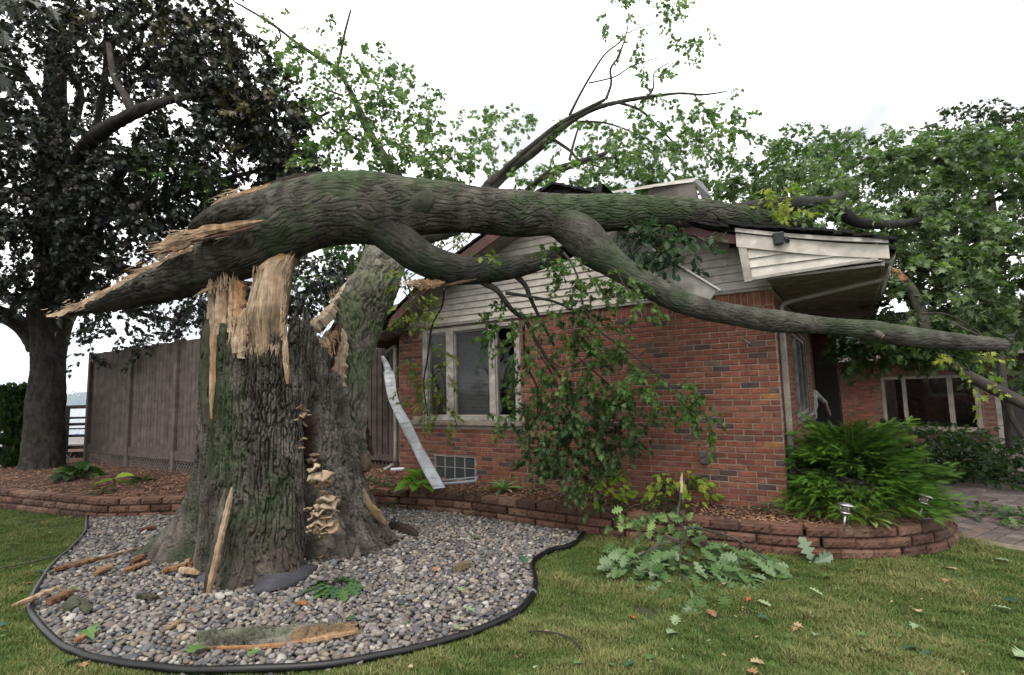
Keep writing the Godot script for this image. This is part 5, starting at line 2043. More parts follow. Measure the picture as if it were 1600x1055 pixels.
	# splinters and bark plates at the break
	for e in [
		["splinter", [[250, 387, 5.2], [262, 383, 5.16], [290, 373, 5.1], [330, 361, 5.02], [375, 352, 4.985], [412, 345, 4.995]], [0.02, 0.06, 0.062, 0.05, 0.035, 0.008], 0.1, Color(0.5, 0.31, 0.17), PALE_TAN],
		["splinter", [[262, 393, 5.14], [285, 385, 5.1], [300, 378, 5.06]], [0.012, 0.035, 0.01], 0.05, ORANGE, PALE],
		["splinter", [[305, 377, 5.0], [345, 368, 4.955], [385, 358, 4.95], [400, 352, 4.95]], [0.006, 0.014, 0.016, 0.005], 0.03, ROT * 2.0, ROT * 2.5],
		["splinter", [[330, 322, 5.3], [350, 314, 5.3], [375, 305, 5.28], [400, 297, 5.28], [438, 284, 5.3]], [0.006, 0.03, 0.03, 0.03, 0.004], 0.05, PALE, ORANGE],
		["splinter", [[378, 305, 5.25], [400, 298, 5.25], [425, 290, 5.27]], [0.003, 0.014, 0.004], 0.03, Color(0.62, 0.3, 0.12), PALE],
		["splinter", [[640, 442, 5.52], [655, 445, 5.5], [675, 444, 5.48], [695, 441, 5.5]], [0.03, 0.055, 0.05, 0.01], 0.07, Color(0.26, 0.17, 0.08), Color(0.4, 0.25, 0.12)],
		["splinter", [[688, 448, 5.55], [720, 441, 5.53], [745, 436, 5.55]], [0.008, 0.016, 0.004], 0.03, Color(0.2, 0.14, 0.09), Color(0.2, 0.14, 0.09)],
		["splinter", [[302, 465, 5.4], [318, 455, 5.36], [335, 449, 5.36]], [0.003, 0.016, 0.01], 0.03, PALE, PALE_TAN],
		["bark_plate", [[395, 300, 5.33], [430, 288, 5.3], [465, 277, 5.3], [495, 270, 5.34]], [0.012, 0.035, 0.035, 0.01], 0.05, MID.dark, Color(0.12, 0.09, 0.06)],
	]:
		mb = MB.new()
		var path := []
		for q in e[1]: path.append(P(q[0], q[1], q[2]))
		shard(mb, path, e[2], e[3], Vector3(0.3, 1, 0.2), e[4], e[5], 0.35, 18)
		part(t, e[0], mb.commit(), wood_mat() if e[0] == "splinter" else bark_mat())

	limb(t, "bark_lip", [[296, 359, 4, 5.08], [305, 354, 9, 5.08], [322, 345, 14, 5.09], [345, 336, 18, 5.1], [375, 329, 21, 5.13], [410, 322, 19, 5.2], [450, 316, 8, 5.4]], 60, 0.012, SPLIT)
	var fl := []
	for k in 12:
		var q: Array = line[k]
		fl.append([P(q[0], q[1] + 5, q[3] - 0.03), Vector3(-1, -0.32, 0.1), Vector3(0.1, 0.05, 0.05), [0, 10, 30, 34, 34, 34, 34, 34, 8, 8, 8, 8][k], [0.05, 0.07, 0.13, 0.2, 0.2, 0.22, 0.22, 0.22, 0.2, 0.2, 0.2, 0.2][k]])
	fl.append([P(258, 386, 5.14), Vector3(-1, -0.25, 0.1), Vector3(0.05, 0.05, 0.05), 70, 0.16])
	fl.append([P(320, 366, 5.02), Vector3(-1, -0.3, 0.1), Vector3(0.25, 0.05, 0.02), 90, 0.22])
	fl.append([P(385, 302, 5.27), Vector3(-1, -0.3, 0), Vector3(0.25, 0.06, 0.03), 60, 0.22])
	fl.append([P(652, 444, 5.48), Vector3(-1, 0.1, 0), Vector3(0.08, 0.03, 0.03), 50, 0.16])
	fl.append([P(1402, 428, 7.12), Vector3(-0.7, 0.6, 0), Vector3(0.04, 0.04, 0.03), 30, 0.18])
	fibres(t, fl)
	# the continuation over the roof, with elbows into the leaves
	limb(t, "roof_limb", [[1150, 332, 14, 6.5], [1200, 322, 13, 6.7], [1250, 320, 12.5, 6.8], [1300, 321, 12, 6.9], [1318, 332, 11.5, 6.9], [1335, 345, 9, 6.9], [1372, 351, 7.5, 7.0], [1420, 348, 6, 7.4], [1500, 330, 4, 8.2]], 26, 0.05, {"fu": 20.0, "fv": 4.0, "depth": 0.006, "dark": Color(0.03, 0.028, 0.024), "light": Color(0.07, 0.065, 0.06), "moss": Color(0.04, 0.055, 0.03), "mdir": Vector3.UP, "mk": 0.2, "mb": -0.4})
	limb(t, "roof_limb", [[1300, 315, 9, 6.9], [1310, 309, 7, 6.9], [1320, 302, 4, 6.9]], 12, 0.05, TWIG)
	for e in [
		[[1402, 428, 7, 7.2], [1418, 445, 8, 7.1], [1432, 470, 9, 7.0], [1442, 500, 9, 6.9], [1447, 520, 8, 6.8]],
		[[1490, 572, 7, 6.6], [1515, 588, 8, 6.5], [1550, 606, 9, 6.4], [1590, 626, 9, 6.3], [1640, 650, 9, 6.2]],
		[[1562, 540, 5, 6.8], [1566, 590, 5.5, 6.7], [1572, 640, 5, 6.6], [1578, 700, 4.5, 6.6]],
		[[1574, 610, 4, 6.5], [1580, 650, 4, 6.5], [1600, 685, 3.5, 6.4]],
		[[1440, 372, 3, 8.0], [1480, 392, 3, 7.8], [1530, 400, 2.5, 7.7], [1590, 398, 2, 7.7]],
		[[1400, 400, 3, 7.8], [1430, 420, 3, 7.6], [1475, 425, 2, 7.4], [1560, 440, 2, 7.3]],
		[[1450, 440, 2.5, 7.4], [1490, 462, 2.5, 7.2], [1540, 470, 2, 7.2], [1600, 490, 1.5, 7.2]],
		[[1440, 490, 1.8, 6.7], [1480, 492, 1.8, 6.6], [1530, 520, 1.5, 6.5], [1546, 555, 1.2, 6.3]],
		[[1480, 500, 1.2, 5.4], [1510, 515, 1.2, 5.2], [1540, 530, 1.2, 5.1], [1548, 556, 0.8, 5.0]],
		[[1560, 310, 4, 9.0], [1590, 300, 4, 9.0], [1640, 280, 3, 9.0]],
	]:
		limb(t, "branch", e, 12, 0.06, TWIG)
	mb = MB.new()
	shard(mb, [P(1396, 420, 7.18), P(1404, 428, 7.15), P(1414, 440, 7.08)], [0.01, 0.05, 0.05], 0.08, Vector3(1, 0.5, 0), Color(0.62, 0.3, 0.14), Color(0.5, 0.22, 0.1), 0.6)
	part(t, "splinter", mb.commit(), wood_mat())

	var L := Leaves.new()
	var ga := Color(0.03, 0.06, 0.02)
	var gb := Color(0.19, 0.26, 0.135)
	for e in [[1230, 290, 8.6, 90, 55, 0.9, 75], [1170, 300, 8.4, 45, 40, 0.6, 34], [1320, 275, 9.0, 90, 55, 0.9, 80], [1400, 300, 8.8, 90, 70, 1.0, 150], [1500, 300, 8.6, 110, 80, 1.1, 210], [1570, 350, 8.0, 90, 90, 1.0, 170], [1440, 380, 8.0, 90, 70, 0.9, 190], [1540, 440, 7.6, 100, 80, 0.9, 210], [1450, 470, 7.3, 60, 80, 0.7, 120], [1580, 520, 7.4, 70, 70, 0.7, 110], [1480, 250, 9.0, 70, 40, 0.8, 80], [1390, 245, 9.4, 50, 30, 0.7, 36], [1350, 400, 7.8, 50, 40, 0.6, 55], [1300, 355, 7.4, 60, 16, 0.35, 50], [1255, 330, 7.0, 26, 14, 0.25, 14], [1590, 250, 8.6, 60, 60, 0.9, 90]]:
		e[6] = int(e[6] * 1.0)
		cloud(L, e, 17, 0.098, ga, gb, 0.6)
	for e in [[1400, 540, 7.6, 80, 22, 0.5, 60], [1345, 535, 8.2, 40, 22, 0.4, 30], [1480, 540, 7.0, 50, 16, 0.4, 36], [1430, 525, 7.4, 60, 22, 0.5, 40]]:
		cloud(L, e, 9, 0.11, Color(0.028, 0.06, 0.018), Color(0.07, 0.11, 0.035), 0.7)
	for e in [[1215, 310, 6.5, 20, 14, 0.2, 8], [1200, 322, 6.4, 16, 10, 0.15, 5], [1505, 562, 6.2, 22, 9, 0.15, 6], [1537, 605, 6.2, 6, 10, 0.1, 2], [1230, 333, 6.5, 18, 8, 0.2, 8]]:
		cloud(L, e, 8, 0.085, Color(0.13, 0.21, 0.03), Color(0.3, 0.31, 0.06), 0.6)
	plant_leaves(t, L, "crown", leaf_mesh("maple"), leaf_mat("green_leaf"))
	# leaves caught under the trunk at the rake
	L = Leaves.new()
	for e in [[1025, 378, 5.95, 42, 18, 0.25, 26], [1070, 385, 5.9, 28, 18, 0.2, 18], [1000, 362, 5.98, 25, 10, 0.2, 10]]:
		cloud(L, e, 9, 0.1, Color(0.022, 0.055, 0.03), Color(0.06, 0.1, 0.05), 0.9)
	plant_leaves(t, L, "dark_leaves", leaf_mesh("oak"), leaf_mat("green_leaf"))


func flip(ix: PackedInt32Array) -> PackedInt32Array:
	for k in range(0, ix.size(), 3):
		var a := ix[k + 1]
		ix[k + 1] = ix[k + 2]
		ix[k + 2] = a
	return ix


# ---------------------------------------------------------------- the second stem, leaning on the house
func leaning_trunk() -> void:
	var t := thing("leaning_tree", "second mossy stem torn from the stump, leaning back onto the roof's left edge", "tree trunk", P(560, 730, 6.5))
	limb(t, "trunk", [[559, 733, 13, 6.42], [554, 700, 17, 6.44], [551, 660, 20, 6.46], [551, 620, 21, 6.5], [553, 590, 22, 6.58], [556, 551, 27, 6.7], [559, 520, 36, 6.8], [564, 484, 42, 6.95], [577, 458, 38, 7.1], [589, 435, 35, 7.3], [604, 400, 32, 7.6], [624, 366, 29, 8.0], [650, 336, 27, 8.5], [680, 310, 24, 9.0], [705, 296, 22, 9.4]], 170, 0.018, LEAN)
	# torn wood and rotten hollow on its left
	var mb := MB.new()
	for e in [
		[[[484, 517, 6.4], [494, 509, 6.4], [508, 498, 6.45], [522, 480, 6.6]], [0.04, 0.08, 0.08, 0.04], 0.14, Color(0.78, 0.64, 0.48), Color(0.72, 0.55, 0.38)],
		[[[533, 616, 6.24], [530, 590, 6.22], [533, 560, 6.24], [538, 534, 6.3], [534, 514, 6.36]], [0.045, 0.075, 0.065, 0.04, 0.012], 0.07, Color(0.68, 0.48, 0.33), Color(0.78, 0.64, 0.48)],
		[[[512, 552, 6.34], [518, 532, 6.36], [527, 518, 6.38]], [0.02, 0.06, 0.04], 0.06, ORANGE, PALE_TAN],
		[[[505, 540, 6.45], [508, 528, 6.45], [513, 518, 6.45]], [0.03, 0.04, 0.015], 0.06, Color(0.45, 0.3, 0.2), PALE],
		[[[512, 492, 6.6], [524, 472, 6.66], [535, 456, 6.74], [541, 443, 6.85]], [0.03, 0.04, 0.04, 0.01], 0.07, Color(0.78, 0.64, 0.48), Color(0.78, 0.64, 0.48)],
		[[[531, 655, 6.3], [529, 635, 6.28], [530, 615, 6.3]], [0.01, 0.03, 0.03], 0.06, Color(0.3, 0.17, 0.09), PALE_TAN],
		[[[537, 672, 6.24], [539, 662, 6.22], [541, 652, 6.24]], [0.02, 0.035, 0.01], 0.04, ORANGE, PALE_TAN],
	]:
		mb = MB.new()
		var path := []
		for q in e[0]: path.append(P(q[0], q[1], q[2]))
		shard(mb, path, e[1], e[2], Vector3(0.9, 0.4, 0.2), e[3], e[4], 0.5, 16)
		part(t, "splinter", mb.commit(), wood_mat())
	fibres(t, [
		[P(500, 505, 6.5), Vector3(-0.5, -0.8, 0.1), Vector3(0.14, 0.08, 0.05), 90, 0.16],
		[P(533, 560, 6.24), Vector3(-0.1, 1, 0.1), Vector3(0.04, 0.3, 0.03), 80, 0.16],
		[P(526, 465, 6.75), Vector3(-0.3, 1, 0), Vector3(0.08, 0.1, 0.05), 50, 0.14],
		[P(528, 612, 6.26), Vector3(0, -1, 0), Vector3(0.06, 0.04, 0.03), 40, 0.12],
	])
	mb = MB.new()
	mb.col = ROT
	shard(mb, [P(516, 618, 6.5), P(516, 590, 6.48), P(515, 560, 6.48), P(519, 532, 6.5), P(527, 508, 6.58)], [0.12, 0.14, 0.13, 0.1, 0.05], 0.16, Vector3(1, 0.2, 0.1), ROT, Color(0.1, 0.035, 0.02), 0.3, 20)
	part(t, "rotten_core", mb.commit(), wood_mat())
	mb = MB.new()                                    # dark slab hanging behind
	shard(mb, [P(562, 642, 6.7), P(568, 665, 6.7), P(575, 690, 6.7), P(583, 712, 6.7)], [0.03, 0.06, 0.055, 0.02], 0.06, Vector3(1, 0, 0), ROT, Color(0.09, 0.05, 0.035), 0.6)
	part(t, "bark_slab", mb.commit(), wood_mat())
	mb = MB.new()                                    # log end at the foot
	mb.col = Color(0.17, 0.12, 0.08)
	tube(mb, [[P(566, 715, 6.25), 0.09], [P(569, 728, 6.2), 0.085], [P(571, 737, 6.18), 0.05]], 18, 0.03)
	part(t, "log_end", mb.commit(), bark_mat())
	# smaller log beside it under the big trunk
	limb(t, "branch", [[632, 392, 12, 7.9], [655, 376, 12, 7.9], [680, 366, 12, 7.9], [715, 355, 11, 8.0]], 18, 0.05, LIMB)

	# limbs rising over the trunk into the sky
	var limbs := [
		[[640, 320, 12.8, 8.9], [622, 285, 11.2, 9.1], [605, 255, 9.2, 9.2], [590, 228, 7.6, 9.3], [573, 200, 6.4, 9.4], [558, 165, 5.2, 9.5], [545, 138, 4.4, 9.6], [526, 108, 3.8, 9.7], [495, 88, 3.2, 9.8], [462, 66, 2.7, 9.9], [434, 44, 2.2, 10], [400, 22, 1.8, 10.1], [365, 2, 1.2, 10.2]],
		[[526, 108, 3.2, 9.7], [533, 80, 2.6, 9.7], [539, 50, 2.2, 9.7], [548, 16, 1.6, 9.7]],
		[[575, 226, 3.2, 9.35], [548, 213, 2.6, 9.3], [522, 204, 2.1, 9.2], [498, 180, 1.6, 9.1], [470, 165, 1.2, 9.0]],
		[[515, 175, 2.6, 9.5], [490, 186, 2.4, 9.4], [468, 188, 1.8, 9.4], [450, 184, 1.2, 9.4]],
		[[536, 150, 2.1, 9.6], [510, 140, 1.8, 9.6], [485, 130, 1.3, 9.6]],
		[[434, 44, 1.8, 10], [438, 60, 1.4, 10], [420, 75, 1.1, 10], [410, 92, 0.8, 10]],
		[[730, 330, 13.6, 8.6], [752, 308, 12.0, 8.6], [772, 285, 10.8, 8.6], [800, 262, 9.2, 8.6], [830, 240, 8.0, 8.6], [860, 215, 6.4, 8.6], [890, 190, 5.2, 8.6], [925, 171, 4.2, 8.6], [965, 160, 3.4, 8.6], [1010, 152, 2.7, 8.6], [1060, 146, 2.0, 8.6], [1100, 148, 1.5, 8.6], [1140, 142, 0.9, 8.6]],
		[[765, 288, 4.8, 8.5], [795, 258, 4.4, 8.45], [830, 228, 4.0, 8.4], [870, 196, 3.6, 8.4], [905, 176, 3.2, 8.4], [945, 156, 2.8, 8.4]],
		[[890, 180, 2.4, 8.5], [905, 150, 2.1, 8.5], [925, 115, 1.8, 8.5], [945, 85, 1.6, 8.5], [968, 66, 1.4, 8.5], [980, 48, 1.2, 8.5], [978, 30, 0.8, 8.5]],
		[[947, 155, 2.6, 8.5], [955, 130, 2.2, 8.5], [954, 108, 1.9, 8.5], [965, 90, 1.6, 8.5], [978, 58, 1.3, 8.5]],
		[[920, 130, 1.4, 8.5], [960, 120, 1.3, 8.5], [990, 102, 1.0, 8.5], [1030, 90, 0.7, 8.5]],
		[[980, 52, 1.0, 8.5], [1010, 40, 0.8, 8.5], [1050, 30, 0.6, 8.5], [1085, 30, 0.5, 8.5]],
		[[965, 160, 2.4, 8.5], [1000, 172, 2.1, 8.5], [1025, 195, 1.8, 8.5], [1050, 220, 1.3, 8.5], [1070, 240, 0.8, 8.5]],
		[[1000, 160, 1.6, 8.5], [1020, 140, 1.4, 8.5], [1022, 115, 1.1, 8.5], [1045, 98, 0.8, 8.5]],
		[[1085, 148, 1.3, 8.6], [1100, 170, 1.0, 8.6], [1115, 195, 0.8, 8.6], [1140, 220, 0.6, 8.6]],
		[[900, 190, 1.8, 8.5], [945, 192, 1.6, 8.5], [985, 205, 1.2, 8.5]],
		[[820, 300, 4.0, 8.1], [860, 268, 4.4, 8.0], [900, 254, 4.0, 7.9], [935, 244, 4.0, 7.9], [948, 238, 3.2, 7.9]],
		[[830, 288, 3.2, 8.0], [870, 270, 3.0, 7.95], [920, 252, 2.8, 7.9], [960, 246, 1.6, 7.9]],
		[[860, 215, 2.8, 8.6], [890, 235, 2.4, 8.5], [905, 250, 2.0, 8.4], [940, 262, 1.4, 8.3]],
		[[890, 250, 2.4, 8.3], [896, 225, 2.0, 8.4], [905, 195, 1.4, 8.5]],
	]
	for e in limbs:
		limb(t, "limb" if e[0][2] > 8 else "branch", e, 18 if e[0][2] > 8 else 8, 0.06, LIMB if e[0][2] > 12 else TWIG)
	var L := Leaves.new()
	var ga := Color(0.07, 0.125, 0.045)
	var gb := Color(0.22, 0.3, 0.15)
	for e in [[445, 60, 10, 26, 38, 0.5, 16], [470, 110, 9.8, 50, 40, 0.6, 30], [430, 100, 10, 24, 30, 0.4, 10], [500, 80, 9.8, 40, 26, 0.5, 12], [560, 90, 9.7, 34, 36, 0.5, 16], [590, 100, 9.6, 24, 24, 0.4, 8], [570, 140, 9.5, 60, 40, 0.6, 44], [630, 150, 9.4, 55, 40, 0.6, 40], [665, 165, 9.3, 28, 28, 0.4, 14], [600, 190, 9.2, 80, 40, 0.7, 70], [540, 190, 9.3, 50, 30, 0.6, 34], [500, 150, 9.5, 50, 34, 0.6, 26], [460, 150, 9.6, 40, 40, 0.5, 22], [560, 240, 9.0, 80, 28, 0.6, 50], [520, 255, 8.8, 60, 24, 0.5, 30], [640, 235, 9.0, 60, 30, 0.6, 36], [690, 240, 8.8, 50, 30, 0.5, 20], [720, 220, 8.7, 34, 26, 0.4, 9], [700, 265, 8.6, 60, 16, 0.4, 18], [500, 20, 9.9, 12, 5, 0.2, 2]]:
		e[6] = ceili(e[6] * 0.95)
		cloud(L, e, 15, 0.092, ga, gb, 0.5, 0.6)
	for e in [[775, 195, 9.0, 26, 32, 0.4, 12], [800, 215, 9.0, 40, 34, 0.5, 18], [760, 240, 8.9, 44, 30, 0.5, 18], [700, 275, 8.8, 40, 18, 0.4, 12], [850, 285, 8.3, 50, 22, 0.4, 22], [910, 285, 8.1, 60, 26, 0.5, 40], [970, 275, 8.2, 60, 34, 0.6, 52], [990, 225, 8.5, 50, 34, 0.6, 36], [1040, 250, 8.4, 55, 44, 0.6, 54], [1080, 200, 8.5, 50, 40, 0.5, 34], [1130, 185, 8.6, 36, 34, 0.4, 26], [1115, 225, 8.5, 28, 26, 0.3, 14], [1010, 140, 8.5, 36, 18, 0.3, 10], [940, 200, 8.5, 36, 26, 0.4, 12], [960, 20, 8.5, 22, 22, 0.3, 9], [1030, 8, 8.5, 34, 12, 0.3, 9], [1048, 20, 8.5, 12, 14, 0.2, 5], [985, 62, 8.5, 16, 12, 0.2, 5], [1090, 40, 8.6, 22, 14, 0.3, 6], [1072, 80, 8.6, 12, 22, 0.2, 5], [975, 105, 8.5, 8, 12, 0.2, 2], [1060, 290, 8.2, 60, 16, 0.4, 26], [890, 220, 8.5, 26, 20, 0.3, 7], [880, 300, 8.0, 40, 8, 0.3, 8]]:
		e[6] = ceili(e[6] * 0.95)
		cloud(L, e, 15, 0.092, ga, gb, 0.6, 0.6)
	plant_leaves(t, L, "crown", leaf_mesh("maple"), leaf_mat("green_leaf"))
	# twigs with yellow green leaves at the roof's left edge
	L = Leaves.new()
	for e in [[640, 460, 6.9, 24, 30, 0.25, 10], [668, 480, 6.8, 22, 12, 0.2, 6], [636, 490, 6.8, 12, 18, 0.15, 6], [620, 420, 7.1, 8, 14, 0.15, 4], [700, 372, 9.0, 26, 18, 0.3, 26], [720, 350, 9.2, 30, 14, 0.3, 22], [640, 610, 7.9, 14, 22, 0.12, 10], [640, 560, 7.9, 10, 10, 0.1, 4], [690, 590, 7.6, 14, 26, 0.15, 12], [676, 640, 7.6, 18, 16, 0.12, 10], [700, 650, 7.5, 20, 10, 0.12, 6], [688, 548, 7.6, 10, 10, 0.1, 5], [740, 402, 5.5, 12, 5, 0.08, 2], [793, 400, 5.6, 10, 4, 0.06, 2]]:
		cloud(L, e, 7, 0.075, Color(0.07, 0.13, 0.02), Color(0.2, 0.24, 0.045), 0.9)
	plant_leaves(t, L, "hanging_leaves", leaf_mesh("oak"), leaf_mat("green_leaf"))
	limb(t, "hanging_twig", [[694, 452, 1.6, 6.2], [690, 480, 1.6, 6.6], [675, 510, 1.5, 7.2], [668, 560, 1.4, 7.5], [662, 600, 1.3, 7.6], [668, 650, 1, 7.6]], 6, 0.08, TWIG)
	limb(t, "hanging_twig", [[668, 600, 1, 7.6], [690, 580, 1, 7.6], [696, 640, 0.9, 7.5]], 6, 0.08, TWIG)
	limb(t, "hanging_twig", [[634, 440, 1.5, 6.9], [645, 470, 1.3, 6.8], [638, 505, 1, 6.8]], 6, 0.08, TWIG)
	limb(t, "hanging_twig", [[630, 455, 1.2, 6.9], [660, 485, 1.2, 6.8], [690, 478, 1, 6.6]], 6, 0.08, TWIG)


# ---------------------------------------------------------------- standing trees behind
func background_trees() -> void:
	for e in [
		["dark oak tree rising highest behind the fallen crown at the upper right", "dark_tree", [[1500, 205, 19, 45, 32, 1.6, 90], [1545, 225, 19, 50, 40, 1.6, 110], [1470, 240, 19, 30, 24, 1.2, 40], [1590, 215, 19, 45, 40, 1.6, 90], [1530, 290, 19, 70, 50, 1.6, 90], [1600, 290, 19, 60, 60, 1.6, 90], [1640, 240, 19, 60, 60, 1.6, 80]], Color(0.018, 0.035, 0.016), Color(0.045, 0.065, 0.035), [[1545, 480, 12, 19], [1545, 330, 10, 19], [1530, 240, 5, 19]]],
		["light green leafy tree behind the roof, left of the dark oak", "light_tree", [[1200, 250, 17, 55, 36, 1.4, 60], [1260, 240, 17, 50, 34, 1.3, 60], [1160, 285, 17, 40, 30, 1.2, 40], [1300, 265, 17, 45, 34, 1.3, 50], [1240, 300, 17, 90, 26, 1.3, 60], [1340, 250, 17, 40, 36, 1.3, 40]], Color(0.045, 0.085, 0.03), Color(0.1, 0.15, 0.06), [[1235, 480, 9, 17], [1240, 330, 7, 17], [1250, 260, 4, 17]]],
		["green tree seen under the fallen trunk, between the stump and the leaning stem", "green_tree", [[520, 395, 15, 60, 34, 1.2, 70], [575, 400, 15, 44, 34, 1.2, 50], [500, 430, 15, 40, 30, 1.0, 40], [560, 440, 15, 30, 26, 1.0, 22], [610, 370, 15, 40, 24, 1.0, 30]], Color(0.035, 0.075, 0.022), Color(0.09, 0.14, 0.045), [[545, 700, 8, 15], [545, 480, 7, 15], [550, 400, 4, 15]]],
	]:
		var base := P(e[5][0][0], e[5][0][1], e[5][0][3])
		base.y = 0
		var t := thing(e[1], e[0], "tree", base)
		var st := [[base, e[5][0][2] / 830.0 * e[5][0][3] * 1.3]]
		for q in e[5]: st.append([P(q[0], q[1], q[3]), q[2] / 830.0 * q[3]])
		part(t, "trunk", tube_mesh(st, 14, 0.3, TWIG), bark_mat())
		var L := Leaves.new()
		for q in e[2]: cloud(L, q, 10, 0.17, e[3], e[4], 0.5)
		plant_leaves(t, L, "crown", leaf_mesh("maple"), leaf_mat("green_leaf"))


func maple() -> void:
	var base := P(66, 725, 11.4)
	base.y = 0.1
	var t := thing("maple_tree", "large dark purple leaved maple filling the upper left, its thick trunk by the deck rail", "tree", base)
	var K := {"fu": 12.0, "fv": 3.0, "depth": 0.022, "dark": Color(0.05, 0.042, 0.035), "light": Color(0.105, 0.092, 0.078), "moss": Color(0.05, 0.06, 0.03), "mdir": Vector3(-1, 0, 0), "mk": 0.3, "mb": -0.3, "lump": 0.08}
	limb(t, "trunk", [[65, 745, 34, 11.4], [66, 728, 29, 11.4], [68, 700, 26, 11.4], [71, 640, 24, 11.4], [75, 580, 22.5, 11.4], [76, 540, 23, 11.4], [79, 505, 27, 11.4], [84, 475, 30, 11.4], [88, 435, 28, 11.4], [90, 380, 30, 11.3], [88, 300, 26, 11.2], [84, 220, 20, 11.0], [86, 120, 14, 10.9], [90, 20, 9, 10.8]], 90, 0.04, K)
	for e in [
		[[60, 545, 15, 11.4], [45, 520, 14, 11.3], [20, 500, 12, 11.1], [-40, 470, 10, 10.8], [-120, 430, 7, 10.4]],
		[[100, 470, 20, 11.4], [118, 430, 17, 11.2], [140, 380, 13, 11.0], [160, 320, 10, 10.8], [200, 250, 7, 10.5]],
		[[96, 300, 14, 10.6], [130, 235, 12, 9.6], [160, 205, 11, 8.8], [195, 184, 10, 8.4], [228, 168, 8, 8.3], [270, 155, 6, 8.5], [320, 147, 4, 8.8]],
		[[207, 178, 7, 8.35], [195, 150, 6, 8.4], [178, 120, 5, 8.5], [170, 70, 4, 8.8]],
		[[150, 200, 5, 10.4], [160, 150, 5, 10.4], [165, 100, 4, 10.4], [165, 30, 3, 10.4]],
		[[110, 210, 7, 10.8], [125, 145, 6, 10.7], [100, 100, 5, 10.6], [60, 60, 4, 10.5]],
		[[70, 175, 7, 10.8], [50, 140, 6, 10.7], [25, 100, 5, 10.5], [0, 60, 4, 10.3]],
		[[150, 340, 7, 10.9], [210, 330, 6, 10.3], [280, 300, 5, 9.9], [350, 280, 4, 9.6], [430, 260, 3, 9.4]],
		[[140, 400, 7, 11.1], [200, 420, 6, 10.8], [280, 430, 5, 10.4], [360, 440, 4, 10.2], [460, 450, 3, 10.1]],
		[[118, 430, 6, 11.2], [170, 460, 5, 11.0], [220, 490, 4, 10.8], [270, 500, 3, 10.6]],
		[[270, 155, 4, 9.6], [330, 190, 3.5, 9.4], [390, 210, 3, 9.3], [450, 230, 2, 9.2]],
		[[170, 70, 4, 9.7], [230, 40, 3.5, 9.5], [300, 25, 3, 9.4]],
	]:
		limb(t, "limb", e, 16, 0.08, K if e[0][2] > 10 else TWIG)
	var L := Leaves.new()
	var pa := Color(0.012, 0.017, 0.011)
	var pb := Color(0.04, 0.048, 0.031)
	for e in [
		[60, 60, 10.0, 130, 80, 1.5, 190], [190, 60, 9.8, 110, 70, 1.3, 190], [290, 60, 9.6, 80, 60, 1.1, 130], [350, 110, 9.4, 70, 70, 1.0, 120], [400, 170, 9.3, 60, 60, 0.9, 100], [440, 220, 9.2, 45, 50, 0.8, 80], [460, 260, 9.2, 32, 30, 0.5, 36],
		[300, 170, 9.5, 90, 60, 1.1, 100], [350, 240, 9.3, 100, 50, 1.0, 130], [60, 150, 10.3, 90, 50, 1.3, 70], [30, 230, 10.2, 80, 60, 1.3, 120], [120, 260, 10.3, 110, 50, 1.3, 150], [220, 230, 9.8, 100, 34, 1.1, 60], [240, 290, 9.8, 110, 50, 1.1, 150], [60, 320, 10.2, 110, 60, 1.3, 170], [170, 340, 10.0, 110, 50, 1.1, 150], [290, 340, 9.8, 80, 40, 0.9, 90], [60, 400, 10.4, 110, 50, 1.2, 140], [180, 410, 10.4, 100, 40, 1.0, 110], [30, 450, 10.6, 70, 36, 1.0, 60], [180, 500, 11.0, 60, 34, 0.8, 46], [130, 470, 10.8, 50, 26, 0.7, 34], [280, 480, 10.6, 46, 34, 0.7, 34], [330, 450, 10.4, 70, 40, 0.8, 70], [480, 440, 10.2, 46, 44, 0.8, 80], [300, 515, 10.8, 30, 20, 0.4, 12], [220, 540, 11.0, 26, 26, 0.4, 12], [140, 555, 11.3, 14, 18, 0.25, 5], [440, 480, 10.4, 50, 30, 0.6, 30], [-60, 200, 10.0, 90, 200, 1.5, 200], [-40, 440, 10.4, 60, 60, 1.0, 60],
		[60, -60, 9.8, 160, 90, 1.6, 120], [240, -50, 9.5, 120, 70, 1.3, 90]]:
		e[6] = int(e[6] * 1.05)
		cloud(L, e, 12, 0.118, pa, pb, 0.65, 0.6)
		e[6] = int(e[6] * 0.15)
		cloud(L, e, 12, 0.118, Color(0.018, 0.014, 0.016), Color(0.045, 0.036, 0.04), 0.65, 0.6)
	for e in [[340, 90, 9.35, 70, 80, 0.9, 60], [420, 190, 9.2, 60, 60, 0.7, 40], [200, 50, 9.6, 80, 50, 1.0, 40]]:
		cloud(L, e, 10, 0.145, Color(0.035, 0.034, 0.016), Color(0.075, 0.066, 0.026), 0.65)
	for e in [[280, 262, 9.2, 46, 28, 0.5, 36], [320, 285, 9.2, 26, 20, 0.4, 14]]:
		cloud(L, e, 10, 0.13, Color(0.03, 0.07, 0.016), Color(0.075, 0.12, 0.035), 0.65)
	for e in [[-8.2, 6.4, -5.2, 2.4, 1.3, 2.2, 150], [-7.6, 7.6, -7.6, 2.0, 1.2, 1.6, 90], [-7.4, 7.0, -3.2, 2.2, 1.2, 1.8, 110]]:
		for k in int(e[6]):
			var o := rv()
			while o.length() > 1.0: o = rv()
			var q := Vector3(e[0] + o.x * e[3], e[1] + o.y * e[4], e[2] + o.z * e[5])
			if q.x / absf(q.z) > -1.02 or q.z > -0.8: continue
			spray(L, q, o + rv() * 0.5, 0.6, 10, 0.22, pa, pb, 0.6)
	plant_leaves(t, L, "crown", leaf_mesh("maple"), leaf_mat("maple_leaf", 0.42, Color(0.2, 0.16, 0.1)))
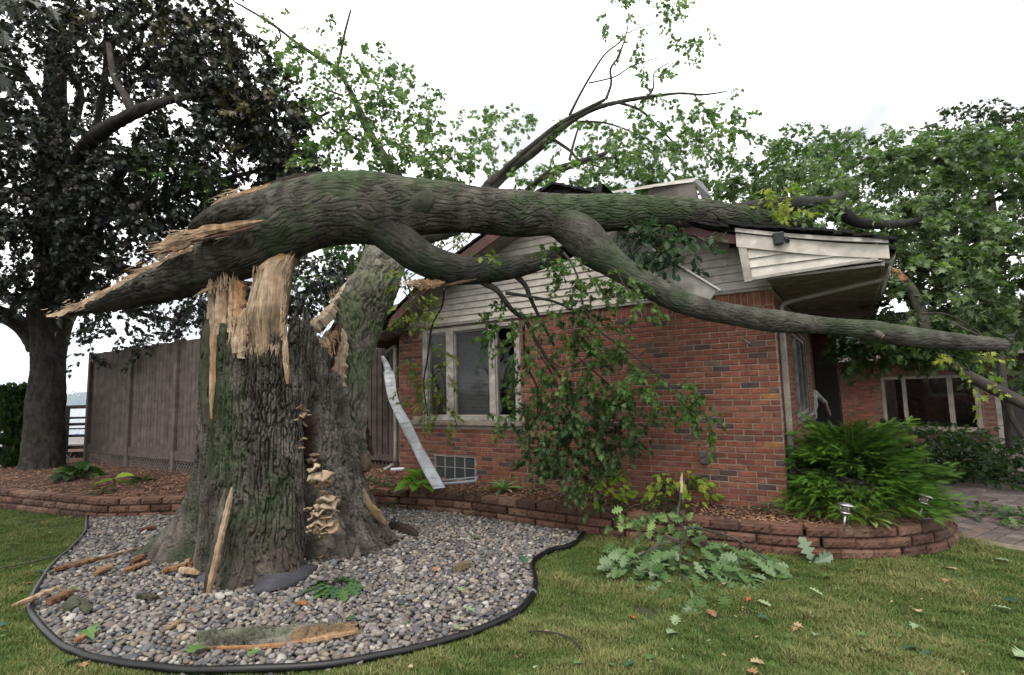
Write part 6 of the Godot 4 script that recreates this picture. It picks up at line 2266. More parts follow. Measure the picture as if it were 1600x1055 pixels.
	# arborvitae at the left edge
	for e in [[6, 745, 11.6, 26, 66, "dark arborvitae bush at the picture's far left edge"], [34, 752, 11.9, 14, 62, "narrow dark arborvitae bush between the left edge and the maple trunk"]]:
		var b := P(e[0], e[1], e[2])
		b.y = 0.2
		var bush := thing("arborvitae", e[5], "bush", b, "arborvitae bushes by the maple")
		part(bush, "stem", tube_mesh([[b, 0.05], [b + Vector3(0, 1.2, 0), 0.03], [b + Vector3(0, 1.7, 0), 0.01]], 8, 0.3, TWIG), bark_mat())
		var A := Leaves.new()
		for k in 900:
			var y := pow(rng.randf(), 0.8)
			var rr: float = e[3] / 830.0 * e[2] * sqrt(1.0 - y * 0.92)
			var an := rf(0, TAU)
			var o := Vector3(cos(an), 0, sin(an)) * rr * rf(0.75, 1.0)
			var p := b + o + Vector3(0, y * 1.85, 0)
			A.xs.append(Transform3D(leaf_basis(Vector3(o.x, rr * 1.2, o.z) + rv() * 0.15, o + rv() * 0.2, rf(0.12, 0.2)), p))
			A.cs.append(Color(0.012, 0.03, 0.01).lerp(Color(0.03, 0.05, 0.014), rng.randf()))
		many(bush, "foliage", leaf_mesh("small"), leaf_mat("green_leaf"), A.xs, A.cs)


# the sharp fibres of a break: [start, direction, half spread, count, longest]
func fibres(parent: Node3D, list: Array) -> void:
	var mb := MB.new()
	for e in list:
		var d0: Vector3 = e[1]
		for k in int(e[3]):
			var sp: Vector3 = e[2]
			var p: Vector3 = e[0] + Vector3(rf(-1, 1) * sp.x, rf(-1, 1) * sp.y, rf(-1, 1) * sp.z)
			var d := (d0.normalized() + rv() * 0.16).normalized()
			var l: float = e[4] * pow(rng.randf(), 1.6) + 0.02
			var x := d.cross(Vector3(0.2, 0.3, 1)).normalized() * rf(0.002, 0.007)
			var z := d.cross(x).normalized() * rf(0.0015, 0.004)
			var m := p + d * l * 0.55 + rv() * 0.006
			var tip := p + d * l + rv() * 0.012
			mb.col = PALE.lerp(PALE_TAN, rng.randf()) * rf(0.75, 1.15)
			var a := [p - x - z, p + x - z, p + z]
			var b := [m - x * 0.7 - z * 0.7, m + x * 0.7 - z * 0.7, m + z * 0.7]
			for j in 3:
				mb.quad(a[j], a[(j + 1) % 3], b[(j + 1) % 3], b[j])
				mb.tri3(b[j], b[(j + 1) % 3], tip)
	part(parent, "wood_fibres", mb.commit(), wood_mat(), Transform3D.IDENTITY, "stuff")


# ---------------------------------------------------------------- the branch hanging before the wall
func toned(kind: String, tones: Array) -> Array:
	var out := []
	var base := leaf_mesh(kind)
	for c in tones:
		var a := base.surface_get_arrays(0)
		var cols := PackedColorArray()
		cols.resize(a[Mesh.ARRAY_VERTEX].size())
		cols.fill(c)
		a[Mesh.ARRAY_COLOR] = cols
		var m := ArrayMesh.new()
		m.add_surface_from_arrays(Mesh.PRIMITIVE_TRIANGLES, a)
		out.append(m)
	return out


func hanging_branch() -> void:
	var t := thing("hanging_branch", "leafy broken branch hanging from the fallen trunk before the brick wall", "branch", P(880, 600, 6.2))
	for e in [
		[[742, 432, 7, 5.66], [760, 444, 5.5, 5.7], [776, 453, 4.5, 5.75], [789, 470, 4, 5.85], [802, 486, 3.8, 5.95], [822, 502, 3.4, 6.05], [834, 527, 3, 6.1], [852, 556, 2.8, 6.15], [874, 587, 2.6, 6.2], [892, 612, 2.2, 6.2], [905, 660, 1.8, 6.25], [915, 710, 1.4, 6.3]],
		[[796, 424, 6, 5.75], [812, 436, 4.5, 5.8], [822, 448, 4, 5.85], [828, 464, 3.4, 5.9], [838, 486, 2.8, 6.0], [850, 510, 2.2, 6.05], [866, 540, 2, 6.1]],
		[[790, 458, 3, 5.8], [830, 464, 2.4, 5.85], [870, 473, 2, 5.85], [905, 492, 1.8, 5.85], [940, 520, 1.5, 5.8], [990, 556, 1.3, 5.75], [1045, 600, 1, 5.75], [1100, 645, 0.8, 5.75]],
		[[818, 500, 2.2, 6.05], [819, 540, 2, 6.2], [822, 570, 1.8, 6.3], [840, 610, 1.4, 6.35], [838, 660, 1, 6.4]],
		[[852, 556, 1.2, 6.1], [880, 575, 1, 6.05], [912, 562, 0.9, 6.0], [930, 548, 0.7, 6.0]],
		[[860, 585, 1.2, 6.1], [905, 578, 1.1, 6.0], [960, 570, 1, 5.9], [1005, 552, 0.8, 5.9], [1020, 530, 0.5, 5.9]],
		[[840, 548, 1.4, 6.1], [870, 600, 1.4, 6.15], [880, 660, 1.2, 6.2], [870, 720, 0.9, 6.25]],
		[[905, 560, 1.4, 6.0], [950, 600, 1.2, 6.0], [985, 640, 1, 6.0], [990, 690, 0.8, 6.05]],
		[[880, 395, 2.2, 5.6], [892, 410, 1.8, 5.6], [905, 440, 1.5, 5.6], [912, 480, 1.2, 5.65], [930, 505, 0.9, 5.7]],
		[[960, 420, 1.8, 5.55], [975, 445, 1.4, 5.55], [995, 470, 1.2, 5.55], [1010, 500, 0.8, 5.55]],
	]:
		limb(t, "stem", e, 9, 0.04, TWIG)
	var L := Leaves.new()
	var ga := Color(0.03, 0.075, 0.018)
	var gb := Color(0.095, 0.155, 0.04)
	for e in [[790, 495, 5.9, 30, 22, 0.2, 12], [815, 540, 6.0, 26, 26, 0.2, 10], [830, 600, 6.3, 26, 34, 0.25, 16], [790, 640, 6.4, 30, 20, 0.2, 10], [765, 520, 5.9, 16, 12, 0.15, 4], [835, 640, 6.35, 20, 22, 0.2, 10], [895, 420, 5.55, 30, 26, 0.2, 15], [870, 395, 5.55, 18, 12, 0.15, 5], [925, 455, 5.6, 30, 24, 0.2, 13], [970, 440, 5.5, 22, 14, 0.15, 7], [1005, 480, 5.5, 14, 30, 0.15, 8], [880, 500, 5.8, 40, 22, 0.25, 14], [935, 520, 5.8, 36, 26, 0.25, 16], [905, 560, 5.95, 40, 28, 0.3, 20], [960, 580, 5.85, 36, 26, 0.25, 18], [1000, 600, 5.75, 34, 24, 0.25, 15], [1050, 615, 5.7, 34, 22, 0.2, 14], [1095, 645, 5.7, 28, 20, 0.2, 12], [1115, 665, 5.7, 10, 12, 0.1, 3], [960, 545, 5.8, 26, 12, 0.2, 6]]:
		e[6] = int(e[6] * 1.25)
		cloud(L, e, 11, 0.066, ga, gb, 1.1)
	for e in [[880, 625, 6.2, 44, 34, 0.3, 26], [930, 640, 6.1, 44, 34, 0.3, 24], [975, 650, 6.05, 36, 30, 0.25, 16], [870, 680, 6.3, 46, 34, 0.3, 26], [920, 700, 6.2, 46, 36, 0.3, 28], [960, 690, 6.15, 30, 30, 0.25, 14], [840, 715, 6.45, 26, 22, 0.2, 11], [900, 740, 6.25, 36, 20, 0.25, 16]]:
		e[6] = int(e[6] * 1.5)
		cloud(L, e, 11, 0.072, Color(0.025, 0.055, 0.018), Color(0.08, 0.125, 0.042), 1.1)
	# the nearest three hundred leaves one by one, the rest as a mass
	var order := range(L.xs.size())
	order.sort_custom(func(a, b): return (L.xs[a].origin - EYE).length() < (L.xs[b].origin - EYE).length())
	var tones := []
	for k in 6: tones.append(ga.lerp(gb, k / 5.0))
	var ms := toned("maple", tones)
	var R := Leaves.new()
	R.tw = L.tw
	var lm := leaf_mat("green_leaf")
	for k in order.size():
		if k < 300: part(t, "leaf", ms[rng.randi() % 6], lm, L.xs[order[k]])
		else:
			R.xs.append(L.xs[order[k]])
			R.cs.append(L.cs[order[k]])
	plant_leaves(t, R, "foliage", leaf_mesh("maple"), lm)


# ---------------------------------------------------------------- plants and fittings of the bed
func tuft(t: Node3D, at: Vector3, ms: Array, m: Material, n: int, size: float, spread: float, rise: float, droop := 0.3) -> void:
	for k in n:
		var a := TAU * k * 0.382 + rf(-0.3, 0.3)
		var q := (k + 0.7) / n
		var o := Vector3(cos(a), 0, sin(a))
		var p := at + o * spread * q * 0.6 + Vector3.UP * rise * (1.0 - q * 0.55) * rf(0.8, 1.1)
		var ax := (o * (0.5 + q) + Vector3.UP * (0.55 - q * 0.75 - droop * 0.4)).normalized()
		part(t, "leaf", ms[rng.randi() % ms.size()], m, Transform3D(leaf_basis(ax, (Vector3.UP + o * 0.3 + rv() * 0.25).normalized(), size * rf(0.75, 1.2)), p))
	part(t, "stem", tube_mesh([[at - Vector3(0, 0.03, 0), 0.012], [at + Vector3(0.01, rise * 0.9, 0), 0.007]], 6, 0.1, TWIG), bark_mat())


func bed_plants() -> void:
	var lm := leaf_mat("bed_leaf", 0.5)
	var fresh := [Color(0.13, 0.27, 0.03), Color(0.16, 0.31, 0.045), Color(0.1, 0.22, 0.025), Color(0.19, 0.33, 0.06)]
	var lime := [Color(0.2, 0.3, 0.03), Color(0.26, 0.34, 0.04), Color(0.15, 0.25, 0.025), Color(0.3, 0.36, 0.06), Color(0.12, 0.2, 0.02)]
	var deep := [Color(0.03, 0.065, 0.02), Color(0.045, 0.085, 0.025), Color(0.025, 0.05, 0.02), Color(0.06, 0.1, 0.03)]
	var at := G(655, 768, 0.3)
	var t := thing("hosta", "bright green broad leaved plant at the foot of the white metal strip", "plant", at)
	tuft(t, at, toned("hosta", fresh), lm, 26, 0.2, 0.3, 0.26)
	at = G(786, 767, 0.31)
	t = thing("hosta", "small variegated plant with white edged leaves in the mulch below the window", "plant", at)
	tuft(t, at, toned("strap", [Color(0.12, 0.2, 0.07), Color(0.42, 0.47, 0.3), Color(0.2, 0.28, 0.12)]), lm, 16, 0.24, 0.1, 0.04, -0.5)
	for e in [[936, 786, 0.42, 0.5, 88, "yellow green leafy shrub under the hanging branch, left of the one with the broken stem", "yellow green shrubs on the bed"], [1063, 788, 0.44, 0.42, 96, "yellow green leafy shrub below the outlet box, with the pale broken stem standing before it", "yellow green shrubs on the bed"]]:
		at = G(e[0], e[1], 0.33)
		t = thing("shrub", e[5], "shrub", at, e[6])
		var ms := toned("ovate", lime)
		for k in e[4]:
			var o := rv()
			while o.length() > 1.0: o = rv()
			o = o.normalized() * pow(o.length(), 0.4)
			o.y = absf(o.y)
			var p := at + Vector3(o.x * e[2] * 0.95, 0.05 + o.y * e[3] * 0.8, o.z * 0.3)
			part(t, "leaf", ms[rng.randi() % 5], lm, Transform3D(leaf_basis((Vector3(o.x, 0.1, o.z) + rv() * 0.6 + Vector3.DOWN * 0.4), (Vector3.UP + Vector3(0, 0, 0.6) + rv() * 0.5).normalized(), rf(0.075, 0.125)), p))
		for k in 9:
			var a := rf(0, TAU)
			part(t, "stem", tube_mesh([[at, 0.007], [at + Vector3(cos(a) * 0.12, 0.2, sin(a) * 0.1), 0.005], [at + Vector3(cos(a) * 0.3, e[3] * 0.75, sin(a) * 0.2), 0.003]], 5, 0.1, TWIG), bark_mat())
	# pale broken stem standing up out of the bed
	at = G(1062, 800, 0.3)
	# low dark plants
	for e in [[575, 768, 0.3, 26, 0.12, 0.26, 0.16, "dark ferny plant between the stump and the fence panel", "oak"], [600, 760, 0.3, 14, 0.11, 0.2, 0.12, "dark ferny plant at the foot of the house downspout", "oak"], [120, 748, 0.33, 30, 0.26, 0.42, 0.16, "broad dark green plant in the mulch below the deck railing", "hosta"], [224, 757, 0.3, 16, 0.17, 0.3, 0.08, "low dark green plant in the mulch left of the stump", "hosta"], [160, 770, 0.3, 12, 0.13, 0.22, 0.06, "small drooping plant on the edge of the left retaining wall", "oak"], [1192, 796, 0.33, 10, 0.08, 0.12, 0.04, "tiny dark weed in the mulch at the brick corner", "small"], [850, 765, 0.31, 10, 0.08, 0.14, 0.04, "tiny fern in the mulch below the hanging branch", "small"], [735, 772, 0.3, 14, 0.08, 0.25, 0.04, "low fallen sprig of leaves on the mulch under the basement window", "oak"], [955, 800, 0.29, 24, 0.1, 0.3, 0.1, "dark foliage hanging over the wall under the left yellow green shrub", "oak"], [1040, 800, 0.29, 26, 0.1, 0.3, 0.12, "dark foliage at the wall's edge under the right yellow green shrub", "oak"], [615, 800, 0.02, 14, 0.1, 0.22, 0.14, "dark green weed against the wall's foot right of the stump", "oak"], [740, 808, 0.03, 7, 0.09, 0.08, 0.05, "small grey green weed at the foot of the wall beside the pebbles", "oak"]]:
		at = G(e[0], e[1], e[2])
		t = thing("low_plant", e[7], "plant", at)
		tuft(t, at, toned(e[8], deep), lm, e[3], e[4], e[5], e[6])
	at = G(178, 757, 0.33)
	t = thing("low_plant", "single bright yellow green leaf standing in the mulch left of the stump", "plant", at)
	tuft(t, at, toned("hosta", [Color(0.25, 0.36, 0.04)]), lm, 3, 0.24, 0.08, 0.1)
	at = G(1357, 816, 0.3)
	t = thing("weed", "pale green weed with two thin seed stalks between the garden lights", "plant", at)
	tuft(t, at, toned("strap", [Color(0.26, 0.34, 0.12), Color(0.33, 0.38, 0.17), Color(0.38, 0.34, 0.14)]), lm, 20, 0.22, 0.16, 0.06, -0.4)
	for e in [[1352, 810, 1362, 770, 1368, 762], [1380, 812, 1392, 780, 1398, 766]]:
		part(t, "stalk", tube_mesh([[P(e[0], e[1], at.z * -1.0), 0.004], [P(e[2], e[3], -at.z), 0.003], [P(e[4], e[5], -at.z), 0.002]], 5, 0.05), M("straw", Color(0.25, 0.22, 0.1), 0.9, 0.0, 0.0, 0.0))

	juniper()

	# shrubs and fallen leaves before the wing
	for e in [
		["dark green shrub heaped with fallen leaves below the wing's window", P(1440, 690, 10.2), [[1420, 690, 10.0, 50, 26, 0.7, 60], [1470, 700, 9.8, 50, 26, 0.7, 60], [1440, 720, 9.4, 60, 22, 0.7, 60]]],
		["dark green shrub in front of the person at the right edge", P(1560, 710, 9.2), [[1530, 700, 9.6, 46, 26, 0.6, 50], [1590, 720, 9.0, 50, 26, 0.6, 60], [1560, 730, 8.8, 60, 16, 0.6, 40]]],
	]:
		var base: Vector3 = e[1]
		base.y = 0
		t = thing("shrub", e[0], "shrub", base, "dark shrubs before the wing")
		var L := Leaves.new()
		for q in e[2]: cloud(L, q, 9, 0.11, Color(0.014, 0.036, 0.012), Color(0.05, 0.085, 0.025), 0.4)
		plant_leaves(t, L, "foliage", leaf_mesh("oak"), leaf_mat("green_leaf"))
		part(t, "stem", tube_mesh([[base, 0.03], [base + Vector3(0.1, 0.5, 0), 0.015]], 6, 0.1, TWIG), bark_mat())
	for e in [[1550, 805, 30, 14, "cluster of green leaves fallen on the paved drive"], [1595, 818, 16, 10, "cluster of green leaves at the picture's right edge on the drive"], [1500, 800, 10, 6, "small dark sprig on the drive beside the end of the retaining wall"]]:
		at = G(e[0], e[1], 0.02)
		t = thing("fallen_sprig", e[4], "sprig", at, "leaf clusters on the drive")
		var ms := toned("oak", [Color(0.03, 0.07, 0.02), Color(0.07, 0.12, 0.03), Color(0.1, 0.16, 0.05), Color(0.06, 0.08, 0.05)])
		for k in int(e[2] * 1.4):
			var p := G(e[0] + rf(-1, 1) * e[2], e[1] + rf(-1, 1) * e[3], 0.03)
			p.y = rf(0.03, 0.12)
			part(t, "leaf", ms[rng.randi() % 4], lm, Transform3D(leaf_basis(Vector3(rf(-1, 1), rf(-0.3, 0.3), rf(-1, 1)), (Vector3.UP + rv() * 0.6).normalized(), rf(0.09, 0.15)), p))

	# garden lights
	var steel := M("brushed_steel", Color(0.55, 0.54, 0.52), 0.3, 8.0, 0.0, 0.0, {"metal": 0.9})
	for e in [[1319, 824, 1322, 785, 5.17, "metal garden light on a stake left of the pale weed"], [1437, 806, 1446, 772, 5.42, "metal garden light on a stake right of the juniper, tilted"]]:
		var b := P(e[0], e[1], e[4])
		var top := P(e[2], e[3], e[4])
		t = thing("garden_light", e[5], "garden light", b, "metal garden lights on the bed")
		var d := (top - b)
		var hh := d.length()
		d = d.normalized()
		var ln := func(a: float, r: float) -> Array: return [b + d * hh * a, r]
		part(t, "stake", tube_mesh([ln.call(-0.15, 0.011), ln.call(0.55, 0.011)], 10, 0.1), steel)
		part(t, "collar", tube_mesh([ln.call(0.5, 0.03), ln.call(0.56, 0.046), ln.call(0.6, 0.046), ln.call(0.62, 0.03)], 18, 0.02), steel)
		part(t, "lens", tube_mesh([ln.call(0.6, 0.034), ln.call(0.84, 0.042)], 16, 0.05), M("smoked_lens", Color(0.12, 0.1, 0.08), 0.15, 0.0, 0.0, 0.0))
		for k in 4:
			var a := TAU * k / 4.0
			var o := Vector3(cos(a), 0, sin(a)) * 0.042
			part(t, "rib", tube_mesh([[b + d * hh * 0.6 + o, 0.004], [b + d * hh * 0.88 + o * 1.1, 0.004]], 5, 0.1), steel)
		part(t, "cap", tube_mesh([ln.call(0.84, 0.05), ln.call(0.86, 0.068), ln.call(0.92, 0.066), ln.call(1.0, 0.02)], 22, 0.01), steel)
	at = G(1277, 806, 0.3)
	t = thing("light_stub", "small black ground fitting in the mulch before the juniper", "garden light", at)
	part(t, "body", tube_mesh([[at, 0.022], [at + Vector3(0, 0.07, 0), 0.022], [at + Vector3(0, 0.075, 0), 0.028], [at + Vector3(0, 0.09, 0), 0.022]], 12, 0.02), M("dark_plastic"))
	part(t, "top", tube_mesh([[at + Vector3(0, 0.09, 0), 0.024], [at + Vector3(0, 0.097, 0), 0.016]], 12, 0.02), steel)
	t = thing("cable", "black cable lying over the end of the retaining wall", "cable", P(1470, 800, 5.5))
	part(t, "cord", tube_mesh([[P(1440, 812, 5.3), 0.006], [P(1455, 811, 5.27), 0.006], [P(1466, 815, 5.26), 0.006], [P(1474, 826, 5.24), 0.006], [P(1480, 842, 5.22), 0.006], [P(1484, 856, 5.22), 0.006]], 6, 0.03), M("dark_plastic"))

	# white sheet metal strip leaning on the house
	t = thing("metal_strip", "long bent strip of white sheet metal leaning from the downspout to the bed", "gutter strip", P(688, 762, 7.5))
	var mb := MB.new()
	var st := [[597, 556, 3, 8.8], [604, 570, 7.5, 8.75], [609, 590, 8, 8.65], [612, 612, 7.5, 8.55], [618, 632, 7.5, 8.42], [630, 655, 8, 8.28], [645, 685, 8.2, 8.05], [660, 714, 8.5, 7.85], [674, 740, 9, 7.65], [687, 763, 9.5, 7.5]]
	var fp := fine_path(trunk_path(st), 0.05)
	var rings := []
	for k in fp.size():
		var p: Vector3 = fp[k][0]
		var r: float = fp[k][1]
		var tw := 0.25 * sin(k * 0.35) + (0.5 if k < 7 else 0.0)
		var x := Vector3(cos(tw), 0.15, sin(tw)).normalized() * r
		var o := Vector3(0, 0.01 * nz.get_noise_1d(k * 0.7), 0.012 * nz.get_noise_1d(k * 0.5 + 20))
		var th := Vector3(0, 0, -0.004)
		var lip := Vector3(0, 0, 0.03)
		rings.append([p - x + lip + o, p - x + o, p + o * 2.0, p + x * 0.6 + o, p + x + o + lip * 0.5, p + x + th + lip * 0.5, p + x * 0.6 + th, p + th + o, p - x + th * 1.5, p - x + th + lip])
	loft(mb, rings)
	part(t, "strip", mb.commit(), M("painted_white", Color(0.72, 0.75, 0.8), 0.45, 3.0, 0.4, 0.2))
	# grey edging bar lying below the basement window
	t = thing("metal_frame_piece", "grey metal frame bar lying on the mulch below the glass block window", "frame piece", P(715, 752, 7.6))
	mb = MB.new()
	tube(mb, [[P(690, 756, 7.65), 0.02], [P(720, 754, 7.5), 0.022], [P(743, 751, 7.35), 0.02], [P(746, 744, 7.35), 0.014]], 6, 0.1)
	tube(mb, [[P(690, 751, 7.8), 0.012], [P(742, 746, 7.4), 0.012]], 6, 0.1)
	part(t, "bar", mb.commit(), M("grey_metal", Color(0.3, 0.31, 0.33), 0.4, 4.0, 0.0, 0.0))


func juniper() -> void:
	var c := Vector3(3.72, 0.3, -6.02)
	var t := thing("juniper_bush", "wide feathery bright green juniper bush at the brick corner", "bush", c)
	# one feathery frond: a stem with many fine needles
	var mb := MB.new()
	for k in 24:
		var q := k / 24.0
		var p := Vector3(0.02 * sin(q * 5), q * 0.86, -0.08 * q * q)
		for sd in [-1.0, 1.0]:
			var l := rf(0.2, 0.34) * (1.0 - 0.62 * q)
			var d := Vector3(sd * rf(0.5, 0.85), 0.75, rf(-0.3, 0.3)).normalized()
			var m := p + d * l * 0.5
			var e := p + d * l + Vector3(0, 0.02, -0.03)
			var w := Vector3(-d.y, d.x, rf(-0.5, 0.5)).normalized() * 0.0085
			mb.tri3(p - w, p + w, e)
			for j in 3:
				var f := p.lerp(e, 0.25 + 0.25 * j)
				var d2 := (d + Vector3(rf(-0.7, 0.7), 0.3, rf(-0.6, 0.6))).normalized()
				mb.tri3(f - w * 0.6, f + w * 0.6, f + d2 * rf(0.05, 0.1))
	mb.tri3(Vector3(-0.01, 0, 0), Vector3(0.01, 0, 0), Vector3(0, 1.0, -0.1))
	var mesh := mb.commit()
	var xs := []
	var cs := PackedColorArray()
	for k in 190:
		var az := TAU * k * 0.618 + rf(-0.2, 0.2)
		var el := deg_to_rad(lerpf(-2.0, 72.0, pow(rng.randf(), 1.5)))
		var o := Vector3(cos(az) * cos(el) * 1.02, sin(el) * 1.06, sin(az) * cos(el) * 0.8)
		var reach := rf(0.78, 1.0) * (1.0 + 0.14 * nz.get_noise_2d(az * 1.4, el * 2.0))
		var tone0 := rf(0.0, 0.5)
		for j in 54:
			var q := 0.35 + 0.65 * pow((j + rng.randf()) / 54.0, 0.7)
			var p := c + o * reach * q * 0.94 + Vector3(0, 0.1 + 0.16 * sin(q * PI) - 0.05 * q, 0)
			var sd := o.cross(Vector3.UP).normalized() * rf(-1, 1)
			p += sd * 0.11 * q + Vector3(0, rf(-0.05, 0.05), 0)
			if p.y < 0.34: p.y = 0.34 + rf(0, 0.04)
			if (p - CORNER).dot(ALONG) > -0.05 and (p - CORNER).dot(OUT) < 0.08: continue
			var d := (Vector3(o.x * 1.3, o.y * 0.25, o.z).normalized() + sd * 0.8 + Vector3(0, rf(-0.2, 0.28), 0) + rv() * 0.3).normalized()
			xs.append(Transform3D(leaf_basis(d, Vector3.UP + rv() * 0.7, rf(0.09, 0.16)), p))
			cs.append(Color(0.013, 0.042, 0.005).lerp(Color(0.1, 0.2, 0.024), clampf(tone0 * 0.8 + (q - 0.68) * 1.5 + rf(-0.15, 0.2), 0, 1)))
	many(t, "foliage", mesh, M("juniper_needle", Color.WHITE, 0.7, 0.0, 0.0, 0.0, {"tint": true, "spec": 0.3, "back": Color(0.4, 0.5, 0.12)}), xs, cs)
	for k in 14:
		var a := rf(0, TAU)
		part(t, "stem", tube_mesh([[c + Vector3(cos(a) * 0.05, -0.05, sin(a) * 0.05), 0.02], [c + Vector3(cos(a) * 0.3, 0.25, sin(a) * 0.25), 0.014], [c + Vector3(cos(a) * 0.65, 0.5, sin(a) * 0.5), 0.006]], 6, 0.1, TWIG), bark_mat())


func fallen_branch() -> void:
	var t := thing("fallen_branch", "broken branch with large pale green lobed leaves lying over the wall onto the lawn", "branch", G(1075, 880, 0.0))
	for e in [
		[[1065, 741, 2, 5.75], [1064, 760, 2, 5.72], [1063, 780, 1.9, 5.65], [1059, 800, 1.8, 5.55], [1062, 815, 1.8, 5.42], [1070, 830, 1.7, 5.3], [1066, 848, 1.6, 5.22], [1063, 880, 1.4, 5.05], [1070, 910, 1.8, 4.8], [1080, 936, 1.2, 4.6]],
		[[1068, 832, 2.2, 5.3], [1080, 824, 2, 5.3], [1110, 830, 1.8, 5.28], [1150, 842, 1.5, 5.22], [1180, 862, 1.2, 5.1], [1205, 880, 0.9, 5.0]],
		[[1066, 850, 2, 5.22], [1040, 838, 1.8, 5.3], [1030, 850, 1.5, 5.3], [1000, 868, 1.2, 5.25], [970, 885, 0.9, 5.2]],
		[[1060, 818, 1.6, 5.42], [1035, 815, 1.5, 5.45], [1032, 800, 1.2, 5.55]],
		[[1063, 878, 1.4, 5.05], [1100, 890, 1.2, 4.98], [1130, 905, 1, 4.85]],
	]:
		limb(t, "stem", e, 9, 0.03, TWIG)
	var mb := MB.new()
	shard(mb, [P(1065, 770, 5.68), P(1065, 752, 5.71), P(1066, 738, 5.74)], [0.012, 0.014, 0.004], 0.02, Vector3.RIGHT, PALE, Color(0.62, 0.5, 0.25), 0.4)
	part(t, "broken_end", mb.commit(), wood_mat())
	var pale := [Color(0.06, 0.105, 0.042), Color(0.085, 0.13, 0.062), Color(0.055, 0.1, 0.034), Color(0.115, 0.16, 0.09), Color(0.04, 0.08, 0.024), Color(0.028, 0.06, 0.017)]
	var ms := toned("oak", pale)
	var lm := M("pale_leaf", Color.WHITE, 0.6, 0.0, 0.0, 0.0, {"tint": true, "spec": 0.3, "back": Color(0.3, 0.36, 0.2)})
	var c0 := G(1068, 870, 0.0)
	for k in 230:
		var u := 0.0
		var v := 0.0
		while true:
			u = rf(950, 1222)
			v = rf(828, 952)
			var top := 828.0 + absf(u - 1065) * (0.30 if u > 1065 else 0.22)
			var bot := lerpf(955, 905, clampf((u - 1085) / 130.0, 0, 1)) if u > 1085 else lerpf(900, 955, clampf((u - 960) / 120.0, 0, 1))
			if v > top and v < bot: break
		var p := G(u, v, 0.03)
		var hgt := rf(0.01, 0.17) * clampf((905.0 - v) / 50.0 + 0.35, 0.2, 1.0)
		p = G(u, v, hgt)
		var out := p - c0
		out.y = 0
		out = out.normalized() if out.length() > 0.05 else Vector3(0, 0, 1)
		var ax := (out + rv() * 0.55 + Vector3.DOWN * 0.15).normalized()
		var up := (Vector3(0, 1, 0.45) + rv() * 0.55).normalized()
		if hgt < 0.05: ax.y = maxf(ax.y, -0.05)
		part(t, "leaf", ms[rng.randi() % (4 if rng.randf() < 0.4 else 6)], lm, Transform3D(leaf_basis(ax, up, rf(0.1, 0.17)), p - ax * 0.05))
	# darker foliage where the branch crosses the wall
	var dm := toned("oak", [Color(0.05, 0.09, 0.03), Color(0.08, 0.13, 0.04), Color(0.12, 0.18, 0.06)])
	for k in 60:
		var u := rf(950, 1090)
		var v := rf(800, 835)
		var p := P(u, v, lerpf(5.75, 5.35, (u - 950) / 140.0) - rf(0.0, 0.1))
		part(t, "leaf", dm[rng.randi() % 3], lm, Transform3D(leaf_basis(rv() + Vector3.DOWN * 0.7, (Vector3(0, 0.5, 1) + rv() * 0.5).normalized(), rf(0.08, 0.13)), p))


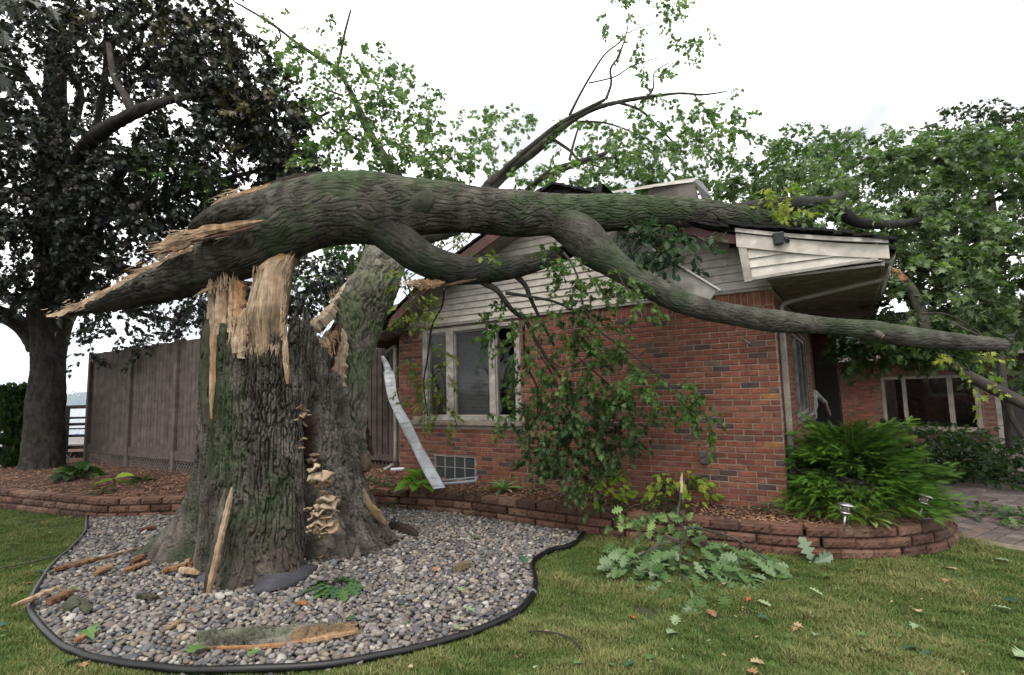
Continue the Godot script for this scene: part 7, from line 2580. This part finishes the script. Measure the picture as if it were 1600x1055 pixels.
# ---------------------------------------------------------------- pebbles, edging and litter
func gravel_bed() -> void:
	tag(part(self, "gravel_ground", sheet(gravel_poly, 0.008), M("gravel_soil", Color(0.07, 0.06, 0.05), 1.0, 6.0, 1.0, 5.0)), "dark soil under the pebbles", "", "", "structure")
	var mb := MB.new()                               # a worn pebble
	var rings := []
	for i in 7:
		var th := PI * (i + 0.001) / 6.002
		var ring := []
		for j in 9:
			var a := TAU * j / 9.0
			var p := Vector3(sin(th) * cos(a), cos(th), sin(th) * sin(a))
			p *= 1.0 + 0.22 * nz.get_noise_3d(p.x * 1.1, p.y * 1.1, p.z * 1.1)
			ring.append(p)
		rings.append(ring)
	loft(mb, rings, false)
	mb.ix = flip(mb.ix) if mb.v.size() < 0 else mb.ix
	var mesh := mb.commit(true)
	var pal := [Color(0.34, 0.31, 0.28), Color(0.25, 0.23, 0.22), Color(0.19, 0.19, 0.2), Color(0.43, 0.4, 0.36), Color(0.3, 0.25, 0.21), Color(0.24, 0.19, 0.17), Color(0.12, 0.125, 0.14), Color(0.5, 0.47, 0.42), Color(0.36, 0.29, 0.22), Color(0.28, 0.25, 0.25), Color(0.16, 0.15, 0.16), Color(0.22, 0.2, 0.19)]
	var xs := []
	var cs := PackedColorArray()
	var x0 := -6.3
	for layer in 2:
		var step := 0.036 if layer == 0 else 0.046
		for i in int(7.6 / step):
			for j in int(4.9 / step):
				var q := Vector2(x0 + i * step + rf(-0.5, 0.5) * step, -8.1 + j * step + rf(-0.5, 0.5) * step)
				if not Geometry2D.is_point_in_polygon(q, gravel_poly): continue
				var o := q - Vector2(AXIS.x, AXIS.z)
				var rr := stump_r(rad_to_deg(o.angle()), 0.03)
				if o.length() < rr - 0.08: continue
				if layer == 1 and o.length() < rr + 0.05: continue
				var soil := 1.0 - smoothstep(0.0, 0.45, (q - Vector2(-1.75, -5.75)).length())
				if rng.randf() < soil * 0.75: continue
				var s := rf(0.013, 0.024) if rng.randf() < 0.88 else rf(0.022, 0.036)
				var flat := rf(0.55, 0.85)
				var b := Basis.from_euler(Vector3(rf(-0.5, 0.5), rf(0, TAU), rf(-0.5, 0.5))) * Basis.from_scale(Vector3(s * rf(0.9, 1.45), s * flat, s))
				xs.append(Transform3D(b, Vector3(q.x, 0.018 + (0.026 if layer == 1 else 0.0) + rf(-0.006, 0.006), q.y)))
				cs.append(pal[rng.randi() % pal.size()] * rf(0.4, 0.85))
	tag(many(self, "gravel", mesh, M("pebble_stone", Color.WHITE, 0.85, 16.0, 0.0, 0.3, {"tint": true}), xs, cs), "grey, tan and white river pebbles filling the bed", "", "", "stuff")
	# black plastic edging
	var e := thing("garden_edging", "black plastic edging tube curving round the pebble bed", "edging", Vector3(-1.7, 0, -3.45))
	var st := []
	for k in edge_line.size():
		st.append([Vector3(edge_line[k].x, 0.045 + 0.006 * nz.get_noise_1d(k * 0.15), edge_line[k].y), 0.024])
	mb = MB.new()
	tube(mb, st, 14, 0.1)
	part(e, "bead", mb.commit(true), M("edging_plastic", Color(0.011, 0.011, 0.013), 0.45, 6.0, 0.6, 0.3))
	mb = MB.new()
	for k in st.size() - 1:
		var a: Vector3 = st[k][0]
		var b: Vector3 = st[k + 1][0]
		var n := (b - a).cross(Vector3.UP).normalized() * 0.005
		var dn := Vector3(0, -0.06, 0)
		mb.quad(a + n + dn, b + n + dn, b + n, a + n)
		mb.quad(b - n + dn, a - n + dn, a - n, b - n)
	part(e, "skirt", mb.commit(), M("edging_plastic"))

	# ---- broken wood and bark on the pebbles
	var bark_piece := func(called: String, label: String, pts: Array, widths: Array, y: float, c0: Color, c1: Color, thick: float, green: bool) -> void:
		var path := []
		for q in pts: path.append(G(q[0], q[1], y))
		var o := thing(called, label, "wood debris", path[0], "broken wood on the pebbles")
		var m := MB.new()
		shard(m, path, widths, thick, Vector3(0.2, 0, 1).cross(Vector3.UP).normalized() if absf((path[path.size() - 1] - path[0]).normalized().x) < 0.5 else Vector3(0, 0.1, 1), c0, c1, 0.7, 18)
		part(o, "wood", m.commit(), bark_mat() if green else wood_mat())
	bark_piece.call("wood_splinter", "long brown splinter with a thin pale end lying left of the stump", [[84, 891], [108, 884], [136, 876], [150, 873], [185, 865], [219, 856]], [0.03, 0.06, 0.055, 0.025, 0.018, 0.008], 0.075, Color(0.2, 0.08, 0.035), PALE_TAN, 0.04, false)
	bark_piece.call("wood_chip", "short reddish chip just right of the long brown splinter", [[150, 898], [163, 888], [176, 883]], [0.02, 0.045, 0.012], 0.08, Color(0.33, 0.15, 0.06), PALE_TAN, 0.04, false)
	bark_piece.call("wood_chip", "forked orange chip between the short chip and the chip heap", [[193, 893], [210, 886], [234, 877]], [0.012, 0.03, 0.02], 0.08, ORANGE, PALE_TAN, 0.035, false)
	bark_piece.call("wood_chip", "dark red chip lying above the forked orange chip", [[206, 880], [215, 873], [224, 867]], [0.02, 0.04, 0.012], 0.08, Color(0.17, 0.06, 0.025), Color(0.3, 0.13, 0.06), 0.035, false)
	bark_piece.call("wood_chip", "broad orange chip at the bottom of the heap by the stump", [[253, 893], [270, 888], [285, 884], [296, 874]], [0.015, 0.045, 0.035, 0.012], 0.085, Color(0.42, 0.2, 0.08), PALE, 0.05, false)
	bark_piece.call("wood_chip", "pale wedge chip lying across the heap by the stump", [[282, 890], [295, 892], [311, 896]], [0.03, 0.035, 0.012], 0.11, PALE, PALE_TAN, 0.045, false)
	bark_piece.call("wood_chip", "dark brown chip leaning on the heap's right, against the stump", [[296, 884], [308, 876], [319, 870]], [0.02, 0.03, 0.012], 0.11, Color(0.23, 0.1, 0.05), ORANGE, 0.04, false)
	bark_piece.call("pointed_stick", "pale pointed stick lying over the edging at the far left", [[19, 947], [45, 937], [72, 926], [95, 917]], [0.006, 0.022, 0.026, 0.016], 0.1, PALE_TAN, PALE, 0.035, false)
	bark_piece.call("wood_chip", "orange brown slab beside the pointed stick, inside the edging", [[76, 942], [92, 933], [113, 922]], [0.03, 0.045, 0.02], 0.08, Color(0.2, 0.1, 0.05), Color(0.38, 0.2, 0.1), 0.05, false)
	bark_piece.call("bark_chunk", "mossy bark chunk, left one of the pair near the pointed stick", [[106, 953], [112, 944], [117, 933]], [0.03, 0.045, 0.02], 0.07, Color(0.12, 0.15, 0.08), Color(0.24, 0.23, 0.17), 0.035, true)
	bark_piece.call("bark_chunk", "mossy bark chunk, right one of the pair near the pointed stick", [[136, 957], [133, 947], [129, 936]], [0.02, 0.035, 0.015], 0.07, Color(0.13, 0.16, 0.09), Color(0.22, 0.2, 0.15), 0.03, true)
	bark_piece.call("bark_chunk", "small flat mossy bark piece on the pebbles below the leaning splinter's left", [[212, 933], [226, 931], [242, 935]], [0.03, 0.04, 0.03], 0.065, Color(0.08, 0.09, 0.05), Color(0.13, 0.1, 0.07), 0.03, true)
	bark_piece.call("wood_chip", "red brown disc of wood on the pebbles near the stump's left root", [[217, 829], [230, 826], [244, 824]], [0.05, 0.09, 0.04], 0.07, Color(0.16, 0.06, 0.035), Color(0.25, 0.1, 0.05), 0.04, false)
	bark_piece.call("wood_chip", "thin tan sliver lying in the middle of the front pebbles", [[258, 985], [272, 976], [285, 968]], [0.012, 0.02, 0.008], 0.065, Color(0.3, 0.22, 0.13), PALE_TAN, 0.02, false)
	bark_piece.call("wood_chip", "orange chip at the front left under a green leaf", [[118, 1002], [127, 995], [136, 988]], [0.014, 0.022, 0.01], 0.07, ORANGE, PALE_TAN, 0.025, false)
	bark_piece.call("wood_chip", "small orange chip right of the weed barrier flap", [[463, 943], [471, 941], [479, 944]], [0.012, 0.025, 0.012], 0.07, ORANGE, Color(0.4, 0.2, 0.1), 0.025, false)
	bark_piece.call("bark_chunk", "dark broken bark lying behind the right root's tip", [[611, 818], [630, 825], [652, 834]], [0.04, 0.07, 0.02], 0.08, Color(0.035, 0.025, 0.02), Color(0.1, 0.06, 0.045), 0.08, true)
	bark_piece.call("stone", "rough tan stone lying among the pebbles right of the stump", [[716, 890], [724, 884], [735, 882]], [0.03, 0.05, 0.03], 0.08, Color(0.26, 0.18, 0.12), Color(0.32, 0.24, 0.16), 0.07, true)

	# the big slab of bark at the front
	var o := thing("bark_slab", "long slab of mossy bark lying on the pebbles at the front", "wood debris", G(435, 995, 0.05), "broken wood on the pebbles")
	mb = MB.new()
	var nl := 170
	var nc := 44
	var l0 := G(311, 1000, 0.07)
	var l1 := G(556, 990, 0.07)
	var dir := (l1 - l0).normalized()
	var across := dir.cross(Vector3.UP).normalized()
	if across.z < 0: across = -across
	for face in 2:
		var f0 := mb.v.size()
		for i in nl:
			var s := float(i) / (nl - 1)
			var w := 0.118 * (1.0 - 0.75 * smoothstep(0.62, 1.0, s)) * (1 + 0.12 * nz.get_noise_1d(s * 9.0)) * smoothstep(-0.02, 0.03, s)
			for j in nc:
				var q := float(j) / (nc - 1) * 2 - 1
				var ww := w * (1.0 + 0.16 * nz.get_noise_2d(s * 14.0, 3.0 * signf(q)))
				var p := l0 + dir * ((l1 - l0).length() * s + 0.03 * nz.get_noise_2d(q * 3.0, s * 2.0)) + across * (q * ww - 0.05 * s)
				p.y = 0.05 + 0.055 * (1.0 - q * q)
				if face == 0:
					var e2 := bark(p, Vector3.UP, q * 0.6, 0.0, 0.32, s * 1.1, {"fu": 20.0, "fv": 4.0, "depth": 0.045, "dark": Color(0.09, 0.08, 0.058), "light": Color(0.42, 0.4, 0.32), "moss": Color(0.14, 0.21, 0.1), "mdir": Vector3.UP, "mk": 0.1, "mb": -0.1})
					p.y += e2 + 0.012 * sin(q * 10.0 + 3.0 * nz.get_noise_2d(s * 5.0, q))
					if s > 0.6: bark_color = bark_color.lerp(PALE_TAN * 0.8, smoothstep(0.25, 0.5, q + (s - 0.6) * 1.1 + 0.3 * nz.get_noise_1d(s * 16.0)) * 0.9)
				else:
					p.y -= 0.035
					bark_color = PALE_TAN
				mb.v.append(p)
				mb.c.append(bark_color)
		mb.weave(f0, nl, nc, false)
		if face == 0:
			for k in range(0, mb.ix.size(), 3):
				var a := mb.ix[k + 1]
				mb.ix[k + 1] = mb.ix[k + 2]
				mb.ix[k + 2] = a
	for i in nl - 1:
		for e2 in [0, nc - 1]:
			var a0: int = i * nc + e2
			var b0: int = nl * nc + a0
			mb.ix.append_array(PackedInt32Array([a0, a0 + nc, b0, a0 + nc, b0 + nc, b0]))
	part(o, "bark", mb.commit(true), bark_mat())
	mb = MB.new()
	shard(mb, [G(318, 1012, 0.06), G(400, 1011, 0.06), G(470, 1003, 0.06), G(505, 996, 0.07), G(556, 986, 0.07)], [0.008, 0.016, 0.02, 0.035, 0.02], 0.03, across, ORANGE, PALE_TAN, 0.5, 30)
	part(o, "torn_edge", mb.commit(), wood_mat())

	# long splinter leaning on the stump
	o = thing("leaning_splinter", "long pale edged strip of bark leaning upright against the stump's front", "wood debris", G(326, 932, 0.03), "broken wood on the pebbles")
	mb = MB.new()
	shard(mb, [P(325, 932, 4.72), P(330, 905, 4.74), P(338, 870, 4.8), P(347, 830, 4.86), P(356, 792, 4.93), P(363, 762, 5.0)], [0.012, 0.02, 0.02, 0.02, 0.02, 0.006], 0.05, Vector3(1, 0, 0.1), PALE_TAN, PALE, 0.35, 26)
	part(o, "wood_edge", mb.commit(), wood_mat())
	mb = MB.new()
	shard(mb, [P(321, 925, 4.76), P(326, 900, 4.78), P(334, 868, 4.84), P(342, 830, 4.9), P(348, 795, 4.97), P(352, 764, 5.03)], [0.012, 0.03, 0.04, 0.04, 0.035, 0.008], 0.05, Vector3(1, 0, 0.3), MID.dark, MID.light, 0.4, 26)
	part(o, "bark_edge", mb.commit(), bark_mat())


func lawn_litter() -> void:
	var tones := {"green": Color(0.065, 0.12, 0.035), "pale": Color(0.15, 0.2, 0.11), "brown": Color(0.18, 0.1, 0.052), "tan": Color(0.27, 0.2, 0.12), "dark": Color(0.025, 0.06, 0.035), "rust": Color(0.25, 0.07, 0.025)}
	var lm := leaf_mat("litter_leaf", 0.6, Color(0.3, 0.3, 0.2))
	var words := {"green": "fallen green leaf lying on the lawn", "pale": "fallen pale green leaf lying on the lawn", "brown": "curled brown leaf lying on the lawn", "tan": "dry tan leaf lying on the lawn", "dark": "fallen dark green leaf lying on the lawn", "rust": "rust red leaf lying on the lawn"}
	for e in [[1056, 961, "pale", 0.15], [1043, 990, "pale", 0.15], [1105, 952, "brown", 0.14], [1131, 914, "tan", 0.13], [1183, 938, "pale", 0.13], [1173, 1034, "tan", 0.13], [1182, 1052, "brown", 0.1], [1286, 931, "pale", 0.13], [1333, 891, "brown", 0.13], [1495, 890, "tan", 0.17], [1452, 1017, "dark", 0.15], [1412, 1015, "dark", 0.15], [1586, 1025, "pale", 0.2], [1588, 941, "dark", 0.15], [1551, 947, "pale", 0.14], [1436, 956, "tan", 0.11], [1185, 963, "dark", 0.11], [1296, 898, "green", 0.12], [1577, 877, "pale", 0.16], [990, 966, "rust", 0.09], [1013, 1030, "green", 0.11], [897, 1036, "green", 0.09], [990, 1035, "dark", 0.12], [1000, 917, "brown", 0.12], [1173, 934, "rust", 0.08], [1431, 975, "pale", 0.1], [957, 1040, "green", 0.08], [1480, 905, "brown", 0.1], [1240, 975, "tan", 0.09], [1340, 992, "green", 0.1], [1275, 990, "pale", 0.08], [1246, 980, "brown", 0.08], [95, 1038, "pale", 0.17], [60, 890, "dark", 0.16], [78, 833, "green", 0.12], [12, 852, "green", 0.16], [30, 935, "green", 0.13], [32, 912, "brown", 0.13], [10, 975, "dark", 0.12], [645, 1042, "tan", 0.05], [128, 1036, "brown", 0.1]]:
		var o := MeshInstance3D.new()
		o.name = numbered("fallen_leaf")
		var at := G(e[0], e[1], 0.045)
		o.mesh = toned("oak" if e[3] > 0.12 else "maple", [tones[e[2]] * rf(0.85, 1.15)])[0]
		o.material_override = lm
		add_child(o, true)
		o.transform = Transform3D(leaf_basis(Vector3(rf(-1, 1), rf(-0.05, 0.15), rf(-1, 1)), (Vector3.UP + rv() * 0.35).normalized(), e[3] * 0.78), at)
		var place := "on the dark left lawn outside the edging" if e[0] < 200 else "below the fallen branch" if e[0] > 940 and e[0] < 1230 and e[1] < 970 else "near the bare soil patch" if e[0] < 1080 and e[1] < 1000 else "along the foot of the curved wall" if e[1] < 915 else "at the right edge of the lawn" if e[0] > 1400 else "at the bottom middle of the lawn" if e[1] > 1000 else "on the open lawn right of the fallen branch"
		var base: String = words[e[2]]
		tag(o, ("large " if e[3] > 0.14 else "small " if e[3] < 0.11 else "") + base.replace("lying on the lawn", "") + place, "leaf", "leaves scattered on the lawn")
	for e in [[135, 983, "green", 0.17, "broad green leaf lying over an orange chip at the pebble bed's front left"], [295, 1020, "green", 0.18, "bright green leaf at the left end of the bark slab"], [120, 917, "green", 0.1, "small green leaf on the pebbles right of the pointed stick"], [552, 967, "dark", 0.11, "dark green leaf on the pebbles above the bark slab's right end"], [725, 950, "pale", 0.12, "pale green leaf on the pebbles near the edging's right curve"], [714, 918, "pale", 0.1, "pale leaf on the pebbles above another near the right curve"], [675, 888, "brown", 0.1, "olive brown leaf on the pebbles left of the tan stone"], [715, 982, "pale", 0.1, "pale green leaf on the front pebbles by the edging"], [820, 880, "dark", 0.12, "dark green leaf on the pebbles inside the edging's far curve"], [300, 955, "brown", 0.1, "grey brown leaf on the pebbles above the bark slab"], [738, 838, "green", 0.12, "small green leaf on the far pebbles below the wall"], [500, 872, "brown", 0.12, "torn brown leaf on the soil by the shelf fungus"], [405, 1017, "green", 0.1, "thin green leaf tucked under the bark slab"]]:
		var o := MeshInstance3D.new()
		o.name = numbered("fallen_leaf")
		o.mesh = toned("maple", [tones[e[2]]])[0]
		o.material_override = lm
		add_child(o, true)
		o.transform = Transform3D(leaf_basis(Vector3(rf(-1, 1), 0.02, rf(-1, 1)), (Vector3.UP + rv() * 0.3).normalized(), e[3]), G(e[0], e[1], 0.085))
		tag(o, e[4], "leaf")
	# two large leaves leaning on the retaining wall
	for e in [[1268, 876, Vector3(-0.25, 1, -0.15), 0.22, "large pale leaf standing upright against the curved wall"], [1272, 879, Vector3(1, 0.35, 0.1), 0.2, "large pale leaf fallen sideways at the foot of the curved wall"]]:
		var o := MeshInstance3D.new()
		o.name = numbered("fallen_leaf")
		o.mesh = toned("oak", [Color(0.11, 0.155, 0.1)])[0]
		o.material_override = lm
		add_child(o, true)
		o.transform = Transform3D(leaf_basis(e[2], Vector3(0.1, 0.2, 1), e[3]), G(e[0], e[1], 0.02))
		tag(o, e[4], "leaf")
	# sprig of dark oak leaves on the pebbles
	var t := thing("oak_sprig", "sprig of dark green lobed leaves lying on the pebbles before the stump", "sprig", G(525, 915, 0.06))
	var ms := toned("oak", [Color(0.028, 0.068, 0.022), Color(0.04, 0.085, 0.025), Color(0.022, 0.055, 0.025)])
	for k in 17:
		var a := -0.4 + TAU * k / 17.0
		var p := G(524 + cos(a) * rf(4, 22), 912 + sin(a) * rf(2, 11), 0.1)
		part(t, "leaf", ms[k % 3], lm, Transform3D(leaf_basis(Vector3(cos(a), -0.12, sin(a)), (Vector3.UP + rv() * 0.35).normalized(), rf(0.13, 0.19)), p))
	# thin twigs on the lawn
	for e in [[[[825, 986], [860, 988], [890, 996], [908, 1012]], "thin dark twig curving on the lawn right of the edging"], [[[0, 888], [45, 880], [90, 869]], "thin straight twig on the left lawn reaching the edging"], [[[703, 803], [712, 818], [718, 828]], "short dark twig standing on the far pebbles by the wall"]]:
		var st := []
		for q in e[0]: st.append([G(q[0], q[1], 0.05), 0.006])
		var o := part(self, "fallen_twig", tube_mesh(st, 6, 0.05, TWIG), bark_mat())
		tag(o, e[1], "twig")


# ---------------------------------------------------------------- people
# a body meshed from a field of tapered capsules with surface nets; joints: [a, b, radius a, radius b, colour]
func body(bones: Array, cell: float, blend: float) -> ArrayMesh:
	var lo := Vector3.INF
	var hi := -Vector3.INF
	for b in bones:
		var r: float = maxf(b[2], b[3]) + cell * 3
		for k in 2:
			lo = lo.min(b[k] - Vector3.ONE * r)
			hi = hi.max(b[k] + Vector3.ONE * r)
	var n := Vector3i(((hi - lo) / cell).ceil()) + Vector3i.ONE
	var f := PackedFloat32Array()
	f.resize(n.x * n.y * n.z)
	f.fill(1.0)
	var own := PackedInt32Array()
	own.resize(f.size())
	var near := PackedFloat32Array()
	near.resize(f.size())
	near.fill(9.0)
	for bi in bones.size():
		var b: Array = bones[bi]
		var a: Vector3 = b[0]
		var ab: Vector3 = b[1] - a
		var l2 := maxf(ab.length_squared(), 1e-6)
		var r: float = maxf(b[2], b[3]) + 0.09
		var i0 := Vector3i(((a.min(b[1]) - Vector3.ONE * r - lo) / cell).floor()).clamp(Vector3i.ZERO, n - Vector3i.ONE)
		var i1 := Vector3i(((a.max(b[1]) + Vector3.ONE * r - lo) / cell).ceil()).clamp(Vector3i.ZERO, n - Vector3i.ONE)
		for z in range(i0.z, i1.z + 1):
			for y in range(i0.y, i1.y + 1):
				for x in range(i0.x, i1.x + 1):
					var p := lo + Vector3(x, y, z) * cell
					var t := clampf((p - a).dot(ab) / l2, 0, 1)
					var d: float = (p - a - ab * t).length() - lerpf(b[2], b[3], t)
					var id := (z * n.y + y) * n.x + x
					if d < near[id]:
						near[id] = d
						own[id] = bi
					var h := clampf(0.5 + 0.5 * (f[id] - d) / blend, 0, 1)
					f[id] = lerpf(f[id], d, h) - blend * h * (1 - h)
	var mb := MB.new()
	var at := {}
	var off := [0, 1, n.x, n.x + 1, n.x * n.y, n.x * n.y + 1, n.x * n.y + n.x, n.x * n.y + n.x + 1]
	for z in n.z - 1:
		for y in n.y - 1:
			for x in n.x - 1:
				var id := (z * n.y + y) * n.x + x
				var neg := 0
				for k in 8:
					if f[id + off[k]] < 0: neg += 1
				if neg == 0 or neg == 8: continue
				var s := Vector3.ZERO
				var c := 0
				for e in [[0, 1], [2, 3], [4, 5], [6, 7], [0, 2], [1, 3], [4, 6], [5, 7], [0, 4], [1, 5], [2, 6], [3, 7]]:
					var fa := f[id + off[e[0]]]
					var fb := f[id + off[e[1]]]
					if (fa < 0) == (fb < 0): continue
					var t := fa / (fa - fb)
					var pa := Vector3(e[0] & 1, (e[0] >> 1) & 1, e[0] >> 2)
					var pb := Vector3(e[1] & 1, (e[1] >> 1) & 1, e[1] >> 2)
					s += pa.lerp(pb, t)
					c += 1
				at[id] = mb.v.size()
				mb.v.append(lo + (Vector3(x, y, z) + s / c) * cell)
				mb.c.append(bones[own[id]][4])
	for id in at:
		var x: int = id % n.x
		var y: int = (id / n.x) % n.y
		var z: int = id / (n.x * n.y)
		for ax in 3:
			var d: int = [1, n.x, n.x * n.y][ax]
			var u: int = [n.x, n.x * n.y, 1][ax]
			var w: int = [n.x * n.y, 1, n.x][ax]
			if (f[id] < 0) == (f[id + d] < 0): continue
			if not (at.has(id - u) and at.has(id - w) and at.has(id - u - w)): continue
			var q := [at[id], at[id - u], at[id - u - w], at[id - w]]
			if f[id] < 0: mb.ix.append_array(PackedInt32Array([q[0], q[2], q[1], q[0], q[3], q[2]]))
			else: mb.ix.append_array(PackedInt32Array([q[0], q[1], q[2], q[0], q[2], q[3]]))
	return mb.commit(true)


func person(label: String, foot: Vector3, face: float, shirt: Color, legs: Color, hair: Color, arms_up: bool) -> void:
	var t := thing("person", label, "person", foot)
	var B := Transform3D(Basis(Vector3.UP, face), foot)
	var skin := Color(0.4, 0.24, 0.17)
	var shoe := Color(0.05, 0.045, 0.04)
	var bn := []
	var add := func(a: Vector3, b: Vector3, r0: float, r1: float, c: Color) -> void: bn.append([B * a, B * b, r0, r1, c])
	for s in [-1.0, 1.0]:
		add.call(Vector3(s * 0.1, 0.88, 0), Vector3(s * 0.12, 0.48, 0.03), 0.085, 0.06, legs)
		add.call(Vector3(s * 0.12, 0.48, 0.03), Vector3(s * 0.13, 0.1, -0.02), 0.06, 0.045, legs)
		add.call(Vector3(s * 0.13, 0.05, -0.04), Vector3(s * 0.15, 0.04, 0.13), 0.042, 0.035, shoe)
		var sh := Vector3(s * 0.185, 1.4, 0)
		var el := Vector3(s * 0.3, 1.2, 0.12) if not arms_up else Vector3(s * 0.34, 1.36, 0.16)
		var hd := Vector3(s * 0.22, 1.02, 0.26) if not arms_up else Vector3(s * 0.42, 1.5, 0.34)
		add.call(sh, el, 0.055, 0.042, shirt)
		add.call(el, hd, 0.038, 0.027, skin if not arms_up else shirt)
		add.call(hd, hd + (hd - el).normalized() * 0.09, 0.03, 0.026, skin)
	add.call(Vector3(0, 0.95, 0), Vector3(0, 1.12, 0.01), 0.135, 0.125, shirt)
	add.call(Vector3(0.06, 0.92, 0), Vector3(-0.06, 0.92, 0), 0.11, 0.11, legs)
	add.call(Vector3(0.07, 1.15, 0.01), Vector3(0.1, 1.36, 0), 0.115, 0.09, shirt)
	add.call(Vector3(-0.07, 1.15, 0.01), Vector3(-0.1, 1.36, 0), 0.115, 0.09, shirt)
	add.call(Vector3(0.16, 1.4, 0), Vector3(-0.16, 1.4, 0), 0.06, 0.06, shirt)
	add.call(Vector3(0, 1.4, 0), Vector3(0, 1.53, 0.02), 0.055, 0.05, skin)
	part(t, "body", body(bn, 0.02, 0.03), M("cloth", Color.WHITE, 0.9, 9.0, 1.5, 1.0, {"tint": true}))
	bn.clear()
	add.call(Vector3(0, 1.63, 0.0), Vector3(0, 1.66, 0.0), 0.082, 0.085, skin)
	add.call(Vector3(0, 1.57, 0.045), Vector3(0, 1.6, 0.05), 0.045, 0.05, skin)
	add.call(Vector3(0, 1.63, 0.09), Vector3(0, 1.605, 0.107), 0.011, 0.014, skin)
	for s in [-1.0, 1.0]: add.call(Vector3(s * 0.084, 1.64, 0), Vector3(s * 0.088, 1.61, 0), 0.016, 0.012, skin)
	part(t, "head", body(bn, 0.008, 0.012), M("skin", Color.WHITE, 0.6, 0.0, 0.0, 0.0, {"tint": true}))
	bn.clear()
	add.call(Vector3(0, 1.675, -0.018), Vector3(0, 1.69, 0.02), 0.088, 0.078, hair)
	add.call(Vector3(0, 1.62, -0.045), Vector3(0, 1.66, -0.04), 0.065, 0.08, hair)
	part(t, "hair", body(bn, 0.01, 0.012), M("hair", Color.WHITE, 0.7, 20.0, 0.0, 1.0, {"tint": true}))


func people() -> void:
	var at := G(1577, 705, 0.0)
	person("person in a light blue grey shirt and jeans with arms raised, by the wing's door", at, -0.9, Color(0.5, 0.52, 0.6), Color(0.09, 0.19, 0.35), Color(0.03, 0.025, 0.02), true)
	at = H(0.42, 0.1, -5.9)
	person("person in white shirt and dark trousers half hidden behind the brick side wall", H(0.11, 0.12, -5.82), 0.3, Color(0.55, 0.55, 0.57), Color(0.025, 0.03, 0.05), Color(0.02, 0.018, 0.015), false)
